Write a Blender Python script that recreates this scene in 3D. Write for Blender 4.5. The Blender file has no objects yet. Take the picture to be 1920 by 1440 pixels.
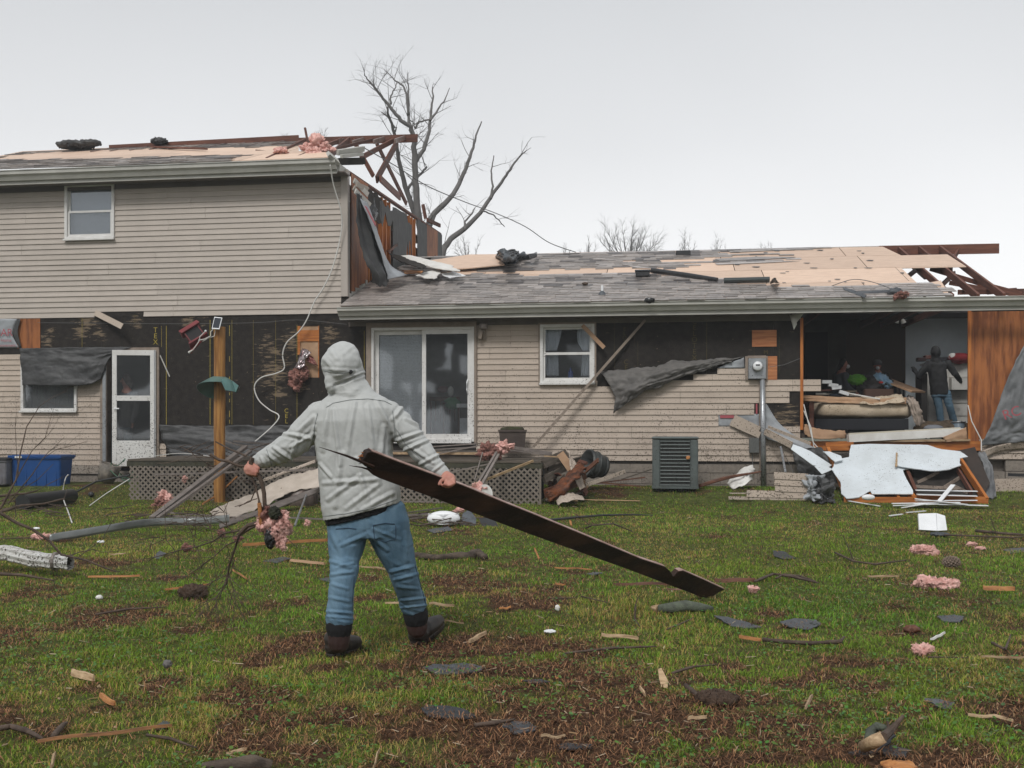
import bpy, bmesh, math, random
import numpy as np
from mathutils import Vector, Matrix, noise

C = bpy.context.scene.collection
SC = bpy.context.scene
R = math.radians
# ---------------------------------------------------------------- camera
F = 2000.0; CX = 960.0; HY = 795.0; CAMZ = 1.28      # focal length in photo pixels, horizon row, eye height
cam_d = bpy.data.cameras.new('camera'); cam = bpy.data.objects.new('camera', cam_d); C.objects.link(cam)
cam.location = (0, 0, CAMZ); cam.rotation_euler = (R(90), 0, 0)
cam_d.sensor_width = 36; cam_d.lens = F/1920*36; cam_d.shift_y = (HY-720)/1920
cam_d.clip_end = 800; cam_d.clip_start = .05
SC.camera = cam
# ---------------------------------------------------------------- sky and light (overcast, drizzle)
SUN_EL, SUN_AZ = 48, 200       # high sun behind the camera, spread by the cloud
world = bpy.data.worlds.new('World'); SC.world = world; world.use_nodes = True
wn = world.node_tree.nodes; wl = world.node_tree.links
wn.clear()
wo = wn.new('ShaderNodeOutputWorld'); wb = wn.new('ShaderNodeBackground'); wl.new(wb.outputs[0], wo.inputs[0])
sky = wn.new('ShaderNodeTexSky'); sky.sky_type = 'NISHITA'; sky.sun_disc = False
sky.sun_elevation = R(SUN_EL); sky.sun_rotation = R(SUN_AZ)
bw = wn.new('ShaderNodeHueSaturation'); bw.inputs['Saturation'].default_value = .25; wl.new(sky.outputs[0], bw.inputs['Color'])
tc = wn.new('ShaderNodeTexCoord'); sx = wn.new('ShaderNodeSeparateXYZ'); wl.new(tc.outputs['Generated'], sx.inputs[0])
rp = wn.new('ShaderNodeValToRGB'); wl.new(sx.outputs['Z'], rp.inputs[0])
e = rp.color_ramp.elements
e[0].position = 0.0; e[0].color = (9.6, 9.6, 9.6, 1)
e[1].position = 0.42; e[1].color = (5.1, 5.25, 5.45, 1)
m = e.new(.12); m.color = (9.0, 9.03, 9.07, 1)
m = e.new(.25); m.color = (6.9, 7.0, 7.15, 1)
cn = wn.new('ShaderNodeTexNoise'); cn.inputs['Scale'].default_value = 1.3; cn.inputs['Detail'].default_value = 3
wl.new(tc.outputs['Generated'], cn.inputs['Vector'])
cr = wn.new('ShaderNodeMapRange'); cr.inputs[1].default_value = .3; cr.inputs[2].default_value = .7
cr.inputs[3].default_value = .87; cr.inputs[4].default_value = 1.06; wl.new(cn.outputs[0], cr.inputs[0])
cm = wn.new('ShaderNodeMix'); cm.data_type = 'RGBA'; cm.blend_type = 'MULTIPLY'; cm.inputs[0].default_value = 1
wl.new(rp.outputs[0], cm.inputs[6]); wl.new(cr.outputs[0], cm.inputs[7])
mx = wn.new('ShaderNodeMix'); mx.data_type = 'RGBA'; mx.inputs[0].default_value = .93
wl.new(bw.outputs[0], mx.inputs[6]); wl.new(cm.outputs[2], mx.inputs[7]); wl.new(mx.outputs[2], wb.inputs['Color'])
wb.inputs['Strength'].default_value = 0.088
sd = bpy.data.lights.new('sun', 'SUN'); sun = bpy.data.objects.new('sun', sd); C.objects.link(sun)
sd.energy = 1.5; sd.angle = R(17); sd.color = (1, .985, .96)
sun.rotation_euler = (R(90-SUN_EL), 0, R(180-SUN_AZ))
SC.view_settings.view_transform = 'Standard'; SC.view_settings.look = 'None'
SC.view_settings.exposure = 0.48; SC.view_settings.gamma = 1; SC.view_settings.use_curve_mapping = False
SC.cycles.max_bounces = 6; SC.cycles.transparent_max_bounces = 12; SC.cycles.volume_bounces = 0
SC.cycles.volume_step_rate = 4

# ---------------------------------------------------------------- frames
TH = math.atan(F/13500.0); CT, ST = math.cos(TH), math.sin(TH); D0 = 19.2
HM = Matrix(((CT, ST, 0, 0), (-ST, CT, 0, D0), (0, 0, 1, 0), (0, 0, 0, 1)))   # house frame: u along facade, w into house
HMI = HM.inverted()
def P(px, py, d): return Vector(((px-CX)/F*d, d, CAMZ+(HY-py)/F*d))
def UZ(px, py, w=0.0):
    k = (px-CX)/F
    u = (k*(D0+w*CT)-w*ST)/(CT+k*ST)
    Y = D0-u*ST+w*CT
    return u, CAMZ+(HY-py)/F*Y
def U(px, w=0.0): return UZ(px, 0, w)[0]
def Z(px, py, w=0.0): return UZ(px, py, w)[1]
def HP(u, w, z): return HM @ Vector((u, w, z))
def HW(px, py, w=0.0):
    u, z = UZ(px, py, w); p = HP(u, w, z)
    return G(px, py, .03) if w < -1.5 and z < gz(p.x, p.y)-.01 else p
def PX(v): return (CX+F*v.x/v.y, HY-F*(v.z-CAMZ)/v.y)
def onplane(px, py, p0, n):
    d = Vector(((px-CX)/F, 1, (HY-py)/F)); o = Vector((0, 0, CAMZ))
    return o+d*((p0-o).dot(n)/d.dot(n))
def FLW(px, py, uf):            # point on a wall u = uf running into the house
    return onplane(px, py, HP(uf, 0, 0), HM.to_3x3() @ Vector((1, 0, 0)))
def sstep(a, b, x):
    t = min(1, max(0, (x-a)/(b-a))); return t*t*(3-2*t)
def gz(x, y):
    w = (HMI @ Vector((x, y, 0))).y
    n = noise.noise(Vector((x*.55, y*.55, 3)))*.03+noise.noise(Vector((x*2.3, y*2.3, 7)))*.008
    return .2*sstep(-2.3, -1.0, w)+n*min(1, max(.3, (18-y)/4))
def G(px, py, dz=0.0):
    d = 1.28*F/max(20, py-HY)
    for _ in range(12):
        z = gz((px-CX)/F*d, d)+dz
        d = .5*d+.5*(CAMZ-z)*F/(py-HY)
    x = (px-CX)/F*d
    return Vector((x, d, gz(x, d)+dz))

# ---------------------------------------------------------------- object helpers
MW = {}
def wm(o): return MW.get(o, Matrix.Identity(4)) if o is not None else Matrix.Identity(4)
def tag(o, label=None, cat=None, group=None, kind=None):
    if label: o['label'] = label
    if cat: o['category'] = cat
    if group: o['group'] = group
    if kind: o['kind'] = kind
    return o
def link(name, data, parent=None, M=None):
    """M: world matrix of the object"""
    o = bpy.data.objects.new(name, data); C.objects.link(o)
    M = M if M is not None else wm(parent)
    MW[o] = M.copy()
    if parent is not None:
        o.parent = parent; o.matrix_local = wm(parent).inverted() @ M
    else: o.matrix_world = M
    return o
def thing(name, label, cat, loc=(0, 0, 0), group=None, M=None, kind=None):
    M = M if M is not None else Matrix.Translation(Vector(loc))
    return tag(link(name, None, None, M), label, cat, group, kind)

def ragged(poly, nrm, rag):
    out = []; n = len(poly)
    for i in range(n):
        a, b = poly[i], poly[(i+1) % n]; L_ = (b-a).length; k = max(1, min(14, int(L_/(rag*3)))); side = (b-a).normalized().cross(nrm)
        for j in range(k):
            q_ = a.lerp(b, j/k); out.append(q_+side*(noise.noise(q_*4)*rag*1.6+noise.noise(q_*17)*rag))
    return out
class MB:
    def __init__(s, M=None): s.v = []; s.f = []; s.mi = []; s.M = M; s.m = 0
    def add(s, vs, fs):
        o = len(s.v)
        s.v += [tuple(s.M @ Vector(v)) if s.M else tuple(v) for v in vs]
        s.f += [tuple(i+o for i in f) for f in fs]; s.mi += [s.m]*len(fs); return s
    def box(s, a0, a1, b0, b1, c0, c1):
        vs = [(x, y, z) for x in (a0, a1) for y in (b0, b1) for z in (c0, c1)]
        return s.add(vs, [(0, 1, 3, 2), (4, 6, 7, 5), (0, 4, 5, 1), (2, 3, 7, 6), (0, 2, 6, 4), (1, 5, 7, 3)])
    def beam(s, p, q, a, b, up=(0, 0, 1), twist=0.0):
        p, q = Vector(p), Vector(q); d = (q-p).normalized(); u = Vector(up)
        if abs(d.dot(u)) > .98: u = Vector((0, 1, 0))
        x = d.cross(u).normalized(); y = x.cross(d)
        if twist: 
            rt = Matrix.Rotation(twist, 3, d); x = rt @ x; y = rt @ y
        vs = []
        for c in (p, q):
            for (i, j) in ((-1, -1), (1, -1), (1, 1), (-1, 1)): vs.append(c+x*i*a/2+y*j*b/2)
        return s.add(vs, [(3, 2, 1, 0), (4, 5, 6, 7), (0, 1, 5, 4), (1, 2, 6, 5), (2, 3, 7, 6), (3, 0, 4, 7)])
    def tube(s, pts, rad, n=8, cap=True, flat=1.0):
        pts = [Vector(p) for p in pts]; k = len(pts)
        if not hasattr(rad, '__len__'): rad = [rad]*k
        ref = None; vs = []
        for i, p in enumerate(pts):
            t = (pts[min(i+1, k-1)]-pts[max(i-1, 0)]).normalized()
            if ref is None:
                ref = Vector((0, 0, 1)) if abs(t.z) < .9 else Vector((1, 0, 0))
            x = t.cross(ref)
            if x.length < 1e-4: x = t.orthogonal()
            x.normalize(); y = x.cross(t).normalized(); ref = y if False else ref
            r = rad[i]
            for j in range(n):
                a = 2*math.pi*j/n
                vs.append(p+x*math.cos(a)*r+y*math.sin(a)*r*flat)
        fs = []
        for i in range(k-1):
            for j in range(n):
                a = i*n+j; b = i*n+(j+1) % n
                fs.append((a, b, b+n, a+n))
        if cap:
            fs.append(tuple(range(n-1, -1, -1))); fs.append(tuple((k-1)*n+j for j in range(n)))
        return s.add(vs, fs)
    def lathe(s, prof, M, n=24, a0=0, a1=2*math.pi, cap=True):
        full = abs(a1-a0-2*math.pi) < 1e-4; m_ = n if full else n+1
        vs = []
        for (r, z) in prof:
            for j in range(m_):
                a = a0+(a1-a0)*j/n; vs.append(M @ Vector((r*math.cos(a), r*math.sin(a), z)))
        fs = []
        for i in range(len(prof)-1):
            for j in range(n):
                b = (j+1) % m_ if full else j+1
                fs.append((i*m_+j, i*m_+b, (i+1)*m_+b, (i+1)*m_+j))
        return s.add(vs, fs)
    def slab(s, poly, nrm, t, rag=0):
        """poly: world points roughly in a plane; thickness t along -nrm (behind)"""
        nrm = Vector(nrm).normalized(); poly = [Vector(p) for p in poly]
        if rag: poly = ragged(poly, nrm, rag)
            
        a = Vector((0, 0, 0)); n = len(poly)
        for i in range(n): a += (poly[i]-poly[0]).cross(poly[(i+1) % n]-poly[0])
        if a.dot(nrm) < 0: poly = poly[::-1]
        vs = poly+[p-nrm*t for p in poly]
        fs = [tuple(range(n)), tuple(range(2*n-1, n-1, -1))]+[(i, i+n, (i+1) % n+n, (i+1) % n) for i in range(n)]
        return s.add(vs, fs)
    def ell(s, c, r, n=12, M=None):
        vs = []; c = Vector(c)
        for i in range(n+1):
            ph = math.pi*i/n
            for j in range(2*n):
                a = math.pi*j/n
                v = Vector((math.sin(ph)*math.cos(a)*r[0], math.sin(ph)*math.sin(a)*r[1], math.cos(ph)*r[2]))
                if M: v = M @ v
                vs.append(c+v)
        fs = []
        for i in range(n):
            for j in range(2*n):
                b = (j+1) % (2*n); fs.append((i*2*n+j, (i+1)*2*n+j, (i+1)*2*n+b, i*2*n+b))
        return s.add(vs, fs)
    def mesh(s, name, mats, inv=None):
        me = bpy.data.meshes.new(name)
        vs = s.v if inv is None else [tuple(inv @ Vector(v)) for v in s.v]
        me.from_pydata(vs, [], s.f); 
        for m in (mats if isinstance(mats, (list, tuple)) else [mats]): me.materials.append(m)
        if any(s.mi): me.polygons.foreach_set('material_index', s.mi)
        me.update(); return me
    def build(s, name, mats, parent=None, smooth=False, origin=None, label=None, cat=None, group=None, kind=None, bevel=0, solid=0):
        M = wm(parent) if origin is None else (origin if isinstance(origin, Matrix) else Matrix.Translation(Vector(origin)))
        me = s.mesh(name, mats, M.inverted())
        if smooth: me.polygons.foreach_set('use_smooth', [True]*len(me.polygons))
        o = link(name, me, parent, M)
        if smooth == 'auto':
            pass
        if solid:
            md = o.modifiers.new('thick', 'SOLIDIFY'); md.thickness = solid; md.offset = 0
        if bevel:
            md = o.modifiers.new('edge', 'BEVEL'); md.width = bevel; md.segments = 1; md.limit_method = 'ANGLE'
        return tag(o, label, cat, group, kind)
def beamo(name, p, q, a, b, mat, parent=None, up=(0, 0, 1), twist=0, taper=None, **kw):
    """one board or stick as its own object, local X along its length"""
    p, q = Vector(p), Vector(q); d = q-p; L = d.length; d.normalize(); u = Vector(up)
    if abs(d.dot(u)) > .98: u = Vector((0, 1, 0))
    y = u.cross(d).normalized(); z = d.cross(y)
    M = Matrix((( d.x, y.x, z.x, p.x), (d.y, y.y, z.y, p.y), (d.z, y.z, z.z, p.z), (0, 0, 0, 1)))
    if twist: M = M @ Matrix.Rotation(twist, 4, 'X')
    mb = MB(M)
    mb.box(0, L, -a/2, a/2, -b/2, b/2)
    return mb.build(name, mat, parent, origin=M, **kw)
def text_mesh(name, body, size, M, mat, parent, align='CENTER', sx=1.0, linesp=.85):
    cu = bpy.data.curves.new(name, 'FONT'); cu.body = body; cu.size = size; cu.align_x = align; cu.space_line = linesp
    o = bpy.data.objects.new(name, cu); C.objects.link(o)
    me = bpy.data.meshes.new_from_object(o.evaluated_get(bpy.context.evaluated_depsgraph_get()))
    bpy.data.objects.remove(o); bpy.data.curves.remove(cu)
    me.name = name; me.materials.clear(); me.materials.append(mat)
    return link(name, me, parent, M @ Matrix.Diagonal((sx, 1, 1, 1)))
# wall text frame: x along u, y up, facing the camera
def wallM(px, py, w, rot=0):
    p = HW(px, py, w)
    M = Matrix(((CT, 0, ST*-1, p.x), (-ST, 0, -CT, p.y), (0, 1, 0, p.z), (0, 0, 0, 1)))
    return M @ Matrix.Rotation(rot, 4, 'Z')

def grid_sheet(rows, nu, nv, amp=.02, freq=3, seed=0, mat=None, name='sheet', parent=None, solid=.004, aniso=(1, 1), ragged=0, **kw):
    """rows: control rows of world points (each the same length); smooth interpolation to nu x nv"""
    rr = len(rows); cc = len(rows[0])
    def cr(a, b, c, d, t):
        return .5*((2*b)+(c-a)*t+(2*a-5*b+4*c-d)*t*t+(3*b-a-3*c+d)*t**3)
    def samp(seq, t):
        n = len(seq)-1; x = t*n; i = min(int(x), n-1); f = x-i
        g = lambda k: seq[min(max(k, 0), n)]
        a = g(i-1) if i > 0 else g(0)*2-g(1)
        d = g(i+2) if i+2 <= n else g(n)*2-g(n-1)
        return cr(a, g(i), g(i+1), d, f)
    fine = [[samp([Vector(p) for p in r], j/nu) for j in range(nu+1)] for r in rows]
    pts = [[samp([fine[a][j] for a in range(rr)], i/nv) for j in range(nu+1)] for i in range(nv+1)]
    vs = []
    for i in range(nv+1):
        for j in range(nu+1):
            p = pts[i][j]
            du = pts[i][min(j+1, nu)]-pts[i][max(j-1, 0)]; dv = pts[min(i+1, nv)][j]-pts[max(i-1, 0)][j]
            n = du.cross(dv)
            if n.length > 1e-9: n.normalize()
            q = Vector((j/nu*freq*aniso[0], i/nv*freq*aniso[1], seed*3.7))
            h = noise.noise(q)+.5*(1-2*abs(noise.noise(q*2.1+Vector((5, 1, 2)))))+.25*noise.noise(q*5)
            off = n*h*amp
            if ragged and (i in (0, nv) or j in (0, nu)):
                off += Vector((noise.noise(q*6+Vector((9, 0, 0))), 0, noise.noise(q*6)))*ragged
            vs.append(p+off)
    fs = [(i*(nu+1)+j, i*(nu+1)+j+1, (i+1)*(nu+1)+j+1, (i+1)*(nu+1)+j) for i in range(nv) for j in range(nu)]
    return MB().add(vs, fs).build(name, mat, parent, smooth=True, solid=solid, **kw)

def lump(name, c, r, mat, parent=None, seed=0, sub=4, amp=.45, freq=1.6, rot=None, **kw):
    wd = Vector((seed*.37, seed*.91, 1)); wool = mat.name in ('pink_insulation', 'wet_brown_insulation')
    if wool: sub = 5 if max(r) > .08 else 4; freq *= 1.3; amp *= 1.0
    """crumpled fluffy lump, radius vector r, world centre c"""
    bm = bmesh.new(); bmesh.ops.create_icosphere(bm, subdivisions=sub, radius=1)
    c = Vector(c); rng = Vector((seed*1.3, seed*2.1, seed*.7))
    for v in bm.verts:
        p = v.co.normalized(); rm = .55*min(r)+.45*(r[0]+r[1]+r[2])/3; pr = Vector((p.x*r[0], p.y*r[1], p.z*r[2])); q = pr/rm*freq*.75+rng
        h = (noise.noise(q*1.7)*.8 if wool else (1-2*abs(noise.noise(q)))*.6)+noise.noise(q*2.3)*.5+(1-2*abs(noise.noise(q*4.6)))*.2+noise.noise(q*11)*.12
        if wool: h += ridge3(q*4.5)*.13+noise.noise(q*9)*.16+noise.noise(p*1.1+wd)*1.6+noise.noise(p*2.0+wd)*.9-.1
        v.co = pr+Vector((p.x/r[0], p.y/r[1], p.z/r[2])).normalized()*rm*max(-.8, amp*h)
        v.co += Vector((noise.noise(q*3), noise.noise(q*3+Vector((7, 7, 7))), noise.noise(q*3+Vector((3, 9, 1)))*.6))*amp*.5*rm
    vs = [v.co.copy() for v in bm.verts]
    fs = [tuple(l.vert.index for l in f.loops) for f in bm.faces]; bm.free()
    if rot: vs = [rot @ v for v in vs]
    mb = MB().add([v+c for v in vs], fs)
    if wool or mat.name == 'root_clump':       # loose fibres standing off the wool
        rs = random.Random(seed+5); R3 = max(r)
        for i in range(int(300+3200*R3)):
            v = vs[rs.randrange(len(vs))]; d = (v.normalized()+Vector((rs.uniform(-1, 1), rs.uniform(-1, 1), rs.uniform(-1.3, .7)))*.9).normalized(); l = rs.uniform(.1, .35)*R3**.5*.2
            s = d.orthogonal().normalized()*rs.uniform(.0008, .0022); p = v*.97+c; b = p+d*l*.55+Vector((rs.uniform(-1, 1), rs.uniform(-1, 1), rs.uniform(-1, 1)))*l*.2
            mb.add([p-s, p+s, b+s, b-s, p+d*l+Vector((0, 0, -l*.3))], [(0, 1, 2, 3), (3, 2, 4)])
    return mb.build(name, mat, parent, smooth=True, **kw)
def ridge3(q): return (1-2*abs(noise.noise(q)))*(.5+noise.noise(q*.4))

# ---------------------------------------------------------------- materials
_mc = {}
def mat(name, col, col2=None, scale=5, stretch=(1, 1, 1), detail=5, rough=.7, spec=.3, bump=0, bscale=None, bstretch=None,
        mud=0, mudcol=(.035, .022, .014), rnd=0, coords='Object', metal=0, lo=.35, hi=.65, wave=None, wdir='X', mudfn=None, trans=0, sss=0, rlo=None):
    if name in _mc: return _mc[name]
    m = bpy.data.materials.new(name); _mc[name] = m; m.use_nodes = True
    nt = m.node_tree; N = nt.nodes; L = nt.links
    b = N['Principled BSDF']; b.inputs['Roughness'].default_value = rough; b.inputs['Metallic'].default_value = metal
    b.inputs['Specular IOR Level'].default_value = spec
    t = N.new('ShaderNodeTexCoord'); mp = N.new('ShaderNodeMapping'); mp.inputs['Scale'].default_value = stretch
    L.new(t.outputs[coords], mp.inputs[0])
    def nz(sc, det=detail, vec=None, rg=.6):
        n = N.new('ShaderNodeTexNoise'); n.inputs['Scale'].default_value = sc; n.inputs['Detail'].default_value = det
        n.inputs['Roughness'].default_value = rg
        L.new(vec if vec else mp.outputs[0], n.inputs['Vector']); return n.outputs[0]
    def mr(inp, a, b_, c=0, d=1):
        n = N.new('ShaderNodeMapRange'); n.inputs[1].default_value = a; n.inputs[2].default_value = b_
        n.inputs[3].default_value = c; n.inputs[4].default_value = d; L.new(inp, n.inputs[0]); return n.outputs[0]
    def mixc(fac, A, B, bt='MIX'):
        n = N.new('ShaderNodeMix'); n.data_type = 'RGBA'; n.blend_type = bt
        for k, v in ((0, fac), (6, A), (7, B)):
            if hasattr(v, 'is_output') or isinstance(v, bpy.types.NodeSocket): L.new(v, n.inputs[k])
            elif isinstance(v, (int, float)): n.inputs[k].default_value = v
            else: n.inputs[k].default_value = (*v, 1)
        return n.outputs[2]
    def mth(op, a, b_=None):
        n = N.new('ShaderNodeMath'); n.operation = op
        for k, v in ((0, a), (1, b_)):
            if v is None: continue
            if isinstance(v, bpy.types.NodeSocket): L.new(v, n.inputs[k])
            else: n.inputs[k].default_value = v
        return n.outputs[0]
    src = nz(scale)
    if wave:
        w = N.new('ShaderNodeTexWave'); w.inputs['Scale'].default_value = wave[0]; w.inputs['Distortion'].default_value = wave[1]
        w.inputs['Detail'].default_value = 3; w.inputs['Detail Scale'].default_value = wave[2]; w.wave_type = 'RINGS' if len(wave) > 3 else 'BANDS'
        if len(wave) <= 3: w.bands_direction = wdir
        L.new(mp.outputs[0], w.inputs['Vector'])
        src = mth('ADD', mth('MULTIPLY', src, .55), mth('MULTIPLY', w.outputs['Fac'], .45))
    c = None
    if col2 is not None: c = mixc(mr(src, lo, hi), col, col2)
    else: c = mixc(0, col, col)
    if rnd:
        oi = N.new('ShaderNodeObjectInfo')
        c = mixc(1.0, c, mr(oi.outputs['Random'], 0, 1, 1-rnd, 1+rnd), 'MULTIPLY')
    rsock = None
    if mud:
        g = N.new('ShaderNodeNewGeometry'); sp = N.new('ShaderNodeSeparateXYZ'); L.new(g.outputs['Position'], sp.inputs[0])
        n1 = nz(38, 3, g.outputs['Position'], .75); n2 = nz(2.1, 3, g.outputs['Position'])
        hgt = mr(sp.outputs['Z'], .5, 3.0, .10, 0.0) if mudfn is None else mr(sp.outputs['Z'], *mudfn)
        th = mth('ADD', mth('ADD', n1, mth('MULTIPLY', n2, .22)), hgt)
        fac = mr(th, .867-mud*.09, .892-mud*.09)
        c = mixc(mth('MULTIPLY', fac, .92), c, mudcol)
        # faint grime film
        fl = mr(mth('ADD', nz(1.1, 5, g.outputs['Position']), hgt), .55, .9, 0, .3)
        c = mixc(fl, c, tuple(.35*a+.4*x for a, x in zip(col, (.17, .13, .09))))
    L.new(c, b.inputs['Base Color'])
    if bump:
        mp2 = N.new('ShaderNodeMapping'); mp2.inputs['Scale'].default_value = bstretch or stretch; L.new(t.outputs[coords], mp2.inputs[0])
        bn = N.new('ShaderNodeBump'); bn.inputs['Strength'].default_value = min(1, bump); bn.inputs['Distance'].default_value = .01*max(1, bump)
        L.new(nz(bscale or scale*4, 6, mp2.outputs[0]), bn.inputs['Height']); L.new(bn.outputs[0], b.inputs['Normal'])
    if rlo is not None:
        L.new(mr(nz(scale*1.7), .35, .65, rlo, rough), b.inputs['Roughness'])
    if sss: b.inputs['Subsurface Weight'].default_value = sss; b.inputs['Subsurface Radius'].default_value = (.01, .005, .003)
    return m
def glass(name, tint=(.95, .96, .97), alpha=.35, rough=.03, streak=.0):
    """window glass: mirror-like sheen over a see-through body, dusted with dried drops"""
    m = bpy.data.materials.new(name); m.use_nodes = True; N = m.node_tree.nodes; L = m.node_tree.links
    N.clear(); o = N.new('ShaderNodeOutputMaterial'); tr = N.new('ShaderNodeBsdfTransparent'); tr.inputs[0].default_value = (*tint, 1)
    gl = N.new('ShaderNodeBsdfGlossy'); gl.inputs['Roughness'].default_value = rough; gl.inputs[0].default_value = (.9, .95, 1, 1)
    df = N.new('ShaderNodeBsdfDiffuse'); df.inputs[0].default_value = (.42, .44, .45, 1)
    fr = N.new('ShaderNodeFresnel'); fr.inputs[0].default_value = 1.5
    a = N.new('ShaderNodeMath'); a.operation = 'ADD'; a.inputs[1].default_value = alpha; L.new(fr.outputs[0], a.inputs[0])
    mx = N.new('ShaderNodeMixShader'); L.new(a.outputs[0], mx.inputs[0]); L.new(tr.outputs[0], mx.inputs[1]); L.new(gl.outputs[0], mx.inputs[2])
    g = N.new('ShaderNodeNewGeometry'); n = N.new('ShaderNodeTexNoise'); n.inputs['Scale'].default_value = 60; n.inputs['Detail'].default_value = 4
    L.new(g.outputs['Position'], n.inputs[0]); mr = N.new('ShaderNodeMapRange'); mr.inputs[1].default_value = .55; mr.inputs[2].default_value = .75
    mr.inputs[3].default_value = streak*.4; mr.inputs[4].default_value = .12+streak; L.new(n.outputs[0], mr.inputs[0])
    m2 = N.new('ShaderNodeMixShader'); L.new(mr.outputs[0], m2.inputs[0]); L.new(mx.outputs[0], m2.inputs[1]); L.new(df.outputs[0], m2.inputs[2])
    L.new(m2.outputs[0], o.inputs[0]); return m

M_SIDE = mat('vinyl_siding', (.475, .395, .325), (.43, .355, .29), scale=3, rough=.55, mud=1.0, rnd=.05, bump=.15, bscale=60)
M_SIDEUP = mat('vinyl_siding_upper', (.46, .405, .355), (.42, .37, .325), scale=3, rough=.55, mud=.55, rnd=.04, bump=.15, bscale=60, mudfn=(3.0, 6.5, .05, -.12))
M_SHEATH = mat('fibre_sheathing', (.024, .021, .019), (.038, .033, .029), scale=9, rough=.85, bump=.4, bscale=70, spec=.2, rnd=.1)
M_PLY = mat('weathered_plywood', (.36, .13, .042), (.17, .055, .02), scale=1.6, stretch=(7, 7, .8), rough=.6, bump=.3, bscale=14, lo=.42, hi=.6, rnd=.12)
M_PLYH = mat('weathered_plywood_flat', (.50, .21, .09), (.33, .12, .05), scale=3, stretch=(.8, 4, 9), rough=.65, bump=.3, bscale=14, rnd=.12)
M_STUD = mat('orange_stud_wood', (.52, .19, .045), (.33, .10, .025), scale=4, stretch=(.6, 8, 8), rough=.55, rnd=.15, bump=.2)
M_RAFT = mat('wet_red_brown_timber', (.16, .065, .042), (.085, .036, .026), scale=4, stretch=(.6, 7, 7), rough=.6, spec=.2, rnd=.22, bump=.2)
M_OSB = mat('pale_roof_board', (.74, .55, .42), (.54, .38, .28), scale=5, stretch=(.7, 5, 5), rough=.5, rnd=.13, bump=.2, coords='Object', lo=.3, hi=.75)
M_SHING = mat('wet_grey_shingle', (.37, .33, .305), (.24, .215, .20), scale=8, rough=.30, spec=.6, rnd=.3, bump=.35, bscale=160)
M_SCRAP = mat('dark_shingle_scrap', (.075, .085, .095), (.045, .05, .058), scale=14, rough=.38, spec=.5, rnd=.2, bump=.5, bscale=220)
M_GUT = mat('painted_gutter', (.50, .49, .45), (.40, .39, .355), scale=2, stretch=(1, 1, 1), rough=.45, rnd=.04, mud=.35, mudfn=(2, 6, 0, 0))
M_FRAME = mat('dirty_white_vinyl', (.70, .69, .67), (.62, .605, .58), scale=6, rough=.5, mud=1.35, mudfn=(.8, 4.5, .06, -.12))
M_TRIM = mat('tan_brown_trim', (.30, .245, .20), (.22, .175, .14), scale=7, rough=.6, mud=.8)
M_SOFF = mat('soffit_brown', (.17, .145, .125), (.13, .11, .095), scale=4, rough=.7)
M_FELT = mat('black_building_felt', (.030, .030, .031), (.066, .066, .066), scale=3.4, rough=.5, spec=.35, bump=1, bscale=11)
M_WRAP = mat('grey_house_wrap', (.36, .38, .40), (.25, .26, .275), scale=4, rough=.45, bump=.6, bscale=9)
M_RED = mat('faded_red_print', (.36, .085, .10), rough=.6)
M_YEL = mat('yellow_print', (.42, .33, .05), (.24, .19, .04), scale=30, rough=.7)
M_BLOCK = mat('concrete_block', (.26, .225, .19), (.19, .165, .14), scale=14, rough=.85, mud=.9, bump=.5, bscale=60, rnd=.08, mudfn=(.1, .9, .1, 0))
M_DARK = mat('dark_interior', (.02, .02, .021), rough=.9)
M_PINK = mat('pink_insulation', (.82, .52, .46), (.55, .29, .25), scale=14, rough=.95, bump=1.2, bscale=40, spec=.1)
M_PINKD = mat('wet_brown_insulation', (.34, .17, .14), (.18, .09, .075), scale=10, rough=.95, bump=1.2, bscale=45, spec=.1)
M_BARK = mat('tree_bark', (.125, .095, .072), (.045, .034, .027), scale=22, stretch=(.35, 1, 1), rough=.85, bump=1, bscale=60)
M_TWIG = mat('twig_bark', (.115, .082, .062), (.055, .038, .029), scale=12, rough=.8, bump=.3)
M_WOODP = mat('fresh_split_wood', (.50, .36, .22), (.28, .18, .10), scale=12, stretch=(1, 6, 6), rough=.65, rnd=.2, bump=.3)
M_ORANGE = mat('orange_split_wood', (.50, .23, .08), (.28, .11, .04), scale=9, stretch=(1, 6, 6), rough=.6, rnd=.2, bump=.3)
M_BROWNW = mat('soaked_brown_plank', (.15, .062, .035), (.075, .032, .02), scale=5, stretch=(1, 7, 7), rough=.5, rnd=.2)
M_TREAT = mat('yellow_pine_post', (.42, .21, .06), (.20, .085, .025), scale=3.5, stretch=(7, 7, .45), rough=.55, bump=.35, bscale=12)
M_LAT = mat('grey_brown_lattice', (.215, .185, .155), (.165, .14, .115), scale=6, rough=.65, rnd=.07, mud=.5)
M_DECKW = mat('weathered_deck_board', (.13, .105, .085), (.075, .065, .05), scale=5, stretch=(.6, 6, 6), rough=.7, rnd=.2, bump=.3)
M_METAL = mat('galvanised_metal', (.42, .44, .46), (.33, .345, .36), scale=8, rough=.38, metal=.55, mud=.9)
M_RAIL = mat('brown_metal_rail', (.25, .215, .195), (.17, .145, .13), scale=8, rough=.45, metal=.2, rnd=.15)
M_WHITE = mat('white_plastic', (.80, .81, .82), (.72, .73, .74), scale=5, rough=.4, rnd=.03)
M_DRYW = mat('pale_blue_drywall', (.66, .71, .745), (.58, .62, .64), scale=3, rough=.6, mud=1.0, mudfn=(0, 1, .02, .02))
M_GYP = mat('gypsum_white', (.74, .73, .70), (.62, .60, .56), scale=4, rough=.8)
M_KRAFT = mat('brown_board_back', (.45, .29, .18), (.33, .20, .12), scale=4, rough=.8, rnd=.05)
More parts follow.
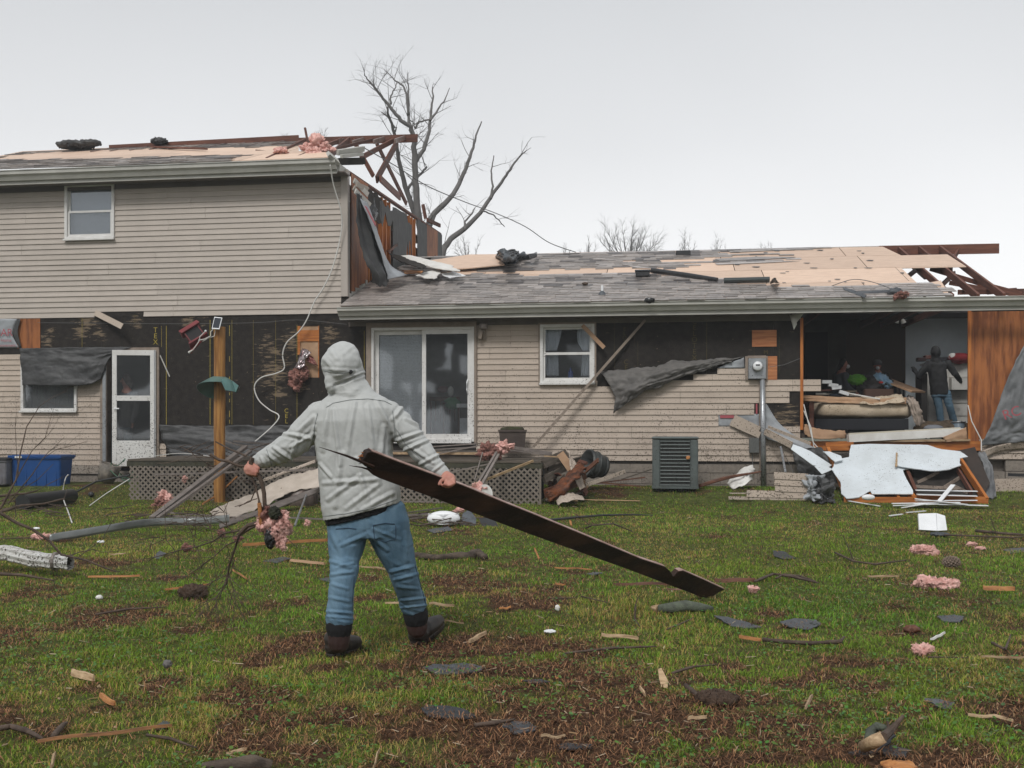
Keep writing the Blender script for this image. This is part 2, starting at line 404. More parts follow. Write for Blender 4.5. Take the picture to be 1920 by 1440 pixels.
M_BLACKP = mat('black_plastic', (.018, .019, .02), (.03, .03, .032), scale=6, rough=.35, spec=.5)
M_WIREW = mat('white_cable', (.62, .61, .58), rough=.5)
M_WIRED = mat('dark_cable', (.12, .12, .12), rough=.5)
# ================================================================ THE HOUSE
house = thing('house', 'tornado damaged tan sided house with a two storey part and torn open roofs', 'house', M=HM)
EX = 0.1016
def part(name, parent=None, label=None):      # an empty part of the house that carries its pieces
    return tag(link(name, None, parent or house, HM), label)
def HB(): return MB(HM)
rnd = random.Random(5)

# ---- siding courses -----------------------------------------------------------------
def course_mesh(name, u0, u1, z0, m, parent, lift=0.0, h=EX, wb=0.0):
    L = u1-u0; prof = [(wb-.002, 0), (wb-.019-lift, 0), (wb-.021-lift, .006), (wb-.013, h*.55), (wb-.007, h), (wb-.002, h)]
    M = HM @ Matrix.Translation(Vector((u0, 0, z0)))
    mb = MB(M); k = len(prof); vs = []
    for x in (0, L):
        for (w, z) in prof: vs.append((x, w, z))
    fs = [(i, i+1, i+1+k, i+k) for i in range(k-1)]+[tuple(range(k-1, -1, -1)), tuple(range(k, 2*k))]
    mb.add(vs, fs); return mb.build(name, m, parent, origin=M)
def siding(parent, u0, u1, z0, n, m, holes, seed, ends=None, joint=3.66):
    """n courses upward from z0; holes = (u0,u1,z0,z1); ends(i) -> list of intervals"""
    rs = random.Random(seed); off = 0
    for i in range(n):
        if i % 2 == 0: off = rs.uniform(0, joint)
        z = z0+i*EX; zc = z+EX/2
        iv = ends(i, z) if ends else [(u0, u1)]
        for (a, b, c, d) in holes:
            if c < zc < d:
                nv = []
                for (x, y) in iv:
                    if b <= x or a >= y: nv.append((x, y)); continue
                    if x < a: nv.append((x, a))
                    if y > b: nv.append((b, y))
                iv = nv
        for (x, y) in iv:
            j = math.floor((x-off)/joint)*joint+off+joint; s = x
            while j < y-.15:
                if j-s > .15:
                    course_mesh('siding_panel', s, j-.004, z, m, parent, rs.uniform(0, .004)); s = j
                j += joint
            course_mesh('siding_panel', s, y, z, m, parent, rs.uniform(0, .003))

# ---- upper storey back wall ------------------------------------------------------------
UL = U(-150); UR = U(640, 0)             # ends of the two storey part
ZUB = Z(320, 593); ZUT = 5.86
up = part('upper_wall')
wu = lambda px: U(px)
WIN1 = (U(125), U(215.5), Z(170, 447), Z(170, 347))
nc = int(round((ZUT-ZUB)/EX))
def upends(i, z):
    iv = [(UL, UR)]
    if i == 0: iv = [(UL, U(178)), (U(270), UR)]      # bottom course torn away above the door
    return iv
siding(up, UL, UR, ZUB, nc, M_SIDEUP, [WIN1], 3, upends)
HB().box(UL, WIN1[0], .0, .12, ZUB+.02, ZUT).box(WIN1[1], UR+.1, .0, .12, ZUB+.02, ZUT).box(WIN1[0], WIN1[1], .0, .12, ZUB+.02, WIN1[2]).box(WIN1[0], WIN1[1], 0, .12, WIN1[3], ZUT).build('wall_frame', M_SHEATH, up)
post = HB().box(UR, UR+.13, -.035, .1, Z(650, 556), Z(650, 318)).build('corner_post', mat('corner_trim', (.42, .375, .335), rough=.55, mud=.5, mudfn=(3, 6.5, 0, -.1)), up)
UF = UR+.13                                # plane of the flank wall

# ---- windows -----------------------------------------------------------------------------
G1 = glass('window_glass', alpha=.03, streak=.13)
G2 = glass('window_glass_dusty', alpha=.02, streak=.30)
def window(px0, px1, pyt, pyb, parent=None, fr=.055, gl=G1, mid=True, inner=None, m=M_FRAME):
    u0, u1 = U(px0), U(px1); z0, z1 = Z((px0+px1)/2, pyb), Z((px0+px1)/2, pyt)
    wnd = part('window', parent)
    b = HB(); f = fr
    b.box(u0, u0+f, -.05, .06, z0, z1).box(u1-f, u1, -.05, .06, z0, z1).box(u0+f, u1-f, -.05, .06, z1-f, z1).box(u0+f, u1-f, -.055, .06, z0, z0+f)
    b.build('frame', m, wnd, bevel=.004)
    HB().box(u0-.01, u1+.01, -.085, -.0505, z0-.022, z0+.012).build('sill', m, wnd)
    a0, a1, c0, c1 = u0+f+.001, u1-f-.001, z0+f+.001, z1-f-.001; zm = (c0+c1)/2
    s = .035
    if mid:
        for (q0, q1, w) in ((c0, zm+.017, -.015), (zm-.016, c1, .018)):
            b = HB(); b.box(a0, a0+s, w, w+.03, q0, q1).box(a1-s, a1, w, w+.03, q0, q1).box(a0+s, a1-s, w, w+.03, q1-s, q1).box(a0+s, a1-s, w, w+.03, q0, q0+s*1.3)
            b.build('sash', m, wnd)
            HB().box(a0+s, a1-s, w+.012, w+.016, q0+s*1.3, q1-s).build('pane', gl, wnd)
    else:
        HB().box(a0, a1, .0, .004, c0, c1).build('pane', gl, wnd)
    return wnd, (u0, u1, z0, z1)
w1, r1 = window(123, 216, 345, 449, up)
HB().box(r1[0]+.03, r1[1]-.03, .095, .105, r1[2]+.03, r1[3]-.03).build('roller_blind', mat('grey_blind', (.46, .49, .53), rough=.8), w1)

# ---- upper eave: gutter, fascia, soffit
def gutter(u0, u1, z0, z1, w0, parent, sag=0.0, n=14):
    g = part('gutter', parent)
    prof = [(w0+.02, z0+.10*(z1-z0)), (w0-.03, z0+.10*(z1-z0)), (w0-.065, z0+.45*(z1-z0)), (w0-.105, z0+.62*(z1-z0)), (w0-.11, z1-.012), (w0-.125, z1-.012), (w0-.125, z1), (w0-.10, z1), (w0-.098, z0+.66*(z1-z0)), (w0-.05, z0+.48*(z1-z0)), (w0+.02, z0+.2*(z1-z0))]
    k = len(prof); xs = [u0+(u1-u0)*i/n for i in range(n+1)]
    vs = [(x, w, z-sag*math.sin(math.pi*i/n)*(1+.4*noise.noise(Vector((x, 0, 0))))) for i, x in enumerate(xs) for (w, z) in prof]
    fs = [(i*k+j, i*k+(j+1) % k, (i+1)*k+(j+1) % k, (i+1)*k+j) for i in range(n) for j in range(k)]
    fs += [tuple(range(k)), tuple(n*k+j for j in range(k-1, -1, -1))]
    HB().add(vs, fs).build('trough', M_GUT, g)
    HB().box(u0, u1, w0+.021, w0+.045, z0-.02, z1-.01).build('fascia', M_GUT, g)
    HB().box(u0+.01, u1-.01, w0+.018, w0+.05, z0-.045, z0-.0202).build('drip_edge', M_GUT, g)
    return g
UPE0, UPE1 = UL-.2, U(630, -.45)
ZG0, ZG1 = Z(560, 321, -.45), Z(560, 300, -.45)
gutter(UPE0, UPE1, ZG0, ZG1, -.40, house)
HB().box(UPE0, UPE1+.12, -.352, .0, ZG0-.02, ZG0+.004).build('soffit', M_SOFF, house, label='upper soffit under the two storey eave')
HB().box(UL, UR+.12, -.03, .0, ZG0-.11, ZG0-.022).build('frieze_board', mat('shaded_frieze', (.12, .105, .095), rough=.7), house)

# ---- roof planes ---------------------------------------------------------------------------
RWU = 3.8
EU = HP(0, -.50, ZG1+.02); RU_ = HP(0, RWU, 7.58)
hu = HM.to_3x3() @ Vector((1, 0, 0)); hw_ = HM.to_3x3() @ Vector((0, 1, 0))
NU = hu.cross((RU_-EU)).normalized(); NU = NU if NU.z > 0 else -NU
RWR = 3.9
ZRG0, ZRG1 = Z(1280, 584.5, -.5), Z(1280, 566, -.5)
ER = HP(0, -.55, ZRG1+.025); RR_ = HP(0, RWR, Z(1100, 474, RWR))
NR = hu.cross((RR_-ER)).normalized(); NR = NR if NR.z > 0 else -NR
def roof_pt(Er, Rr, u, s): return Er+(Rr-Er)*s+hu*u
def roof_us(Er, Rr, p):
    d = Rr-Er; q = HMI @ p; w0 = (HMI @ Er).y; w1 = (HMI @ Rr).y
    return q.x, (q.y-w0)/(w1-w0)
def inpoly(x, y, poly):
    c = False; n = len(poly)
    for i in range(n):
        x0, y0 = poly[i]; x1, y1 = poly[(i+1) % n]
        if (y0 > y) != (y1 > y) and x < (x1-x0)*(y-y0)/(y1-y0)+x0: c = not c
    return c
def roof_poly(mb, Er, n, polypx, lift, t):
    mb.slab([onplane(x, y, Er+n*lift, n) for x, y in polypx], n, t); return mb
def shingles(root, Er, Rr, N, u0, u1, cover, bare, seed, nmax=300, srange=(0, 1)):
    Ls = (Rr-Er).length; ex = .142; rows = int(Ls/ex); rs = random.Random(seed); d = (Rr-Er).normalized()
    pieces = []
    for r in range(rows):
        u = u0-rs.uniform(0, .3)
        while u < u1:
            wd = rs.choice((.305, .305, .25, .36)); a = max(u, u0); b = min(u+wd-.006, u1); u += wd
            if b-a < .05: continue
            pc = Er+d*((r+.5)*ex)+hu*((a+b)/2)
            x, y = PX(pc)
            x += rs.uniform(-6, 6); y += rs.uniform(-1.2, 1.2)
            if not inpoly(x, y, cover) or any(inpoly(x, y, q) for q in bare): continue
            pieces.append((r, a, b))
    def geo(mb, r, a, b):
        t0 = rs.uniform(.012, .024); lo = Er+d*(r*ex)-d*(rs.choice((0, .0, .006, .012))+(.03 if r == 0 else 0)); hi = Er+d*((r+1.25)*ex)
        cup = 0
        vs = [lo+hu*a+N*.004, lo+hu*b+N*.004, hi+hu*b+N*.004, hi+hu*a+N*.004,
              lo+hu*a+N*(t0+cup), lo+hu*b+N*(t0+cup), hi+hu*b+N*.0065, hi+hu*a+N*.0065]
        mb.add(vs, [(0, 3, 2, 1), (4, 5, 6, 7), (0, 1, 5, 4), (1, 2, 6, 5), (2, 3, 7, 6), (3, 0, 4, 7)])
    front = [p for p in pieces if -9.5 < p[1] < 9.5][:nmax]; fs = set(front)
    for p in front:
        M = Matrix.Translation(Er+d*(p[0]*ex)+hu*p[1]); mb = MB(); geo(mb, *p); mb.build('shingle', M_SHING, root, origin=M)
    mb = MB()
    shad = [mat('wet_grey_shingle_b', (.46, .415, .385), (.33, .295, .275), scale=8, rough=.28, spec=.6, bump=.35, bscale=160),
            mat('wet_grey_shingle_c', (.15, .135, .13), (.09, .082, .08), scale=8, rough=.35, spec=.5, bump=.35, bscale=160)]
    for p in pieces:
        if p in fs: continue
        mb.m = rs.choice((0, 0, 1, 2)); geo(mb, *p)
    if mb.v: mb.build('shingle_field', [M_SHING]+shad, root, kind='stuff')
    return pieces

# ---- right (one storey) roof ---------------------------------------------------------------
rr = part('roof', label='low roof of the one storey wing, stripped to pale boards on its right half')
URR = U(1960, -.45); URL = UF+.02
deckR = [(700, 540), (833, 480), (1100, 473), (1655, 462.5), (1690, 479), (1776, 477), (1812, 500), (1690, 502.5), (1722, 533), (1764, 526), (1780, 552), (1780, 556), (638, 574)]
def clipdeck(Er, Rr, N, deck, root, seed, sheet_u=2.44, sheet_s=1.22):
    """roof boards laid in rows with staggered joints, cut to the outline"""
    rs = random.Random(seed); Ls = (Rr-Er).length; d = (Rr-Er).normalized()
    pu = [roof_us(Er, Rr, onplane(x, y, Er, N)) for x, y in deck]
    ps = [(a, b*Ls) for a, b in pu]
    import itertools
    def clip(poly, ax, v, keep_less):
        out = []
        for i in range(len(poly)):
            a, b = poly[i], poly[(i+1) % len(poly)]
            ia = (a[ax] <= v) == keep_less or a[ax] == v; ib = (b[ax] <= v) == keep_less or b[ax] == v
            if ia: out.append(a)
            if ia != ib and a[ax] != b[ax]:
                t = (v-a[ax])/(b[ax]-a[ax]); out.append((a[0]+(b[0]-a[0])*t, a[1]+(b[1]-a[1])*t))
        return out
    s = 0; r = 0; 
    umin = min(p[0] for p in ps); umax = max(p[0] for p in ps)
    while s < Ls+.01:
        u = umin-rs.uniform(0, 2.4)
        while u < umax:
            q = clip(clip(clip(clip(ps, 1, s+sheet_s-.014, True), 1, s, False), 0, u+sheet_u-.014, True), 0, u, False)
            if len(q) > 2:
                pts = [Er+hu*a+d*b for a, b in q]
                lf = rs.uniform(0, .0025)
                MB().slab([p+N*lf for p in pts], N, .012).build('roof_board', M_OSB, root, origin=Matrix.Translation(pts[0]))
            u += sheet_u
        s += sheet_s; r += 1
clipdeck(ER, RR_, NR, deckR, rr, 4)
coverR = [(600, 590), (700, 520), (833, 478), (1100, 470), (1560, 462), (1500, 480), (1500, 492), (1340, 500), (1232, 505), (1232, 515), (1340, 524), (1400, 534), (1480, 538), (1720, 534), (1765, 530), (1778, 548), (1785, 560), (640, 585)]
bareR = [[(790, 512), (870, 509), (960, 510), (1060, 505), (1232, 502), (1232, 513), (1100, 514), (1000, 516.5), (870, 514)],
         [(1165, 491), (1230, 489), (1340, 482.5), (1460, 478), (1500, 480), (1470, 487), (1330, 490), (1240, 493)],
         [(1330, 476), (1400, 472.5), (1660, 462), (1660, 478), (1400, 477)],
         [(1490, 470), (1600, 464), (1600, 500), (1490, 492)], [(1690, 526), (1735, 520), (1735, 530), (1700, 534)],
         [(1300, 495), (1400, 491), (1500, 488.5), (1500, 500), (1300, 504)]]
pr = shingles(rr, ER, RR_, NR, URL, U(1800, -.5), coverR, bareR, 11, 290)
# torn strips of underlay lying on the bare boards
for i, (q) in enumerate([[(1340, 485), (1420, 481), (1492, 481.5), (1470, 484), (1350, 489)], [(1340, 493), (1430, 489.5), (1500, 489), (1420, 493), (1345, 496)], [(1365, 470), (1460, 466.5), (1568, 463.5), (1480, 468), (1370, 473)], [(1160, 493), (1200, 500), (1225, 503), (1195, 502)]]):
    roof_poly(MB(), ER, NR, q, .018, .006).build('torn_underlay', M_SHING, rr)
rs = random.Random(44)
for k in range(30):
    x = rs.uniform(1350, 1780); y = rs.uniform(466, 532)
    if not inpoly(x, y, deckR): continue
    w = rs.uniform(2, 8); h = rs.uniform(.25, .8)
    roof_poly(MB(), ER, NR, [(x-w, y), (x-w*.3, y-h), (x+w, y-h*.5), (x+w*.7, y+h), (x-w*.6, y+h*.7)], .02, .006).build('torn_underlay', M_SCRAP, rr)
    # rafters and ridge of the torn right end
Dr = (RR_-ER).normalized(); LR = (RR_-ER).length
ridge = part('ridge_beam', rr)
beamo('board', roof_pt(ER, RR_, U(1648, RWR), 1)-Vector((0, 0, .10)), roof_pt(ER, RR_, U(1873, RWR), 1)-Vector((0, 0, .11)), .04, .2, M_RAFT, rr)
k = 0
uu0 = U(1684, RWR)
for k in range(3):
    u = uu0+k*.405
    top = roof_pt(ER, RR_, u, .985)-NR*.075; bot = roof_pt(ER, RR_, u, .03)-NR*.075
    if k > 5: top = roof_pt(ER, RR_, u, .55)-NR*(.075+.12*(k-5))
    beamo('rafter', bot, top, .04, .13, M_RAFT, rr)
# web members and ceiling joists seen through the gap
rs = random.Random(8)
for (x0, y0, w0, x1, y1, w1_) in [(1700, 520, 2.2, 1726, 500, 3.0), (1735, 520, 2.4, 1712, 500, 3.6), (1745, 504, 2.2, 1850, 535, 1.2), (1790, 512, 2.8, 1752, 548, 2.0), (1785, 490, 3.2, 1797, 470, 3.9), (1852, 548, 1.0, 1905, 544, 1.4), (1755, 506, 2.6, 1786, 506, 2.6), (1796, 548, .6, 1920, 546, .6), (1780, 530, 3.0, 1925, 556, 3.0), (1862, 538, .2, 1915, 552, .1)]:
    beamo('web_member', HW(x0, y0, w0), HW(x1, y1, w1_), .04, .085, M_RAFT, rr)
for k in range(16):
    u = U(1500, 0)+k*.41
    if k in (2, 3, 7, 8, 9): continue
    beamo('ceiling_joist', HP(u, -.1, ZRG0+.10), HP(u, 4.1, ZRG0+.10), .04, .12, M_RAFT, rr)
gutter(U(632, -.55), URR+.5, ZRG0, ZRG1, -.45, house, sag=-.012)
HB().box(UF+.02, U(1480, 0), -.40, .0, ZRG0-.03, ZRG0-.006).build('soffit', M_SOFF, house, label='brown soffit under the low eave')
HB().box(UF+.02, U(1500, 0), -.03, .0, ZRG0-.13, ZRG0-.032).build('frieze_board', M_SOFF, house)
# back slope of the low roof so the attic is closed behind
MB().slab([roof_pt(ER, RR_, URL, 1), roof_pt(ER, RR_, U(1655, RWR), 1), roof_pt(ER, RR_, U(1655, RWR), 1)+hw_*3.6-Vector((0, 0, 1.4)), roof_pt(ER, RR_, URL, 1)+hw_*3.6-Vector((0, 0, 1.4))], Vector((0, .3, 1)), .02).build('back_slope', M_SHING, rr)

# ---- upper roof --------------------------------------------------------------------------------
ru = part('roof', label='stripped upper roof with bare boards and open rafters at the right')
deckU = [(-130, 318), (-60, 300), (0, 292), (60, 280), (112, 268), (190, 263.5), (215, 262.5), (205, 271), (330, 270.5), (450, 268.5), (560, 266), (560, 283), (620, 286), (625, 300), (440, 306)]
clipdeck(EU, RU_, NU, deckU, ru, 6)
coverU = [(-150, 322), (-60, 299), (0, 291), (60, 279), (112, 267), (190, 262), (215, 270), (330, 269), (560, 264), (560, 274), (470, 276), (300, 279), (215, 280), (160, 283), (90, 286), (0, 292), (0, 297), (100, 298), (230, 297), (345, 291), (470, 288), (520, 296), (440, 306), (-150, 325)]
bareU = [[(-20, 297.5), (30, 293), (90, 286.5), (215, 285), (330, 282), (560, 274), (560, 287), (470, 291), (345, 293), (200, 298), (100, 299), (20, 300)], [(165, 268), (215, 263), (215, 270), (175, 274)], [(440, 294), (560, 285), (560, 301), (440, 305)]]
shingles(ru, EU, RU_, NU, UPE0, U(560, 0), coverU, bareU, 12, 10)
LU = (RU_-EU).length
for k in range(16):
    u = U(208, RWU)+k*.46
    beamo('rafter', roof_pt(EU, RU_, u, .80)-NU*.02, roof_pt(EU, RU_, u, .99)-NU*.02, .035, .09, mat('wet_rafter_edge', (.30, .24, .22), (.17, .11, .09), scale=5, rough=.3, spec=.6), ru)
beamo('board', roof_pt(EU, RU_, U(205, RWU), 1)+Vector((0, 0, .0)), roof_pt(EU, RU_, U(560, RWU), 1)+Vector((0, 0, .05)), .035, .16, M_RAFT, ru)
beamo('ridge_beam', HW(556, 266, RWU), HW(783, 259, RWU), .045, .17, M_RAFT, ru)
beamo('loose_board', onplane(286, 275.5, EU+NU*.04, NU), onplane(386, 279, EU+NU*.05, NU), .09, .03, M_RAFT, ru)
for (x0, y0, w0, x1, y1, w1_, a) in [(655, 262, 3.6, 618, 292, 0.6, .12), (575, 262, 3.7, 500, 300, -.2, .09), (640, 262, 3.7, 560, 296, .1, .09), (700, 262, 3.4, 560, 296, 0, .06),
                                   (737, 264, 3.7, 676, 296, 1.8, .10), (745, 266, 3.7, 706, 337, 2.0, .15), (662, 262, 3.7, 700, 330, 3.3, .09), (706, 268, 3.7, 762, 382, 5.5, .10),
                                   (713, 335, 2.0, 750, 370, 4.6, .14), (745, 367, 4.4, 752, 362, 4.6, .1), (793, 383, 6.6, 798, 410, 6.7, .09), (801, 412, 6.4, 825, 423, 7.2, .09),
                                   (572, 240, 2.6, 578, 272, 2.6, .08), (510, 273, 2.8, 570, 267, 3.4, .05), (480, 283, 1.6, 570, 292, 1.2, .05)]:
    beamo('rafter', HW(x0, y0, w0), HW(x1, y1, w1_), .04, a, M_RAFT, ru)
# broken gutter end and fascia stubs at the corner
gb = HB(); 
beamo('fascia_stub', HW(633, 286, -.3), HW(682, 279, .6), .05, .10, M_GUT, ru, twist=.3)
beamo('fascia_stub', HW(640, 293, -.4), HW(680, 289, .5), .05, .06, M_GUT, ru, twist=.1)
beamo('fascia_stub', HW(615, 288, -.55), HW(634, 305, -.35), .14, .06, M_GUT, ru, twist=.8)
beamo('felt_stub', HW(634, 303, .0), HW(682, 302, .5), .10, .12, M_SHEATH, ru)
HB().slab([HW(600, 318, -.5), HW(640, 322, -.3), HW(655, 318, -.05), HW(668, 324, .3), HW(640, 312, .3), HW(610, 300, -.3)], hw_*-1+Vector((0, 0, -.3)), .03)
HB().box(UPE1-.02, UF-.05, -.35, .25, ZG0-.0, ZG0+.14).build('eave_box', M_GUT, ru)
for i, (x, y, w, r) in enumerate([(597, 275, 1.0, (.19, .2, .17)), (588, 285, .6, (.14, .12, .07)), (612, 281, .9, (.12, .1, .12)), (528, 285, .6, (.13, .12, .06)), (575, 279, 1.0, (.11, .12, .07))]):
    lump('insulation', HW(x, y, w), r, M_PINK, ru, seed=i+3, sub=3, amp=.5)
tag(lump('torn_felt_roll', HW(142, 272, 3.4), (.40, .2, .045), M_FELT, None, seed=8, sub=4, amp=.6, freq=2.4), 'dark torn roofing felt bundle curled on the upper ridge at the left', 'roofing felt')
tag(lump('torn_felt_roll', HW(168, 268.5, 3.4), (.24, .14, .05), M_FELT, None, seed=11, sub=4, amp=.5, freq=2.4), 'flat grey felt flap lying right beside the dark bundle on the upper ridge', 'roofing felt')
tag(lump('torn_felt_roll', HW(298, 264.5, 3.7), (.17, .1, .05), M_FELT, None, seed=9, sub=4, amp=.6, freq=2.4), 'small dark felt flap standing up on the upper ridge among the rafters', 'roofing felt')

# ---- flank wall of the upper storey (facing right), torn open
fl = part('flank_wall')
ZFT = Z(665, 318, 0)-.02; ZFB = lambda w: (ER+(RR_-ER)*((w+.55)/(RWR+.55))).z-.1
def fx(px): return (HMI @ FLW(px, 400, UF)).y
WB = fx(828)
def flpanel(px0, px1, m, name='wall_board', drop=0.0, t=.012, zb=None, rag=0, off=0):
    w0, w1 = max(fx(px0), -.02), fx(px1); n = 5; rs = random.Random(int(px0))
    topz = ZFT-.1*min(w0, w1)-drop
    tops = [(w0+(w1-w0)*i/n, ZFT+.032*(w0+(w1-w0)*i/n)-drop+rs.uniform(-rag, 0)) for i in range(n+1)]
    zl = [ (zb if zb is not None else min(ZFB(w0), ZFB(w1), 4.2)) for _ in range(2)]
    bots = [(w1-(w1-w0)*i/n, zl[0]+(rs.uniform(0, rag*2) if zb else 0)) for i in range(n+1)]
    poly = [HP(UF+off, w, z) for w, z in tops+bots]
    MB().slab(poly, hu, t).build(name, m, fl)
flpanel(659, 690, M_PLY)
flpanel(690, 716, M_SHEATH, rag=.12, zb=5.2)
M_GSH = mat('grey_felt_board', (.085, .085, .085), (.13, .13, .128), scale=6, stretch=(3, 3, .6), rough=.8, bump=.4)
flpanel(712, 738, M_GSH, rag=.25, zb=5.35)
flpanel(737, 762, M_GSH, rag=.12)
flpanel(762, 772, M_GSH, rag=.3, zb=5.0)
flpanel(783, 801, M_GSH, rag=.05)
flpanel(801, 821, M_PLY)
flpanel(821, 829, M_GSH)
for px in (694, 706, 719, 726, 733, 764, 770, 775, 780):
    w = fx(px); beamo('stud', HP(UF-.06, w, 3.7), HP(UF-.06, w, ZFT+.032*w-.05), .05, .09, M_STUD, fl, up=hu)
HB().box(UF-.16, UF-.13, .1, WB, 3.6, ZFT-.45).build('inner_board', M_PLY, fl, label='shadowed inner lining behind the open studs')
beamo('top_plate', HP(UF-.05, 0.1, ZFT+.01), HP(UF-.05, WB, ZFT+.032*WB+.01), .09, .04, M_RAFT, fl)
for (px0, py0, px1, py1, m) in [(664, 338, 690, 365, M_GYP), (663, 352, 692, 392, M_SIDEUP), (666, 358, 694, 385, M_GYP), (668, 345, 690, 355, M_SIDEUP)]:
    beamo('torn_siding', HW(px0, py0, 0), HW(px1, py1, .9), .02, .09, m, fl, twist=.4)
# step flashing remains along the low roof
rs = random.Random(3)
for k in range(9):
    w = .05+k*.13; z = (ER+(RR_-ER)*((w+.55)/(RWR+.55))).z
    HB().box(UF+.005, UF+.012+.02*rs.random(), w, w+.11, z, z+.06+.06*rs.random()).build('step_flashing', M_GUT, fl)
HB().box(UF, UF+.05, -.5, 1.2, 0, .001)
# back wall of the upper storey
HB().box(UL, UF, 7.3, 7.42, 3, ZFT-.4).box(UL, UL+.1, .13, 7.29, 0, ZFT-.1).build('back_wall', M_SHEATH, house)
HB().box(UL+.12, UF-.2, .14, 7.2, ZFT-.12, ZFT-.08).build('attic_floor', M_GYP, house)

# the big black felt roll that hangs off the corner
fr = [[HW(668, 362, -.06), HW(676, 366, .05), HW(686, 380, .35)], [HW(668, 420, -.10), HW(690, 430, .15), HW(702, 428, .6)],
      [HW(680, 470, -.05), HW(704, 480, .2), HW(718, 474, .7)], [HW(694, 505, 0), HW(716, 512, .2), HW(729, 500, .75)], [HW(697, 531, .25), HW(722, 536, .3), HW(736, 518, .9)]]
o = grid_sheet(fr, 24, 60, amp=.045, freq=3, seed=4, mat=M_FELT, name='hanging_felt', aniso=(1.6, .7), ragged=.03, solid=.01)
tag(o, 'long black felt sheet hanging down the torn corner of the upper storey', 'roofing felt')
o = grid_sheet([[HW(676, 372, -.02), HW(690, 380, .2)], [HW(700, 432, .1), HW(708, 430, .5)], [HW(722, 500, .35), HW(730, 492, .9)], [HW(728, 524, .4), HW(764, 515, 1.0)]], 8, 40, amp=.02, freq=4, seed=6, mat=M_WRAP, name='wrap_strip')
tag(o, 'pale wrap edge with red print along the hanging black felt', 'house wrap')
o = grid_sheet([[HW(683, 385, -.08), HW(688, 388, .05)], [HW(704, 425, .02), HW(706, 422, .1)]], 3, 10, amp=.002, mat=M_RED, name='print_stripe', parent=o, solid=.002)
o = grid_sheet([[HW(686, 392, .3), HW(700, 382, .5), HW(704, 370, .6)], [HW(692, 405, .3), HW(702, 402, .5), HW(706, 395, .7)], [HW(700, 415, .4), HW(706, 412, .6), HW(709, 400, .8)]], 10, 10, amp=.05, freq=3, seed=16, mat=M_BLACKP, name='plastic_flap')
tag(o, 'glossy black plastic flap snagged on the torn flank wall', 'plastic sheet')

# ---- lower left wall ------------------------------------------------------------------------------
ll = part('lower_wall', label='left ground floor wall with bare black sheathing')
Z0L = Z(100, 872); ZT = ZUB
WINL = (U(42), U(146), Z(95, 770), Z(95, 655)); DOOR = (U(190), U(299), -.2, Z(245, 651))
def lends(i, z): return [(UL, U(192))]
nl = int((Z(100, 655)-Z0L)/EX)
siding(ll, UL, U(192), Z0L, nl, M_SIDE, [WINL], 9, lends)
HB().box(UL, U(190), -.02, -.002, Z0L-.16, Z0L-.002).build('skirt_board', mat('skirt', (.30, .26, .22), rough=.7, mud=1.2), ll)
siding(ll, U(299), U(312), Z(300, 862), 3, M_SIDE, [], 2)
# board backing: sheathing panels 1.22 m wide
def boards(root, u0, u1, z0, z1, holes, w=0.0, seams=None, m=M_SHEATH, name='sheathing_board'):
    us = sorted([u for u in (seams or []) if u0 < u < u1]); us = [u0]+us+[u1]
    for a, b in zip(us, us[1:]):
        segs = [(a, b, z0, z1)]
        for h in holes:
            ns = []
            for (p, q, r, s) in segs:
                if h[1] <= p or h[0] >= q or h[3] <= r or h[2] >= s: ns.append((p, q, r, s)); continue
                if p < h[0]: ns.append((p, h[0], r, s))
                if q > h[1]: ns.append((h[1], q, r, s))
                pa, qa = max(p, h[0]), min(q, h[1])
                if r < h[2]: ns.append((pa, qa, r, h[2]))
                if s > h[3]: ns.append((pa, qa, h[3], s))
            segs = ns
        for (p, q, r, s) in segs:
            if q-p < .01 or s-r < .01: continue
            HB().box(p+.0015, q-.0015, w, w+.012, r, s).build(name, m, root, origin=HM @ Matrix.Translation(Vector((p, 0, 0))))
ins = (U(560), U(598), Z(580, 708), Z(580, 611))
SLD = (U(697), U(890), Z(790, 828), Z(790, 614))
seamsL = [U(p) for p in (76, 155, 312, 434, 557, 683)]
torn = M_SHEATH
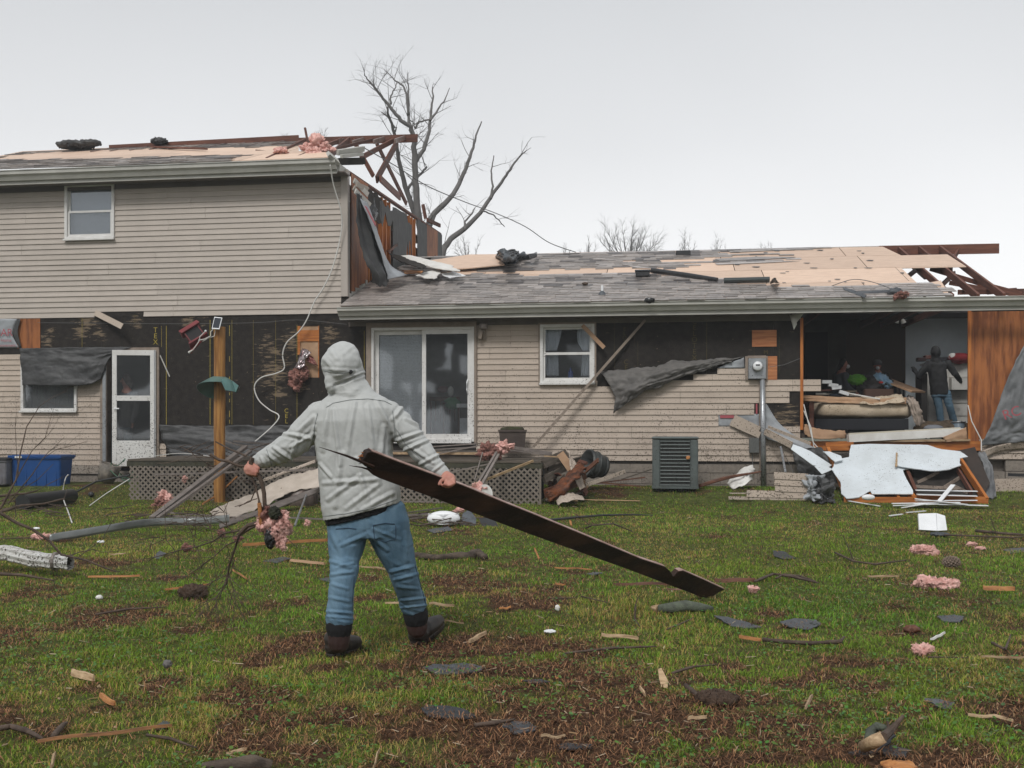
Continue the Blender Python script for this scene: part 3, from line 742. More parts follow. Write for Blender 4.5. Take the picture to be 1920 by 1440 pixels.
# torn fibre patches on the black boards: pale streaks where the facing is ripped
def torn_mat():
    m = mat('torn_fibre_sheathing', (.020, .0175, .016), (.034, .029, .025), scale=9, rough=.88, bump=.5, bscale=60, spec=.15)
    N = m.node_tree.nodes; L = m.node_tree.links; b = N['Principled BSDF']
    g = N.new('ShaderNodeNewGeometry'); mp = N.new('ShaderNodeMapping'); mp.inputs['Scale'].default_value = (1.6, 1.6, 9); L.new(g.outputs['Position'], mp.inputs[0])
    n = N.new('ShaderNodeTexNoise'); n.inputs['Scale'].default_value = 3.2; n.inputs['Detail'].default_value = 7; n.inputs['Roughness'].default_value = .72; L.new(mp.outputs[0], n.inputs[0])
    acc = None
    for (px, py, r) in [(515, 700, .5), (548, 640, .3), (505, 655, .33), (165, 605, .33), (185, 625, .2), (150, 622, .2), (360, 602, .3), (90, 640, .2), (95, 622, .15), (560, 720, .25), (620, 625, .25), (525, 735, .25), (255, 605, .18), (1470, 790, .35), (1480, 770, .2)]:
        vd = N.new('ShaderNodeVectorMath'); vd.operation = 'DISTANCE'; L.new(g.outputs['Position'], vd.inputs[0]); vd.inputs[1].default_value = HW(px, py, 0)
        mr = N.new('ShaderNodeMapRange'); mr.inputs[1].default_value = 0; mr.inputs[2].default_value = r*1.25; mr.inputs[3].default_value = .22; mr.inputs[4].default_value = 0
        L.new(vd.outputs['Value'], mr.inputs[0])
        if acc is None: acc = mr.outputs[0]
        else:
            mx = N.new('ShaderNodeMath'); mx.operation = 'MAXIMUM'; L.new(acc, mx.inputs[0]); L.new(mr.outputs[0], mx.inputs[1]); acc = mx.outputs[0]
    ad = N.new('ShaderNodeMath'); L.new(n.outputs[0], ad.inputs[0]); L.new(acc, ad.inputs[1])
    f = N.new('ShaderNodeMapRange'); f.inputs[1].default_value = .64; f.inputs[2].default_value = .71; L.new(ad.outputs[0], f.inputs[0])
    # fine pale dots (nails, chips)
    v = N.new('ShaderNodeTexVoronoi'); v.inputs['Scale'].default_value = 5.5; L.new(g.outputs['Position'], v.inputs[0])
    f2 = N.new('ShaderNodeMapRange'); f2.inputs[1].default_value = .055; f2.inputs[2].default_value = .04; L.new(v.outputs['Distance'], f2.inputs[0])
    fm = N.new('ShaderNodeMath'); fm.operation = 'MAXIMUM'; L.new(f.outputs[0], fm.inputs[0]); L.new(f2.outputs[0], fm.inputs[1])
    src = b.inputs['Base Color'].links[0].from_socket
    mx = N.new('ShaderNodeMix'); mx.data_type = 'RGBA'; L.new(fm.outputs[0], mx.inputs[0]); L.new(src, mx.inputs[6]); mx.inputs[7].default_value = (.185, .14, .095, 1)
    L.new(mx.outputs[2], b.inputs['Base Color']); return m
M_TORN = torn_mat()
boards(ll, UL, SLD[0], Z0L-.1, ZUB-.004, [WINL, DOOR, ins], 0.0, seamsL, M_TORN)
boards(up, U(178), U(272), ZUB+.001, ZUB+EX, [], -.006, [], M_TORN)
HB().box(U(33), U(76), -.014, -.0025, Z(55, 653), Z(55, 597)).build('plywood_patch', M_PLY, ll)
# printed lines and letters on the sheathing
pl = part('sheathing_print', ll)
def vline(px, py0, py1, w=-.004, wd=.009, m=M_YEL, root=None):
    HB().box(U(px)-wd/2, U(px)+wd/2, w, w+.002, Z(px, py1), Z(px, py0)).build('printed_line', m, root or ll)
for (px, a, b, wd) in [(312, 611, 796, .010), (394, 600, 796, .010), (435, 600, 796, .006), (557, 610, 840, .006), (154, 595, 652, .005), (303, 611, 650, .005), (683, 620, 740, .007), (475, 600, 796, .003), (517, 600, 790, .003)]: vline(px, a, b, wd=wd)
M_YELF = mat('faded_yellow_print', (.10, .08, .025), (.05, .04, .02), scale=60, rough=.8)
for k, (a, b) in enumerate([(610, 630), (668, 678), (706, 716), (736, 741), (748, 754), (770, 782), (787, 794)]): vline(430.5, a, b, wd=.012)
text_mesh('sheathing_lettering', 'T\nE\nX', .135, wallM(291.5, 623, -.004), M_YEL, ll)
text_mesh('sheathing_lettering', 'T\nE', .11, wallM(253, 598, -.009), M_YELF, ll)
text_mesh('sheathing_lettering', 'C\nE\nL', .115, wallM(537, 774, -.004), M_YEL, ll)
text_mesh('sheathing_lettering', 'C\nE\nL\nO\nT\nE\nX', .125, wallM(1302, 607, -.004), M_YELF, ll)
text_mesh('sheathing_lettering', 'C\nE', .12, wallM(1174, 683, -.004), M_YELF, ll)
text_mesh('sheathing_lettering', 'E\nL\nO\nT', .09, wallM(1171, 620, -.004), M_YELF, ll)
text_mesh('sheathing_lettering', 'M', .10, wallM(1436, 664, -.004), M_YELF, ll)
# hole in the sheathing at the insulation
HB().box(ins[0], ins[1], .014, .03, ins[2], ins[3]).build('gypsum_back', M_KRAFT, ll)
HB().box(ins[0]+.0, ins[1], -.004, .012, Z(580, 640), Z(580, 619)).build('wood_block', M_STUD, ll)
HB().box(ins[0]-.02, ins[0]+.03, -.006, .0, Z(580, 665), ins[3]).build('wood_edge', M_STUD, ll)
HB().box(ins[1]-.012, ins[1]+.004, -.006, .0, ins[2], ins[3]).build('wood_edge', M_STUD, ll)
# grey wrap with red print, top left
o = grid_sheet([[HW(-60, 597, -.02), HW(32, 598, -.02)], [HW(-60, 625, -.02), HW(23, 625, -.02)], [HW(-60, 653, -.02), HW(35, 652, -.02)]], 20, 14, amp=.02, freq=2.2, seed=2, mat=M_WRAP, name='house_wrap', parent=ll)
text_mesh('wrap_lettering', 'HAR', .20, wallM(6, 630, -.05), M_RED, ll)
text_mesh('wrap_lettering', 'Your Home', .09, wallM(2, 641, -.05), M_RED, ll)
text_mesh('wrap_lettering', 'Improvement', .08, wallM(10, 650, -.05), M_RED, ll)
o = grid_sheet([[HW(32, 598, -.03), HW(38, 598, -.06)], [HW(24, 622, -.03), HW(33, 624, -.07)], [HW(36, 653, -.03), HW(40, 653, -.05)]], 6, 12, amp=.01, seed=3, mat=M_FELT, name='wrap_curl', parent=ll)
# left window
w2, r2 = window(41, 146, 655, 771, ll, gl=G2, mid=False)
HB().box(r2[0], r2[1], .35, .36, r2[2], r2[3]).build('curtain', mat('dim_curtain', (.20, .20, .18), (.12, .12, .11), scale=3, stretch=(9, 1, 1), rough=.9), w2)
# black felt flap over the window
o = grid_sheet([[HW(36, 653, -.08), HW(95, 652, -.09), HW(160, 651, -.08), HW(246, 650, -.08)], [HW(38, 680, -.12), HW(95, 682, -.16), HW(160, 680, -.14), HW(208, 668, -.10)], [HW(42, 722, -.14), HW(95, 723, -.22), HW(160, 722, -.2), HW(188, 712, -.12)]], 70, 30, amp=.022, freq=5, seed=5, mat=M_FELT, name='felt_flap', aniso=(1, 1.6), ragged=.012)
tag(o, 'black felt flap hanging over the top of the left ground floor window', 'roofing felt')
# lower felt sheet behind the deck
o = grid_sheet([[HW(298, 797, -.03), HW(420, 798, -.03), HW(520, 797, -.03), HW(590, 796, -.03)], [HW(306, 830, -.08), HW(420, 838, -.16), HW(520, 830, -.1), HW(590, 830, -.06)], [HW(330, 866, -.10), HW(420, 868, -.22), HW(520, 868, -.15), HW(590, 868, -.1)]], 80, 24, amp=.05, freq=4, seed=15, mat=M_FELT, name='felt_sheet', aniso=(1, 1.2), ragged=.01)
tag(o, 'black felt sheet sagging from the wall behind the deck', 'roofing felt')
# storm door and its frame
df = part('door_frame', ll)
z1 = Z(245, 652); zb = Z(245, 873)
HB().box(U(190), U(203), -.05, .1, zb, z1-.06).box(U(291), U(300), -.05, .1, zb, z1-.06).box(U(190), U(300), -.05, .1, z1-.06, z1).build('jamb', M_TRIM, df)
HB().box(U(196), U(202), -.075, -.0505, zb, z1-.1).build('white_stop', M_METAL, df)
dr = part('storm_door', ll)
hinge = HW(292, 0, -.06); 
uh, _ = UZ(293, 0, -.06); ang = R(-16); dw = .80
DMx = HM @ Matrix.Translation(Vector((uh, -.07, 0))) @ Matrix.Rotation(R(180)+R(14), 4, 'Z')
def DB(): return MB(DMx)
zt_, zb_ = Z(255, 657, -.1), Z(255, 874, -.1); st = .085
zm0, zm1, zk = Z(255, 749, -.1), Z(255, 744, -.1), Z(255, 826, -.1)
DB().box(0, st+.02, -.018, .018, zb_, zt_).box(dw-st, dw, -.018, .018, zb_, zt_).box(st+.02, dw-st, -.018, .018, zt_-.10, zt_).box(st+.02, dw-st, -.018, .018, zm0-.03, zm1+.02).box(st+.02, dw-st, -.018, .018, zb_, zk).build('door_panel', M_FRAME, dr, bevel=.004)
DB().box(st+.02, dw-st, -.002, .002, zm1+.02, zt_-.10).build('pane', G1, dr)
DB().box(st+.02, dw-st, -.002, .002, zk, zm0-.03).build('pane', glass('screen_glass', tint=(.6, .58, .56), alpha=.05, streak=.1), dr)
DB().tube([(dw-.05, .02, Z(255, 766, -.1)), (dw-.05, .06, Z(255, 766, -.1)), (dw-.14, .07, Z(255, 766.5, -.1))], .012).build('handle', M_WHITE, dr)
DB().box(.01, .03, .019, .024, zb_, zt_).build('hinge_strip', M_METAL, dr)
# dangling siding strip above the door, thin cable
beamo('loose_siding', HW(178, 586, -.03), HW(229, 612, -.25), .01, .11, M_SIDE, ll, twist=-.25)
beamo('loose_siding', HW(300, 666, -.03), HW(318, 706, -.05), .006, .02, M_GUT, ll)

# ---- right wing wall --------------------------------------------------------------------------------
rw = part('wing_wall', label='right one storey wall, siding half stripped')
ZB = Z(1150, 864); ZTR = ZRG0-.14
UOP0, UOP1 = U(1503), U(1815)
WINR = (U(1014), U(1114), Z(1064, 717), Z(1064, 609))
def rends(i, z):
    a = U(893)
    py = 864-(z+EX/2-ZB)/EX*10.72
    if py < 602: return [(a, U(1014))]
    if py < 722:
        r = [(a, U(1012))]
        if py > 709.5: r = [(a, U(1120)), (U(1240), U(1539))]
        elif py > 699: r = [(a, U(1012)), (U(1300), U(1398))]
        elif py > 689: r = [(a, U(1012)), (U(1345), U(1398))]
        return r
    if py < 733: return [(a, U(1539))]
    if py < 755: return [(a, U(1480))]
    if py < 777: return [(a, U(1414))]
    if py < 799: return [(a, U(1347))]
    return [(a, U(1500))]
siding(rw, 0, 0, ZB, int((ZTR-ZB)/EX)+1, M_SIDE, [WINR], 21, rends)
siding(rw, U(1838), U(2000), Z(1880, 861), 3, M_SIDE, [], 23)
boards(rw, SLD[1], UOP0, ZB-.05, ZRG0-.0, [WINR], 0.0, [U(p) for p in (1000, 1152, 1325, 1450)], M_TORN)
boards(rw, SLD[0], SLD[1], SLD[3], ZRG0, [], 0.0, [], M_SHEATH)
boards(rw, SLD[0], SLD[1], ZB-.3, SLD[2], [], 0.0, [], M_SHEATH)
for (px, a, b, wd) in [(1152, 600, 690, .005), (1325, 600, 675, .009), (1196, 640, 690, .005), (1461, 632, 700, .006), (1190, 600, 650, .003), (1414, 632, 668, .004)]: vline(px, a, b, wd=wd, root=rw, m=M_YELF)
HB().box(U(1410), U(1456), -.014, -.002, Z(1433, 650), Z(1433, 619)).build('plywood_patch', M_PLYH, rw)
HB().box(U(1436), U(1457), -.014, -.002, Z(1447, 712), Z(1447, 668)).build('plywood_patch', M_PLYH, rw)
# foundation blocks
fd = part('foundation', house)
rs = random.Random(4)
for r in range(4):
    z = ZB-.003-(r+1)*.2
    u = U(890)+(.2 if r % 2 else 0)
    while u < U(1540)-.05:
        HB().box(u+.005, u+.392, -.0+rs.uniform(0, .004), .15, z+.005, z+.195).build('block', M_BLOCK, fd, origin=HM @ Matrix.Translation(Vector((u, 0, z)))); u += .4
for r in range(3):
    z = Z(1880, 861)-.003-(r+1)*.2; u = U(1838)
    while u < U(2000):
        if not (r == 0 and U(1838) < u+.2 < U(1892)): HB().box(u+.005, u+.392, 0, .15, z+.005, z+.195).build('block', M_BLOCK, fd, origin=HM @ Matrix.Translation(Vector((u, 0, z))))
        u += .4
HB().box(U(890), U(1540), .02, .14, -.5, ZB).box(UL, U(690), .02, .14, -.5, Z0L-.11).box(U(1540), U(2000), .152, .16, -.5, .9).build('foundation_core', M_BLOCK, fd)
# slider door
sl = part('sliding_door', rw)
u0, u1, z0, z1 = SLD; um = U(795); f = .075
HB().box(u0-.09, u0, -.06, .05, z0-.02, z1+.09).box(u1, u1+.045, -.06, .05, z0-.02, z1+.09).box(u0, u1, -.06, .05, z1, z1+.09).build('frame', M_TRIM, sl)
b = HB(); b.box(u0, u0+.05, -.05, .09, z0, z1).box(u1-.05, u1, -.05, .09, z0, z1).box(u0+.05, u1-.05, -.05, .09, z1-.05, z1).box(u0+.05, u1-.05, -.07, .09, z0-.03, z0+.05)
b.build('track_frame', M_FRAME, sl, bevel=.004)
for (a, c, w, gl) in ((u0+.05, um+.03, .04, G2), (um-.03, u1-.05, -.035, G1)):
    HB().box(a, a+f, w, w+.04, z0+.051, z1-.051).box(c-f, c, w, w+.04, z0+.051, z1-.051).box(a+f, c-f, w, w+.04, z1-.051-f, z1-.051).box(a+f, c-f, w, w+.04, z0+.051, z0+.051+f*1.2).build('sash', M_FRAME, sl)
    HB().box(a+f, c-f, w+.016, w+.021, z0+.051+f*1.2, z1-.051-f).build('pane', gl, sl)
HB().tube([(U(878), -.045, Z(880, 738)), (U(877), -.09, Z(880, 732)), (U(877), -.09, Z(880, 718)), (U(878), -.045, Z(880, 712))], .012).build('handle', M_WHITE, sl)
M_BL = mat('pale_blind', (.84, .86, .88), rough=.7)
zz = z0+.14
while zz < z1-.12:
    HB().add([(u0+.13, .086, zz), (um-.06, .086, zz), (um-.06, .094, zz+.023), (u0+.13, .094, zz+.023)], [(0, 1, 2, 3)]).build('blind_slat', M_BL, sl); zz += .0255
# kitchen window with curtains
w3, r3 = window(1013, 1115, 608, 719, rw, gl=glass('kitchen_glass', alpha=-.02, streak=.10))
HB().box(r3[0]-.03, r3[0], -.04, .01, r3[2]-.02, r3[3]+.03).box(r3[1], r3[1]+.03, -.04, .01, r3[2]-.02, r3[3]+.03).box(r3[0], r3[1], -.04, .01, r3[3], r3[3]+.03).build('casing', M_TRIM, w3)
M_CUR = mat('white_curtain', (.62, .65, .70), (.50, .53, .57), scale=3, stretch=(14, 1, .4), rough=.9)
def curtain(poly): return grid_sheet([[HW(x, y, .13) for x, y in row] for row in poly], 26, 10, amp=.025, freq=7, aniso=(1, .1), seed=2, mat=M_CUR, name='curtain', parent=w3, solid=.002)
curtain([[(1021, 615), (1054, 615)], [(1021, 640), (1050, 636)], [(1021, 658), (1044, 657)]])
curtain([[(1082, 615), (1108, 615)], [(1083, 640), (1108, 640)], [(1093, 658), (1108, 658)]])
curtain([[(1021, 664), (1047, 664)], [(1023, 705), (1048, 705)]])
curtain([[(1092, 664), (1108, 664)], [(1089, 705), (1108, 705)]])
HB().lathe([(.035, 0), (.05, .04), (.045, .16), (.02, .2), (.02, .24)], Matrix.Translation(Vector((U(1068), .2, r3[2]+.05))), 14).build('blue_bottle', mat('blue_plastic_bottle', (.05, .10, .35), rough=.4), w3)
# wall lamp beside the door
wlm = part('wall_lamp', rw)
HB().box(U(900), U(912), -.06, -.022, Z(905, 638), Z(905, 607)).build('back_plate', M_TRIM, wlm)
HB().lathe([(.03, 0), (.075, .02), (.075, .09), (.05, .12)], Matrix.Translation(Vector((U(909), -.11, Z(905, 619)))), 16).build('lamp_head', M_RAIL, wlm)
HB().beam((U(902), -.1, Z(905, 636)), (U(905), -.1, Z(905, 622)), .1, .06).build('sensor', M_TRIM, wlm)
# diagonal loose trim pieces
beamo('loose_trim', HW(1210, 600, -.03), HW(1000, 838, -.28), .03, .045, M_TRIM, rw)
beamo('loose_trim', HW(1092, 610, -.08), HW(1133, 652, -.16), .012, .07, M_KRAFT, rw)
# electric meter
mt = part('electric_meter', rw)
HB().box(U(1397), U(1402), -.05, .0, Z(1417, 712), Z(1417, 668)).box(U(1402), U(1436), -.05, .0, Z(1417, 672), Z(1417, 667)).box(U(1436.5), U(1439), -.05, .0, Z(1417, 712), Z(1417, 668)).build('mounting_trim', M_TRIM, mt)
HB().box(U(1402.5), U(1435.5), -.13, -.02, Z(1417, 711), Z(1417, 672.5)).build('meter_box', M_METAL, mt, bevel=.008)
Mm = HM @ Matrix.Translation(Vector((U(1419), -.13, Z(1419, 687.5)))) @ Matrix.Rotation(R(90), 4, 'X')
MB(Mm).lathe([(.095, 0), (.095, .03), (.085, .035)], Matrix.Identity(4), 28).build('meter_ring', M_METAL, mt, smooth=True)
MB(Mm).lathe([(.08, 0), (.08, .08), (.07, .095), (.0, .1)], Matrix.Identity(4), 28).build('meter_dial', M_WHITE, mt, smooth=True)
MB(Mm).box(-.035, .035, .005, .028, .099, .103).build('display', M_DARK, mt)
HB().tube([(U(1429), -.075, Z(1429, 711)), (U(1431), -.075, .2)], .045, 16).build('conduit', M_METAL, mt, smooth=True)
HB().tube([(U(1424), -.03, Z(1424, 715)), (U(1425), -.03, .35)], .012, 8).build('thin_conduit', M_TRIM, mt)
jb = part('junction_box', rw)
HB().box(U(1404), U(1422.5), -.12, -.03, Z(1413, 849), Z(1413, 821)).build('box', mat('grey_box', (.10, .105, .10), (.14, .14, .135), scale=40, rough=.5, metal=.3), jb, bevel=.006)
HB().tube([(U(1410), -.05, Z(1413, 850)), (U(1412), -.06, .4)], .008, 6).build('lead', M_WIRED, jb)
# wrap under the missing siding
grid_sheet([[HW(1346, 776, -.006), HW(1427, 776, -.006)], [HW(1346, 800, -.006), HW(1427, 800, -.006)]], 10, 6, amp=.006, seed=4, mat=M_WRAP, name='house_wrap', parent=rw)
HB().box(U(1350), U(1376), -.022, -.014, Z(1360, 784), Z(1360, 778.5)).box(U(1417), U(1420), -.022, -.014, Z(1417, 776), Z(1417, 757)).build('print_block', M_RED, rw)
grid_sheet([[HW(1427, 757, -.01), HW(1437, 757, -.01)], [HW(1427, 785, -.03), HW(1462, 794, -.03)], [HW(1427, 810, -.08), HW(1500, 822, -.1)], [HW(1440, 824, -.1), HW(1545, 850, -.3)]], 20, 20, amp=.02, seed=24, freq=2, mat=M_WRAP, name='house_wrap', parent=rw)
# diagonal wrap sheet torn off the wing wall
o = grid_sheet([[HW(1125, 696, -.04), HW(1205, 688, -.05), HW(1260, 679, -.05), HW(1330, 672, -.04), HW(1395, 668, -.03)],
                [HW(1138, 715, -.16), HW(1200, 704, -.2), HW(1262, 692, -.2), HW(1325, 680, -.12), HW(1378, 674, -.05)],
                [HW(1152, 745, -.18), HW(1195, 728, -.26), HW(1255, 710, -.2), HW(1322, 690, -.1), HW(1370, 678, -.05)],
                [HW(1150, 776, -.12), HW(1188, 748, -.16), HW(1242, 722, -.12), HW(1310, 698, -.06), HW(1364, 682, -.04)]], 90, 34, amp=.05, freq=5, seed=7, mat=mat('torn_grey_felt', (.10, .095, .09), (.155, .145, .135), scale=5, rough=.7, bump=.7, bscale=20), name='felt_sheet', aniso=(1.4, .8), ragged=.015)
tag(o, 'long torn grey felt sheet drooping across the black wall left of the electric meter', 'roofing felt')
grid_sheet([[HW(1362, 683, -.02), HW(1395, 670, -.02)], [HW(1345, 690, -.02), HW(1396, 690, -.02)]], 8, 6, amp=.006, seed=9, mat=M_WRAP, name='house_wrap', parent=rw)
# stud at the room opening, plywood wall on the right
beamo('stud', HP(UOP0, -.01, Z(1503, 806)), HP(UOP0, -.01, Z(1503, 596)), .05, .04, M_STUD, rw, up=hw_)
beamo('stud', HP(UOP1+.02, -.01, Z(1815, 828)), HP(UOP1+.02, -.01, Z(1815, 572)), .05, .05, M_STUD, rw, up=hw_)
pu0 = UOP1+.05
for a, b in ((pu0, pu0+1.22), (pu0+1.222, pu0+2.4)):
    HB().box(a, b-.002, -.004, .012, Z(1860, 828), Z(1860, 584)).build('plywood_sheet', M_PLY, rw, origin=HM @ Matrix.Translation(Vector((a, 0, 1))))
    HB().box(a, b-.002, .0, .016, Z(1860, 581), Z(1860, 566)).build('plywood_sheet', M_PLY, rw, origin=HM @ Matrix.Translation(Vector((a, 0, 3))))
HB().box(pu0, pu0+2.4, .02, .03, .8, 3.3).build('wall_back', M_SHEATH, rw)
o = grid_sheet([[HW(1935, 620, -.05), HW(1990, 600, -.05)], [HW(1893, 700, -.10), HW(1990, 700, -.10)], [HW(1862, 790, -.18), HW(1990, 790, -.14)], [HW(1838, 836, -.15), HW(1990, 822, -.12)]], 34, 60, amp=.05, freq=4, seed=31, mat=mat('grey_black_wrap', (.10, .105, .11), (.20, .205, .21), scale=2.5, rough=.55, bump=.7, bscale=14), name='wrap_sheet', ragged=.01)
tag(o, 'grey black house wrap sheet hanging over the plywood wall at the right edge', 'house wrap')
text_mesh('wrap_lettering', 'RC', .23, wallM(1900, 782, -.26, R(20)), M_RED, o)
beamo('sill_plate', HP(U(1835), -.03, Z(1870, 861, 0)+.32), HP(U(2000), -.03, Z(1870, 861)+.40), .04, .03, M_SIDE, rw)
grid_sheet([[HW(1842, 845, -.1), HW(1880, 833, -.12), HW(1960, 822, -.1)], [HW(1842, 861, -.08), HW(1880, 846, -.06), HW(1960, 840, -.04)]], 14, 5, amp=.006, mat=M_SIDE, name='bowed_siding', parent=rw)
# ================================================================ ROOM, INTERIORS
FLZ = 1.12
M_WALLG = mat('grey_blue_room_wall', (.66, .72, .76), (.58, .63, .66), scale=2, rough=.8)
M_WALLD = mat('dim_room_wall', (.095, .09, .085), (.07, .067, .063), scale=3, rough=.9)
rm = part('bedroom', label='open bedroom behind the missing wall')
RW0, RW1, RD = UOP0-.02, U(1845, 4.2), 4.2
HB().box(RW0-.1, RW1+.1, .016, RD, FLZ-.08, FLZ).build('floor', mat('dirty_floor', (.09, .07, .055), (.05, .04, .032), scale=6, rough=.8), rm)
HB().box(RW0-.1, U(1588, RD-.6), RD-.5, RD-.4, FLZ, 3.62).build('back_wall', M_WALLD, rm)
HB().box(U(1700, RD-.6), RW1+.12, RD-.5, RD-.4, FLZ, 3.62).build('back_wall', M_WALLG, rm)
HB().box(U(1588, RD-.6)+.003, U(1700, RD-.6)-.003, RD-.5, RD-.4, FLZ+2.0-.95, 3.62).build('closet_header', mat('closet_header', (.08, .062, .05), rough=.8), rm)
HB().box(U(1585, RD), U(1706, RD), RD+.1, RD+.16, FLZ, 3.3).box(U(1585, RD), U(1587, RD), RD-.39, RD+.1, FLZ, 3.3).box(U(1704, RD), U(1706, RD), RD-.39, RD+.1, FLZ, 3.3).build('closet_lining', M_DARK, rm)
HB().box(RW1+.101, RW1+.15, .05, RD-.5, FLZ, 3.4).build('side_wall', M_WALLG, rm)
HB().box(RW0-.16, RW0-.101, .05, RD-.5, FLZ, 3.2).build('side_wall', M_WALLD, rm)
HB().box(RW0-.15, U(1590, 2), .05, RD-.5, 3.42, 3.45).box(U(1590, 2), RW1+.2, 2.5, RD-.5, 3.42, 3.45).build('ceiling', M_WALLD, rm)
HB().box(U(1512, RD-.6), U(1553, RD-.6), RD-.53, RD-.505, FLZ, FLZ+2.05).build('dark_doorway', M_DARK, rm)
for i, (px, py) in enumerate([(1680, 605), (1695, 606)]):
    HB().lathe([(.015, .09), (.04, .06), (.05, 0)], Matrix.Translation(Vector((U(px, 2.6), 2.6, Z(px, py, 2.6)))) @ Matrix.Rotation(R(20-40*i), 4, 'Y'), 14).build('ceiling_lamp_shade', M_GYP, rm)
cl = part('closet_clothes', rm)
rs = random.Random(2)
ccol = [(.05, .05, .055), (.08, .06, .045), (.04, .045, .06), (.12, .10, .08), (.06, .03, .03), (.15, .15, .14)]
for i in range(26):
    px = 1592+i*4.1; m = mat('clothes_%d' % (i % 6), ccol[i % 6], rough=.9)
    u = U(px, RD-.2); h = rs.uniform(.6, 1.0)
    HB().beam((u, RD-.2, FLZ+1.55), (u+rs.uniform(-.02, .02), RD-.2, FLZ+1.55-h), .035, .4, up=(0, 1, 0)).build('hanging_garment', m, cl)
HB().tube([(U(1590, RD), RD-.2, FLZ+1.58), (U(1702, RD), RD-.2, FLZ+1.58)], .015).build('closet_rail', M_RAIL, cl)
# bed
bed = thing('bed', 'mud splattered beige mattress on a dark bed frame in the torn open bedroom', 'bed', HW(1620, 800, 1.2))
BU0, BU1 = U(1530, .45), U(1716, .45)
M_MATT = mat('stained_beige_mattress', (.60, .50, .38), (.44, .35, .25), scale=5, rough=.85, mud=1.1, bump=.5, bscale=20, mudfn=(1, 3, .03, .03))
zt, zb0 = Z(1600, 753, .45), Z(1600, 784, .45)
def puffy(name, u0, u1, w0, w1, z0, z1, m, parent, seed=0, amp=.02, bulge=.03):
    n = 26; vs = []; 
    ring = []
    for k in range(24):
        a = 2*math.pi*k/24; c, s_ = math.cos(a), math.sin(a)
        e_ = lambda x: math.copysign(abs(x)**.35, x)
        ring.append((e_(c), e_(s_)))
    for i in range(n+1):
        u = u0+(u1-u0)*i/n; ed = min(1, min(i, n-i)/1.5*.25+.75)
        for (c, s_) in ring:
            h = noise.noise(Vector((u*3, c*2+seed, s_*2)))*amp+noise.noise(Vector((u*9, c*5+seed, s_*5)))*amp*.5
            vs.append((u, (w0+w1)/2+(w1-w0)/2*c*ed+h, (z0+z1)/2+((z1-z0)/2*ed+h)*s_))
    fs = [(i*24+j, i*24+(j+1) % 24, (i+1)*24+(j+1) % 24, (i+1)*24+j) for i in range(n) for j in range(24)]
    fs += [tuple(range(23, -1, -1)), tuple(n*24+j for j in range(24))]
    return HB().add(vs, fs).build(name, m, parent, smooth=True)
puffy('mattress', BU0, BU1, .45, 2.4, zb0, zt, M_MATT, bed, 1, .03)
HB().box(BU0, BU1-.1, .5, 2.35, zb0-.2, zb0-.01).build('box_base', mat('dark_base_fabric', (.02, .021, .025), rough=.9), bed)
HB().box(BU0-.12, BU0-.04, .42, .50, FLZ, zt-.02).box(BU0-.12, BU0-.04, .42, 2.4, zb0+.22, zb0+.30).build('bed_frame', M_RAFT, bed)
o = grid_sheet([[HW(1505, 742, .4), HW(1560, 742, .5), HW(1640, 746, .5), HW(1700, 745, .5)], [HW(1508, 752, .38), HW(1560, 754, .42), HW(1640, 756, .42), HW(1700, 756, .40)]], 40, 8, amp=.05, freq=4, seed=3, mat=M_KRAFT, name='rumpled_cover', parent=bed)
o = grid_sheet([[HW(1688, 747, .9), HW(1705, 740, .8), HW(1718, 745, .7)], [HW(1700, 752, .42), HW(1712, 748, .38), HW(1722, 755, .45)], [HW(1708, 775, .36), HW(1720, 770, .32), HW(1729, 772, .45)], [HW(1716, 797, .40), HW(1726, 799, .36), HW(1734, 792, .5)]], 20, 40, amp=.05, freq=4, seed=13, aniso=(2.2, .6), mat=mat('dusty_pink_blanket', (.40, .33, .28), (.28, .23, .19), scale=9, rough=.9, bump=.5), name='blanket')
tag(o, 'rumpled beige blanket spilling over the right end of the bed', 'blanket')
o = grid_sheet([[HW(1610, 744, .6), HW(1650, 742, .6), HW(1690, 738, .6)], [HW(1612, 756, .40), HW(1650, 757, .38), HW(1698, 752, .36)]], 30, 10, amp=.04, freq=4, seed=14, mat=M_MATT, name='bed_cover')
tag(o, 'muddy bed cover pushed back along the mattress top', 'bed cover')
# things piled on the bed
o = lump('green_bag', HW(1608, 712, .9), (.15, .10, .07), mat('bright_green_cloth', (.13, .34, .03), (.06, .20, .02), scale=5, rough=.6), seed=2, sub=4, amp=.55, freq=2.2); tag(o, 'bright green bag on the pile on the bed', 'bag')
o = lump('pile_of_clothes', HW(1640, 722, 1.0), (.26, .2, .16), mat('dark_clothes', (.03, .03, .033), (.05, .045, .045), rough=.8), seed=5, sub=4, amp=.6, freq=2.2); tag(o, 'dark heap of clothes behind the green bag on the bed', 'clothes')
o = lump('blue_garment', HW(1655, 714, .85), (.17, .12, .07), mat('light_blue_cloth', (.18, .32, .48), (.32, .44, .55), rough=.7), seed=7, sub=4, amp=.55, freq=2.2, rot=Matrix.Rotation(R(35), 3, 'Y')); tag(o, 'light blue garment with a red patch on top of the pile on the bed', 'clothes')
lump('red_patch', HW(1652, 717, .72), (.04, .03, .02), mat('red_cloth', (.45, .04, .03), rough=.7), o, seed=3, sub=2, amp=.2)
o = HB().box(U(1617, .9), U(1672, .9), .7, 1.1, Z(1640, 746, .7), Z(1640, 729, .7)).build('brown_box', mat('brown_leather', (.10, .055, .04), (.07, .04, .03), rough=.6), origin=HM, bevel=.02); tag(o, 'brown trunk with rounded edges standing on the bed', 'trunk')
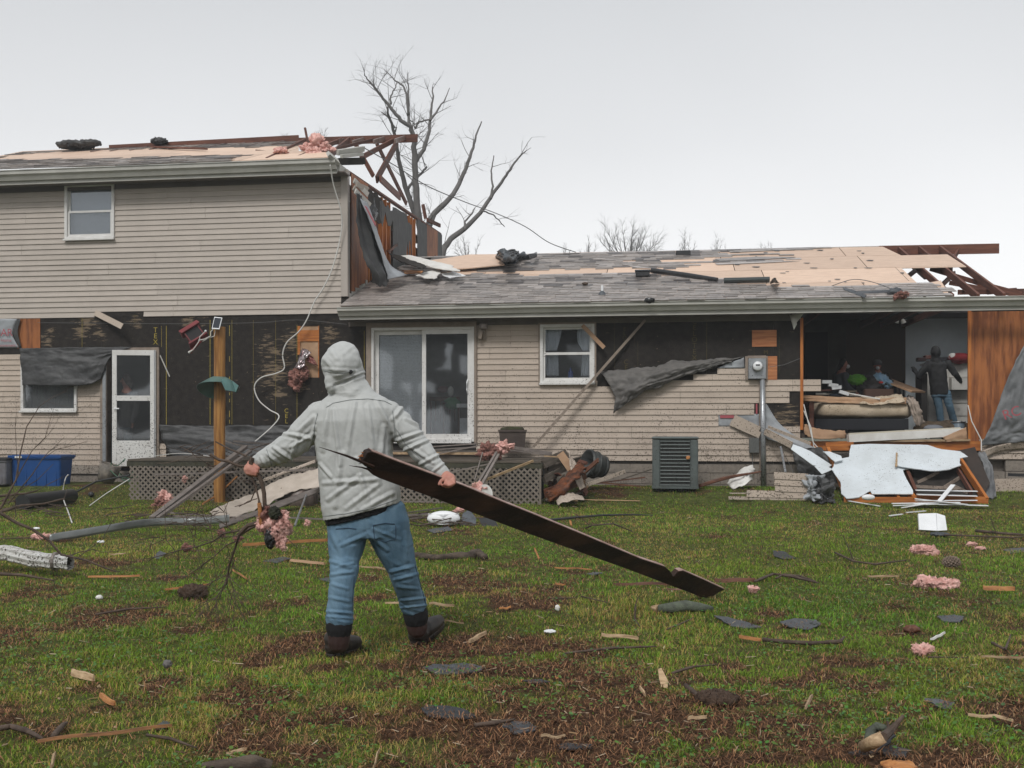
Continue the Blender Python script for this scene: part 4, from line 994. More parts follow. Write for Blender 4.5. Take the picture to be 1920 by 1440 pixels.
for i, (x, y, t) in enumerate([(1562, 722, .1), (1568, 729, -.1), (1582, 735, .22), (1550, 717, .0)]):
    o = beamo('white_box', HW(x-9, y-1, .7), HW(x+9, y+3*t*8-1, .7), .12, .06, M_WHITE); tag(o, ['small white carton on the bed beside the books', 'white carton just below the topmost one on the bed', 'rightmost of the white cartons on the bed', 'topmost and leftmost white carton on the bed'][i], 'carton', 'white cartons on the bed')
for i, (x, y, a) in enumerate([(1546, 739, .2), (1556, 731, -.3), (1572, 741, .35), (1590, 734, -.1), (1603, 742, .3)]):
    o = beamo('scattered_book', HW(x-10, y-3*a, .7), HW(x+10, y+3*a, .9), .16, .03, mat('book_%d' % (i % 4), [(.30, .28, .25), (.12, .05, .04), (.04, .05, .07), (.2, .16, .12)][i % 4], rough=.7)); tag(o, ['pale grey book at the far left end of the bed', 'dark red brown book just above the pale grey one on the bed', 'dark navy book in front of the white cartons on the bed', 'tan book behind the pale batten on the bed', 'pale grey book nearest the brown trunk on the bed'][i], 'book', 'books heaped on the bed')
o = beamo('ceiling_board', HW(1645, 706, 1.2), HW(1722, 735, .7), .5, .03, M_KRAFT); tag(o, 'slab of fallen ceiling board leaning over the bed', 'board')
o = beamo('pale_batten', HW(1590, 737, .55), HW(1650, 748, .45), .05, .02, M_GYP); tag(o, 'pale batten lying along the front of the bed cover', 'batten')
# dresser
dz = thing('dresser', 'tall white chest of drawers against the grey blue bedroom wall', 'dresser', HW(1780, 790, 3))
M_DRS = mat('off_white_dresser', (.62, .60, .56), (.5, .485, .45), scale=5, rough=.6)
du0, du1, dw0 = U(1738, 2.9), U(1818, 2.9), 2.9
dzt = Z(1780, 680, 2.9)
HB().box(du0, du1, dw0, dw0+.45, FLZ, dzt-.03).box(du0-.03, du1+.03, dw0-.03, dw0+.48, dzt-.03, dzt).build('carcass', M_DRS, dz)
n = 5; hh = (dzt-.05-FLZ-.06)/n
for i in range(n):
    for (a, b) in ((du0+.03, (du0+du1)/2-.01), ((du0+du1)/2+.01, du1-.03)):
        z0 = FLZ+.06+i*hh; pull = -.22 if (i == 3 and a > (du0+du1)/2-.1) else -.02
        dd = HB().box(a, b, dw0+pull, dw0-.002, z0+.015, z0+hh-.01).build('drawer', M_DRS, dz)
        HB().lathe([(.018, -.02), (.018, .0)], Matrix.Translation(Vector(((a+b)/2, dw0+pull-.01, z0+hh*.55))) @ Matrix.Rotation(R(90), 4, 'X'), 10).build('knob', M_DARK, dd)
o = lump('red_clothing', HW(1800, 672, 2.85), (.22, .15, .09), mat('dark_red_cloth', (.24, .02, .025), (.14, .012, .016), rough=.8), seed=21, sub=3, amp=.3); tag(o, 'heap of dark red clothing on the dresser', 'clothes')
o = lump('white_cloth', HW(1786, 669, 2.8), (.07, .06, .07), M_GYP, seed=22, sub=3, amp=.3); tag(o, 'small white cloth next to the red clothing', 'cloth')
for i, (x, y) in enumerate([(1728, 672), (1742, 668), (1768, 671)]):
    o = HB().box(U(x-8, 2.9), U(x+8, 2.9), 2.85, 3.05, Z(x, y+5, 2.85), Z(x, y-2, 2.85)).build('small_box', mat('dark_box%d' % i, [(.05, .03, .03), (.12, .05, .04), (.03, .03, .035)][i], rough=.7), origin=HM, bevel=.01); tag(o, ['dark box at the left end on the dresser', 'reddish box behind the dark hooded person', 'black box between the hooded person and the white cloth'][i], 'box')
o = HB().box(U(1725, 2.5), U(1737, 2.5), 2.4, 2.9, FLZ, Z(1730, 700, 2.4)).build('dark_cabinet', mat('dark_cabinet', (.05, .045, .042), rough=.7), origin=HM, bevel=.01); tag(o, 'narrow dark cabinet left of the white dresser', 'cabinet')
o = thing('bucket', 'grey blue bucket on the bedroom floor behind the person in jeans', 'bucket', HW(1797, 800, .8))
Mb = HM @ Matrix.Translation(Vector((U(1797, .8), .8, FLZ)))
MB(Mb).lathe([(.09, 0), (.115, .2), (.105, .2), (.085, .01), (0, .01)], Matrix.Identity(4), 20).build('pail', mat('bucket_grey', (.16, .20, .24), rough=.4), o, smooth=True)
MB(Mb).lathe([(.115, .185), (.128, .19), (.128, .205), (.115, .205)], Matrix.Identity(4), 20).build('rim', M_METAL, o, smooth=True)
# broken things in the bottom of the opening
def polyobj(name, px, w, t, m, label, cat, parent=None, n=None, wl=None):
    pts = [HW(x, y, (wl[i] if wl else w)) for i, (x, y) in enumerate(px)]
    o = MB().slab(pts, n or -hw_, t).build(name, m, parent, origin=Matrix.Translation(pts[0]))
    return tag(o, label, cat)
o = grid_sheet([[HW(1508, 795, -.05), HW(1530, 803, -.10), HW(1560, 807, -.10), HW(1585, 808, -.02)], [HW(1508, 815, -.05), HW(1530, 823, -.16), HW(1560, 823, -.14), HW(1586, 821, -.02)]], 30, 8, amp=.012, freq=3, seed=3, mat=M_KRAFT, name='bent_board', solid=.012, ragged=.02)
tag(o, 'bent brown wall board sagging in the lower left of the bedroom opening', 'board')
o = thing('drawer_front', 'long pale wooden beam lying across the sill of the bedroom opening', 'beam', HW(1590, 825, -.1))
beamo('board', HW(1590, 822, -.12), HW(1808, 810, .05), .16, .13, M_GYP, o)
beamo('board', HW(1591, 814, -.16), HW(1800, 803, .03), .06, .035, mat('cream_paint', (.5, .46, .38), rough=.6), o)
o = grid_sheet([[HW(1768, 820, -.12), HW(1812, 801, -.1)], [HW(1775, 829, -.12), HW(1814, 824, -.1)]], 12, 6, amp=.02, seed=3, mat=M_KRAFT, name='curled_board', solid=.01); tag(o, 'curled scrap of board at the right end of the pale beam', 'board')
lump('fallen_plaster', HW(1750, 803, .3), (.16, .12, .05), mat('grey_cloth', (.16, .17, .19), rough=.8), seed=4, sub=3, amp=.3, label='crumpled grey cloth on the bedroom floor edge', cat='cloth')
lump('rubble_heap', HW(1770, 806, 1.0), (.5, .3, .10), mat('brown_rubble', (.12, .085, .055), (.06, .045, .03), scale=12, rough=.9), seed=6, sub=4, amp=.5, freq=3, label='heap of brown rubble at the feet of the person in jeans', cat='rubble')
beamo('rim_joist', HW(1505, 836, -.03), HW(1838, 836, -.03), .04, .16, M_STUD, house, up=(0, 0, 1))
beamo('sill_plate', HW(1600, 828, -.06), HW(1818, 825, -.06), .10, .035, M_WOODP, house)
HB().box(UOP0-.0, pu0+.05, -.02, .015, .0, Z(1700, 845)).build('foundation_wall', M_BLOCK, house)
for i, (x, y, w) in enumerate([(1490, 598, -.15)]):
    o = grid_sheet([[HW(1480, 590, w), HW(1508, 586, w-.1)], [HW(1489, 618, w-.1), HW(1500, 598, w+.0)]], 8, 8, amp=.03, seed=41, mat=M_GUT, name='dangling_siding', solid=.006); tag(o, 'bent scrap of siding dangling from the eave at the bedroom opening', 'siding scrap')

# ---- kitchen behind the slider and windows (dim)
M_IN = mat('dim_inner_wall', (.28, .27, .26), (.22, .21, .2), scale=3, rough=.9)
kr = part('dim_rooms', label='dim rooms seen through the glass')
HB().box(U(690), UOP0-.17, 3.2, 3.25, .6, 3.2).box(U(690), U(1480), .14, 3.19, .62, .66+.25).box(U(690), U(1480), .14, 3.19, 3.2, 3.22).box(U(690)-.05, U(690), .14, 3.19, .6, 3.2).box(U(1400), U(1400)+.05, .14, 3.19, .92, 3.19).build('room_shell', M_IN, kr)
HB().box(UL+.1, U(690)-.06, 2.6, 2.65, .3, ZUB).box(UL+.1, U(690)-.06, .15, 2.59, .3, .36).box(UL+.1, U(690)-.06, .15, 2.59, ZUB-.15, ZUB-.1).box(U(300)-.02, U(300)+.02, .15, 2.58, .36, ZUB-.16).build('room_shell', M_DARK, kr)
ch = part('dining_chair', kr)
for px in (808, 832, 860): HB().box(U(px, .9)-.015, U(px, .9)+.015, .88, .92, .95, Z(px, 755, .9)).build('leg', M_RAFT, ch)
for k in range(6): HB().box(U(808+k*9, .9)-.008, U(808+k*9, .9)+.008, .89, .91, Z(820, 790, .9), Z(820, 750, .9)).build('spindle', M_RAFT, ch)
HB().box(U(806, .9), U(862, .9), .88, .92, Z(820, 752, .9), Z(820, 744, .9)).build('rail', M_RAFT, ch)
HB().box(U(863, .5), U(885, .5), .45, .9, .95, Z(870, 784, .5)).build('white_bin', M_WHITE, kr)
HB().box(U(858, .6), U(884, .6), .5, .9, Z(870, 764, .6), Z(870, 757, .6)).build('white_shelf', M_WHITE, kr)
lump('green_cloth', HW(848, 756, .9), (.14, .1, .10), mat('green_cloth', (.05, .22, .09), (.1, .3, .14), rough=.7), kr, seed=3, sub=3, amp=.35)
lump('white_pot', HW(845, 734, .95), (.06, .06, .10), M_GYP, kr, seed=1, sub=2, amp=.05)
lump('red_thing', HW(830, 730, 1.2), (.1, .05, .06), mat('dim_red', (.2, .05, .05), rough=.7), kr, seed=1, sub=2, amp=.3)

# ================================================================ DECK
deck = thing('deck', 'low wooden deck skirted with grey brown lattice, crushed at its right end', 'deck', HP(0, -1, 0))
DW = -2.1; DU0, DU1 = U(245, DW), U(1015, DW); ZD = Z(600, 866, DW)
def DKz(u): return ZD
HB().box(DU0-.05, DU1+.02, DW-.04, DW-.005, ZD-.09, ZD).build('rim_board', mat('mossy_rim', (.07, .065, .04), (.04, .04, .03), scale=5, rough=.8), deck)
rs = random.Random(9); w = DW-.05
while w < -.15:
    HB().box(DU0-.03, (DU1 if w < -1.6 else DU1-rs.uniform(0, .5)), w, w+.135, ZD+.002, ZD+.03+rs.uniform(0, .004)).build('deck_board', M_DECKW, deck, origin=HM @ Matrix.Translation(Vector((DU0, w, ZD)))); w += .142
HB().box(DU0-.02, DU0+.02, DW+.0, -.1, ZD-.14, ZD-.001).box(DU1-.05, DU1-.01, DW+.0, -.1, ZD-.2, ZD-.001).box(DU0+.05, DU1-.1, -.3, -.26, .0, ZD-.2).build('joist', M_DECKW, deck)
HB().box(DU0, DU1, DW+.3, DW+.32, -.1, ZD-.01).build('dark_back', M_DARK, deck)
def lattice(u0, u1, z0, z1, w):
    lp = part('lattice_panel', deck); p = .0965; sw = .031
    for dr_, ww in ((1, w), (-1, w-.0065)):
        c = u0-(z1-z0) if dr_ == 1 else u0
        end = u1 if dr_ == 1 else u1+(z1-z0)
        while c < end:
            # line: u = c + dr*(z-z0)
            za, zb_ = z0, z1
            ua, ub = c, c+dr_*(z1-z0)
            def cl(uv, zv, lim): return lim, z0+(lim-c)*dr_
            lo_z = max(z0, z0+min((u0-c)*dr_, (u1-c)*dr_)); hi_z = min(z1, z0+max((u0-c)*dr_, (u1-c)*dr_))
            if hi_z-lo_z > .02:
                a = (c+dr_*(lo_z-z0), ww, lo_z); b_ = (c+dr_*(hi_z-z0), ww, hi_z)
                HB().beam(a, b_, .006, sw, up=(dr_*-.7, 0, .7)).build('lattice_strip', M_LAT, lp, origin=HM @ Matrix.Translation(Vector(a)))
            c += p
    HB().box(u0-.01, u1+.01, w-.012, w+.006, z0-.02, z0+.0).box(u1, u1+.035, w-.014, w+.006, z0, z1).build('edge_strip', M_LAT, lp)
zl0 = -.02
lattice(DU0, U(585, DW), .0, ZD-.09, DW-.045)
lattice(U(585, DW)+.04, U(912, DW), .0, ZD-.09, DW-.045)
lattice(U(912, DW)+.05, DU1-.03, -.03, ZD-.09, DW-.045)
# step boards under the slider
HB().box(U(640, -.6), U(925, -.6), -1.1, -.35, ZD+.033, ZD+.15).build('step', M_DECKW, deck)
HB().box(U(640, -1.1), U(925, -1.1), -1.14, -1.105, ZD+.10, ZD+.14).build('step_nosing', M_WOODP, deck)

# ================================================================ POST WITH BIRD FEEDER
wp = -2.35
pb = HW(414, 940, wp); 
pst = thing('wooden_post', 'round yellow pine post standing in front of the deck', 'post', (pb.x, pb.y, 0))
zt_ = Z(411, 613, wp)
k = 14
MB().tube([(pb.x-.02+noise.noise(Vector((i*.4, 1, 1)))*.006, pb.y, -.05+(zt_+.05)*i/k) for i in range(k+1)], [.092+.002*math.sin(i) for i in range(k+1)], 22).build('shaft', M_TREAT, pst, smooth=False)
# solar panel
spn = thing('solar_panel', 'small solar panel with a pale rim clipped to the top of the wooden post', 'solar panel', HW(406, 605, wp))
c = [HW(402, 594, wp-.05), HW(416.5, 595.5, wp-.05), HW(411, 617, wp-.2), HW(397, 616, wp-.2)]
nrm = (c[1]-c[0]).cross(c[3]-c[0]).normalized(); nrm = nrm if nrm.y < 0 else -nrm
cc = sum(c, Vector())/4
MB().slab([cc+(p-cc)*1.0 for p in c], nrm, .016).build('rim', M_WHITE, spn)
MB().slab([cc+(p-cc)*.86+nrm*.003 for p in c], nrm, .01).build('cells', mat('solar_cells', (.03, .035, .045), rough=.2), spn)
MB().tube([HW(400, 617, wp-.15), HW(395, 622, wp-.15), HW(395, 630, wp-.15), HW(383, 636, wp-.18), HW(372, 638, wp-.2)], .008, 6).tube([HW(404, 619, wp-.12), HW(402, 630, wp-.12), HW(390, 634, wp-.15), HW(380, 640, wp-.15)], .007, 6).build('wire_bracket', M_WIREW, spn)
# bird feeder, hanging askew
bf = thing('bird_feeder', 'dark red bird feeder hanging tilted from the top of the post', 'bird feeder', HW(375, 632, wp))
Mf = HM @ Matrix.Translation(Vector((U(369, wp), wp-.1, Z(369, 628, wp)))) @ Matrix.Rotation(R(-38), 4, 'Y') @ Matrix.Rotation(R(25), 4, 'Z')
M_BF = mat('barn_red', (.20, .035, .04), (.16, .028, .03), rough=.5)
FBm = lambda: MB(Mf)
FBm().add([(-.17, -.13, .10), (.17, -.13, .10), (.17, .13, .10), (-.17, .13, .10), (-.17, 0, .19), (.17, 0, .19), (-.17, -.13, .085), (.17, -.13, .085), (.17, .13, .085), (-.17, .13, .085)], [(0, 1, 5, 4), (2, 3, 4, 5), (0, 4, 3), (1, 2, 5), (6, 7, 1, 0), (7, 8, 2, 1), (8, 9, 3, 2), (9, 6, 0, 3), (9, 8, 7, 6)]).build('roof', M_BF, bf)
FBm().box(-.13, -.115, -.09, .09, -.11, .085).box(.115, .13, -.09, .09, -.11, .085).build('end_wall', M_BF, bf)
FBm().box(-.114, .114, -.07, -.064, -.10, .085).box(-.114, .114, .064, .07, -.10, .085).build('seed_window', mat('dark_seed_window', (.03, .028, .028), rough=.15), bf)
FBm().box(-.17, .17, -.13, .13, -.135, -.111).build('tray', M_BF, bf)
MB().tube([HW(376, 640, wp-.3), HW(365, 652, wp-.3), HW(356, 661, wp-.3)], [.02, .016, .03], 8).build('perch', M_BF, bf)
MB().tube([HW(385, 621, wp-.35), HW(375, 631, wp-.35), HW(373, 640, wp-.35), HW(362, 656, wp-.35), HW(354, 661, wp-.33)], [.007, .007, .007, .008, .02], 7).build('white_bracket', M_WIREW, bf)
MB().ell(HW(385.5, 620.5, wp-.35), (.018, .018, .018), 6).build('knob', M_WHITE, bf)
# green squirrel baffle: a bent open cone round the post
bc = thing('squirrel_baffle', 'bent dark green metal cone collar round the wooden post', 'baffle', HW(408, 730, wp))
M_GRN = mat('dark_green_metal', (.045, .12, .11), (.09, .19, .175), scale=3, rough=.3, spec=.6, stretch=(1, 1, .3))
Mc = Matrix.Translation(Vector((pb.x-.02, pb.y, Z(410, 731, wp)))) @ Matrix.Rotation(R(-8), 4, 'Y') @ Matrix.Rotation(R(-20), 4, 'X')
vs = []; fs = []; n = 30
for i, (r, z) in enumerate([(.10, .22), (.14, .19), (.25, .10), (.36, .0)]):
    for j in range(n+1):
        a = R(105)+(R(310))*j/n
        rr_ = r*(1+.12*math.sin(a*1.5+1)*(i/3)); zz = z+(.03*math.sin(a*2+.6)-.0)*i/3
        if i == 3 and 5.1 < a < 6.1: zz -= .12; rr_ *= .9
        vs.append((rr_*math.cos(a), rr_*math.sin(a), zz))
fs = [(i*(n+1)+j, i*(n+1)+j+1, (i+1)*(n+1)+j+1, (i+1)*(n+1)+j) for i in range(3) for j in range(n)]
MB(Mc).add(vs, fs).build('cone', M_GRN, bc, solid=.004)

# ================================================================ DEBRIS BY THE HOUSE
def D(name, label, cat, loc=None, group=None): return thing(name, label, cat, loc or (0, 0, 0), group)
# fallen wall section with pale blue drywall
A0 = HP(0, -.32, 1.06); A1 = HP(0, -2.0, .04)
NP = hu.cross(A1-A0).normalized(); NP = NP if NP.z > 0 else -NP
def LP(x, y, lift=0): return onplane(x, y, A0+NP*lift, NP)
fw = D('fallen_wall', 'fallen wall section with pale blue drywall on orange studs leaning from the bedroom to the lawn', 'wall section', LP(1700, 940))
def lslab(name, px, t, m, lift=0, parent=fw, solid_up=None):
    pts = [LP(x, y, lift) for x, y in px]
    return MB().slab(pts, NP, t, .007 if 'drywall' in name else 0).build(name, m, parent, origin=Matrix.Translation(pts[0]))
lslab('drywall', [(1566, 862), (1592, 857), (1596, 834), (1625, 832), (1740, 834), (1766, 842), (1800, 846), (1815, 856), (1800, 859), (1800, 874), (1752, 882), (1705, 878), (1692, 881), (1712, 921), (1712, 926), (1635, 926), (1632, 920), (1611, 932), (1588, 934), (1578, 925), (1575, 903), (1560, 880)], .014, M_DRYW, .0)
lslab('drywall', [(1680, 850), (1712, 848), (1760, 852), (1795, 862), (1802, 872), (1780, 880), (1745, 883), (1700, 876), (1680, 872)], .014, M_DRYW, .05)
lslab('drywall', [(1543, 846), (1556, 846), (1577, 855), (1580, 862), (1566, 866)], .012, M_DRYW, .06)
lslab('drywall_seam', [(1680, 848), (1683, 849), (1682, 874), (1679, 874)], .02, M_WOODP, .066)
lslab('sheathing_behind', [(1556, 850), (1820, 845), (1850, 935), (1590, 938)], .012, M_SHEATH, -.16)
for (x0, y0, x1, y1, a, b, tw) in [(1552, 842, 1590, 940, .05, .09, 0), (1548, 833, 1600, 832, .05, .06, 0), (1582, 938, 1712, 938, .05, .10, 0), (1630, 926, 1636, 937, .04, .06, 0), (1680, 926, 1686, 937, .04, .06, 0), (1706, 926, 1716, 938, .06, .09, 0), (1800, 864, 1850, 940, .045, .12, 0), (1700, 884, 1716, 922, .05, .10, 0), (1712, 936, 1852, 939, .07, .12, 0), (1795, 880, 1822, 924, .03, .08, 0)]:
    beamo('stud', LP(x0, y0, -.07), LP(x1, y1, -.07), a, b, M_STUD if (x0, y0) not in ((1700, 884), (1795, 880)) else M_RAFT, fw)
for (x0, y0, x1, y1) in [(1770, 914, 1805, 892), (1716, 912, 1800, 916), (1720, 905, 1760, 885), (1790, 912, 1815, 924)]:
    beamo('brace', LP(x0, y0, -.15), LP(x1, y1, -.12), .02, .05, M_TRIM, fw)
o = lslab('sheathing_panel', [(1790, 846), (1828, 838), (1856, 905), (1842, 935)], .02, mat('dark_brown_board', (.05, .038, .032), (.035, .028, .024), rough=.8), -.10, None); tag(o, 'dark brown sheathing board under the right side of the fallen wall', 'board')
# white siding planks and slats at its foot
ws = [((1717, 919), (1832, 921), .09), ((1719, 927), (1831, 930), .12), ((1716, 939), (1832, 938), .05), ((1712, 944), (1852, 948), .10), ((1672, 944), (1800, 942), .06), ((1674, 948), (1760, 945), .03), ((1690, 952), (1735, 945), .025), ((1761, 940), (1787, 909), .07), ((1715, 935), (1815, 946), .05)]
for i, (a, b, wd) in enumerate(ws):
    g0, g1 = LP(*a, .04+.01*i), LP(*b, .04+.012*i)
    o = beamo('white_plank', g0, g1, wd, .012, M_WHITE); 
    tag(o, ['topmost long white plank at the foot of the fallen wall', 'wide white plank second from the top at the foot of the fallen wall', 'thin white strip third down at the foot of the fallen wall', 'long white plank lowest and farthest right on the grass edge', 'white plank reaching left from the pile at the fallen wall', 'thin white stick below the left reaching white plank', 'short thin white stick sloping below the white pile', 'white plank standing steeply out of the pile', 'white strip slanting across the pile under the steep plank'][i], 'plank', 'white planks at the foot of the fallen wall')
o = lump('white_bottle', G(1628, 922, .16), (.10, .045, .045), M_WHITE, seed=1, sub=3, amp=.03); tag(o, 'small white plastic bottle on the bottom stud of the fallen wall', 'bottle')
# thin white stick on grass, white pad
for i, (a, b) in enumerate([((1668, 967), (1692, 964)), ((1700, 961), (1735, 958)), ((1583, 940), (1650, 949))]):
    o = beamo('white_stick', G(*a, .02), G(*b, .02), .03, .012, M_WHITE); tag(o, ['thin white stick on the lawn left of the white pad', 'thin white stick on the lawn above the white pad', 'long thin white strip under the lower edge of the fallen wall'][i], 'stick')
wpd = D('white_pad', 'folded square of white board standing on the lawn', 'board', G(1747, 992))
a, b_, c_, d_ = G(1723, 994, .02), G(1775, 996, .02), None, None
q = lambda x, y, d: P(x, y, d)
dd = a.y
MB().slab([P(1724, 993, dd), P(1757, 995, dd-.05), P(1755, 962, dd+.25), P(1722, 963, dd+.25)], Vector((0, -1, .5)), .03).build('panel', M_WHITE, wpd)
MB().slab([P(1757.6, 995, dd-.05), P(1776, 994, dd), P(1772, 967, dd+.22), P(1756, 962, dd+.25)], Vector((0, -1, .5)), .03).build('panel', M_WHITE, wpd)
# second tilted drywall piece left of the fallen wall
pp = D('drywall_piece', 'narrow pale blue drywall strip leaning left of the fallen wall', 'board', HW(1530, 880, -.8))
def fp(x, y, w): return HW(x, y, w)
MB().slab([fp(1487, 833, -.7), fp(1502, 838, -.72), fp(1520, 846, -.75), fp(1560, 872, -.9), fp(1552, 877, -.95), fp(1524, 872, -.95), fp(1483, 842, -.75)], Vector((-.3, -1, .8)), .015).build('panel', M_DRYW, pp)
MB().slab([fp(1527, 874, -.95), fp(1545, 871, -.93), fp(1562, 880, -1.0), fp(1541, 889, -1.05)], Vector((-.3, -1, .8)), .015).build('panel', M_DRYW, pp)
# slanted torn siding panels behind the conduit
st_ = D('torn_siding', 'tan siding panels torn loose and slanting down across the electric conduit', 'siding', HW(1440, 820, -.15))
for i, (x0, y0, x1, y1, wd, w0, w1, tw) in enumerate([(1376, 783, 1424, 806, .115, -.05, -.10, 0), (1370, 792, 1425, 816, .11, -.055, -.11, 0), (1433, 810, 1484, 836, .09, -.14, -.5, .1), (1436, 806, 1486, 832, .06, -.16, -.5, .3), (1440, 800, 1520, 832, .05, -.12, -.4, .2)]):
    beamo('siding_panel', HW(x0, y0, w0), HW(x1, y1, w1), .012, wd, M_SIDE, st_, twist=tw)
bt = D('siding_panel_stack', 'tan siding panels standing upright on the lawn edge left of the torn wrap', 'siding', HW(1480, 930, -1.9))
for i, (y0, y1, x0, x1) in enumerate([(886, 897, 1451, 1515), (897, 909, 1452, 1517), (909, 920, 1453, 1520), (920, 931, 1400, 1524), (931, 937, 1366, 1524)]):
    w = -1.72
    beamo('siding_panel', HW(x0, (y0+y1)/2, w), HW(x1, (y0+y1)/2+3, w), .012, .11 if i < 4 else .06, M_SIDE, bt, twist=-.16)
o = thing('siding_strip', 'flat tan siding strip lying on the ground edge left of the upright siding panels', 'siding', G(1400, 930))
beamo('strip', HW(1368, 926, -1.9)+Vector((0, 0, .01)), HW(1412, 925, -1.9), .10, .012, M_SIDE, o)
for i, (a, b, s) in enumerate([((1500, 900), (1545, 930), 5), ((1520, 905), (1560, 935), 9)]):
    x0, y0 = a; x1, y1 = b; w = -1.6-.1*i
    o = grid_sheet([[HW(x0, y0-8, w), HW((x0+x1)/2, y0-12, w-.2), HW(x1, y0-4, w)], [HW(x0+4, (y0+y1)/2, w-.2), HW((x0+x1)/2, (y0+y1)/2, w-.35), HW(x1+6, (y0+y1)/2, w-.2)], [HW(x0+8, y1+6, w-.25), HW((x0+x1)/2, y1+8, w-.3), HW(x1+8, y1+5, w-.3)]], 26, 26, amp=.14, freq=3, seed=s, mat=(M_WRAP if i == 0 else M_FELT), name='torn_wrap')
    tag(o, ['crumpled grey wrap heap right of the upright siding panels', 'crumpled dark felt beside the left foot of the fallen wall'][i], 'house wrap')
o = grid_sheet([[HW(1485, 842, -.2), HW(1540, 838, -.4)], [HW(1490, 870, -.3), HW(1560, 870, -.7)], [HW(1500, 900, -.5), HW(1570, 905, -1.0)]], 20, 24, amp=.08, freq=3, seed=51, mat=M_FELT, name='torn_felt'); tag(o, 'dark felt hanging behind the narrow drywall strip', 'roofing felt')
o = grid_sheet([[HW(1832, 846, -.4), HW(1846, 846, -.4)], [HW(1846, 880, -.8), HW(1862, 880, -.8)], [HW(1842, 935, -1.6), HW(1868, 930, -1.6)]], 10, 30, amp=.06, freq=4, seed=53, mat=mat('grey_black_wrap', (0, 0, 0)), name='torn_wrap'); tag(o, 'grey wrap trailing down right of the fallen wall', 'house wrap')
for i, (x0, y0, x1, y1, w0, w1, r) in enumerate([(1464, 838, 1473, 886, -.3, -.8, .02)]):
    o = MB().tube([HW(x0, y0, w0), HW(x1, y1, w1)], r, 8).build('leaning_pipe', M_METAL); tag(o, 'thin pale pipe leaning against the foundation beside the narrow drywall strip', 'pipe')
for i, px in enumerate([[(1507, 758), (1515, 790), (1525, 830), (1541, 848)], [(1507, 770), (1520, 800), (1526, 838), (1540, 847)], [(1815, 760), (1822, 790), (1840, 825), (1840, 845)], [(1466, 842), (1480, 870), (1488, 888)], [(1443, 688), (1470, 684), (1500, 672)]]):
    o = MB().tube([HW(x, y, -.12-.05*k) for k, (x, y) in enumerate(px)], .009 if i < 3 else .005, 6).build('loose_cable', M_WIREW if i < 3 else M_WIRED); tag(o, ['white cable hanging in the left edge of the bedroom opening', 'second white cable looping beside the bedroom opening', 'white cable hanging at the right edge of the bedroom opening', 'thin wire trailing beside the leaning pipe', 'thin wire strung from the electric meter to the stud'][i], 'cable')
# siding strips at far right
for i, (x0, y0, x1, y1, w, wd) in enumerate([(1850, 905, 2000, 903, -.7, .12), (1854, 918, 2000, 934, -.9, .11), (1858, 913, 2000, 921, -.8, .08), (1890, 890, 1960, 892, -.4, .05)]):
    o = beamo('siding_strip', HW(x0, y0, w), HW(x1, y1, w), .02, wd, M_SIDE if i < 3 else M_BLACKP); tag(o, ['upper tan siding strip lying under the crawl space vent', 'lowest tan siding strip under the crawl space vent', 'middle tan siding strip under the crawl space vent', 'black grille strip under the crawl space vent'][i], 'siding')
# air conditioner
WA = -.75
ac = thing('air_conditioner', 'dark grey green outdoor air conditioning unit with louvred sides against the wall', 'air conditioner', HW(1265, 915, WA-.7))
au0, au1 = U(1223, -1.35), U(1309, -1.35); az0 = Z(1265, 916, -1.35); az1 = Z(1265, 819, -1.35)
M_AC = mat('grey_green_metal', (.12, .14, .138), (.09, .105, .102), scale=5, rough=.45, metal=.2, mud=.4)
M_COIL = mat('dark_coil', (.022, .022, .022), (.05, .045, .04), scale=30, stretch=(3, 3, .3), rough=.7, bump=.6)
AB = lambda: MB(HM)
aw0, aw1 = -1.40, -.62
AB().box(au0+.03, au1-.03, aw0+.03, aw1-.03, az0+.02, az1-.05).build('coil', M_COIL, ac)
for (a, b) in ((au0, aw0), (au1-.13, aw0), (au0, aw1-.06), (au1-.06, aw1-.06)):
    AB().box(a, a+.13 if b == aw0 else a+.06, b, b+.06, az0, az1-.04).build('corner_post', M_AC, ac, bevel=.02)
AB().box(au0-.015, au1+.015, aw0-.015, aw1+.015, az1-.045, az1).build('top_cover', M_AC, ac, bevel=.02)
AB().box(au0-.005, au1+.005, aw0-.005, aw1+.005, az0, az0+.04).build('base_pan', M_AC, ac)
nl = 13
for k in range(nl):
    z = az0+.06+(az1-az0-.13)*k/(nl-1)
    AB().beam((au0+.131, aw0+.012, z), (au1-.131, aw0+.012, z), .020, .011).build('louvre_bar', mat('louvre_metal', (.22, .25, .245), rough=.5, mud=.3), ac, origin=HM @ Matrix.Translation(Vector((au0, aw0, z))))
for k in range(24):
    u = au0+.135+(au1-au0-.27)*k/23
    AB().box(u-.0015, u+.0015, aw0+.016, aw0+.020, az0+.04, az1-.05).build('guard_wire', M_AC, ac, origin=HM @ Matrix.Translation(Vector((u, aw0, az0))))
o = lump('leaf', HW(1290, 858, -1.42), (.035, .006, .03), M_ORANGE, seed=5, sub=2, amp=.5); tag(o, 'orange brown leaf stuck on the air conditioning unit', 'leaf')
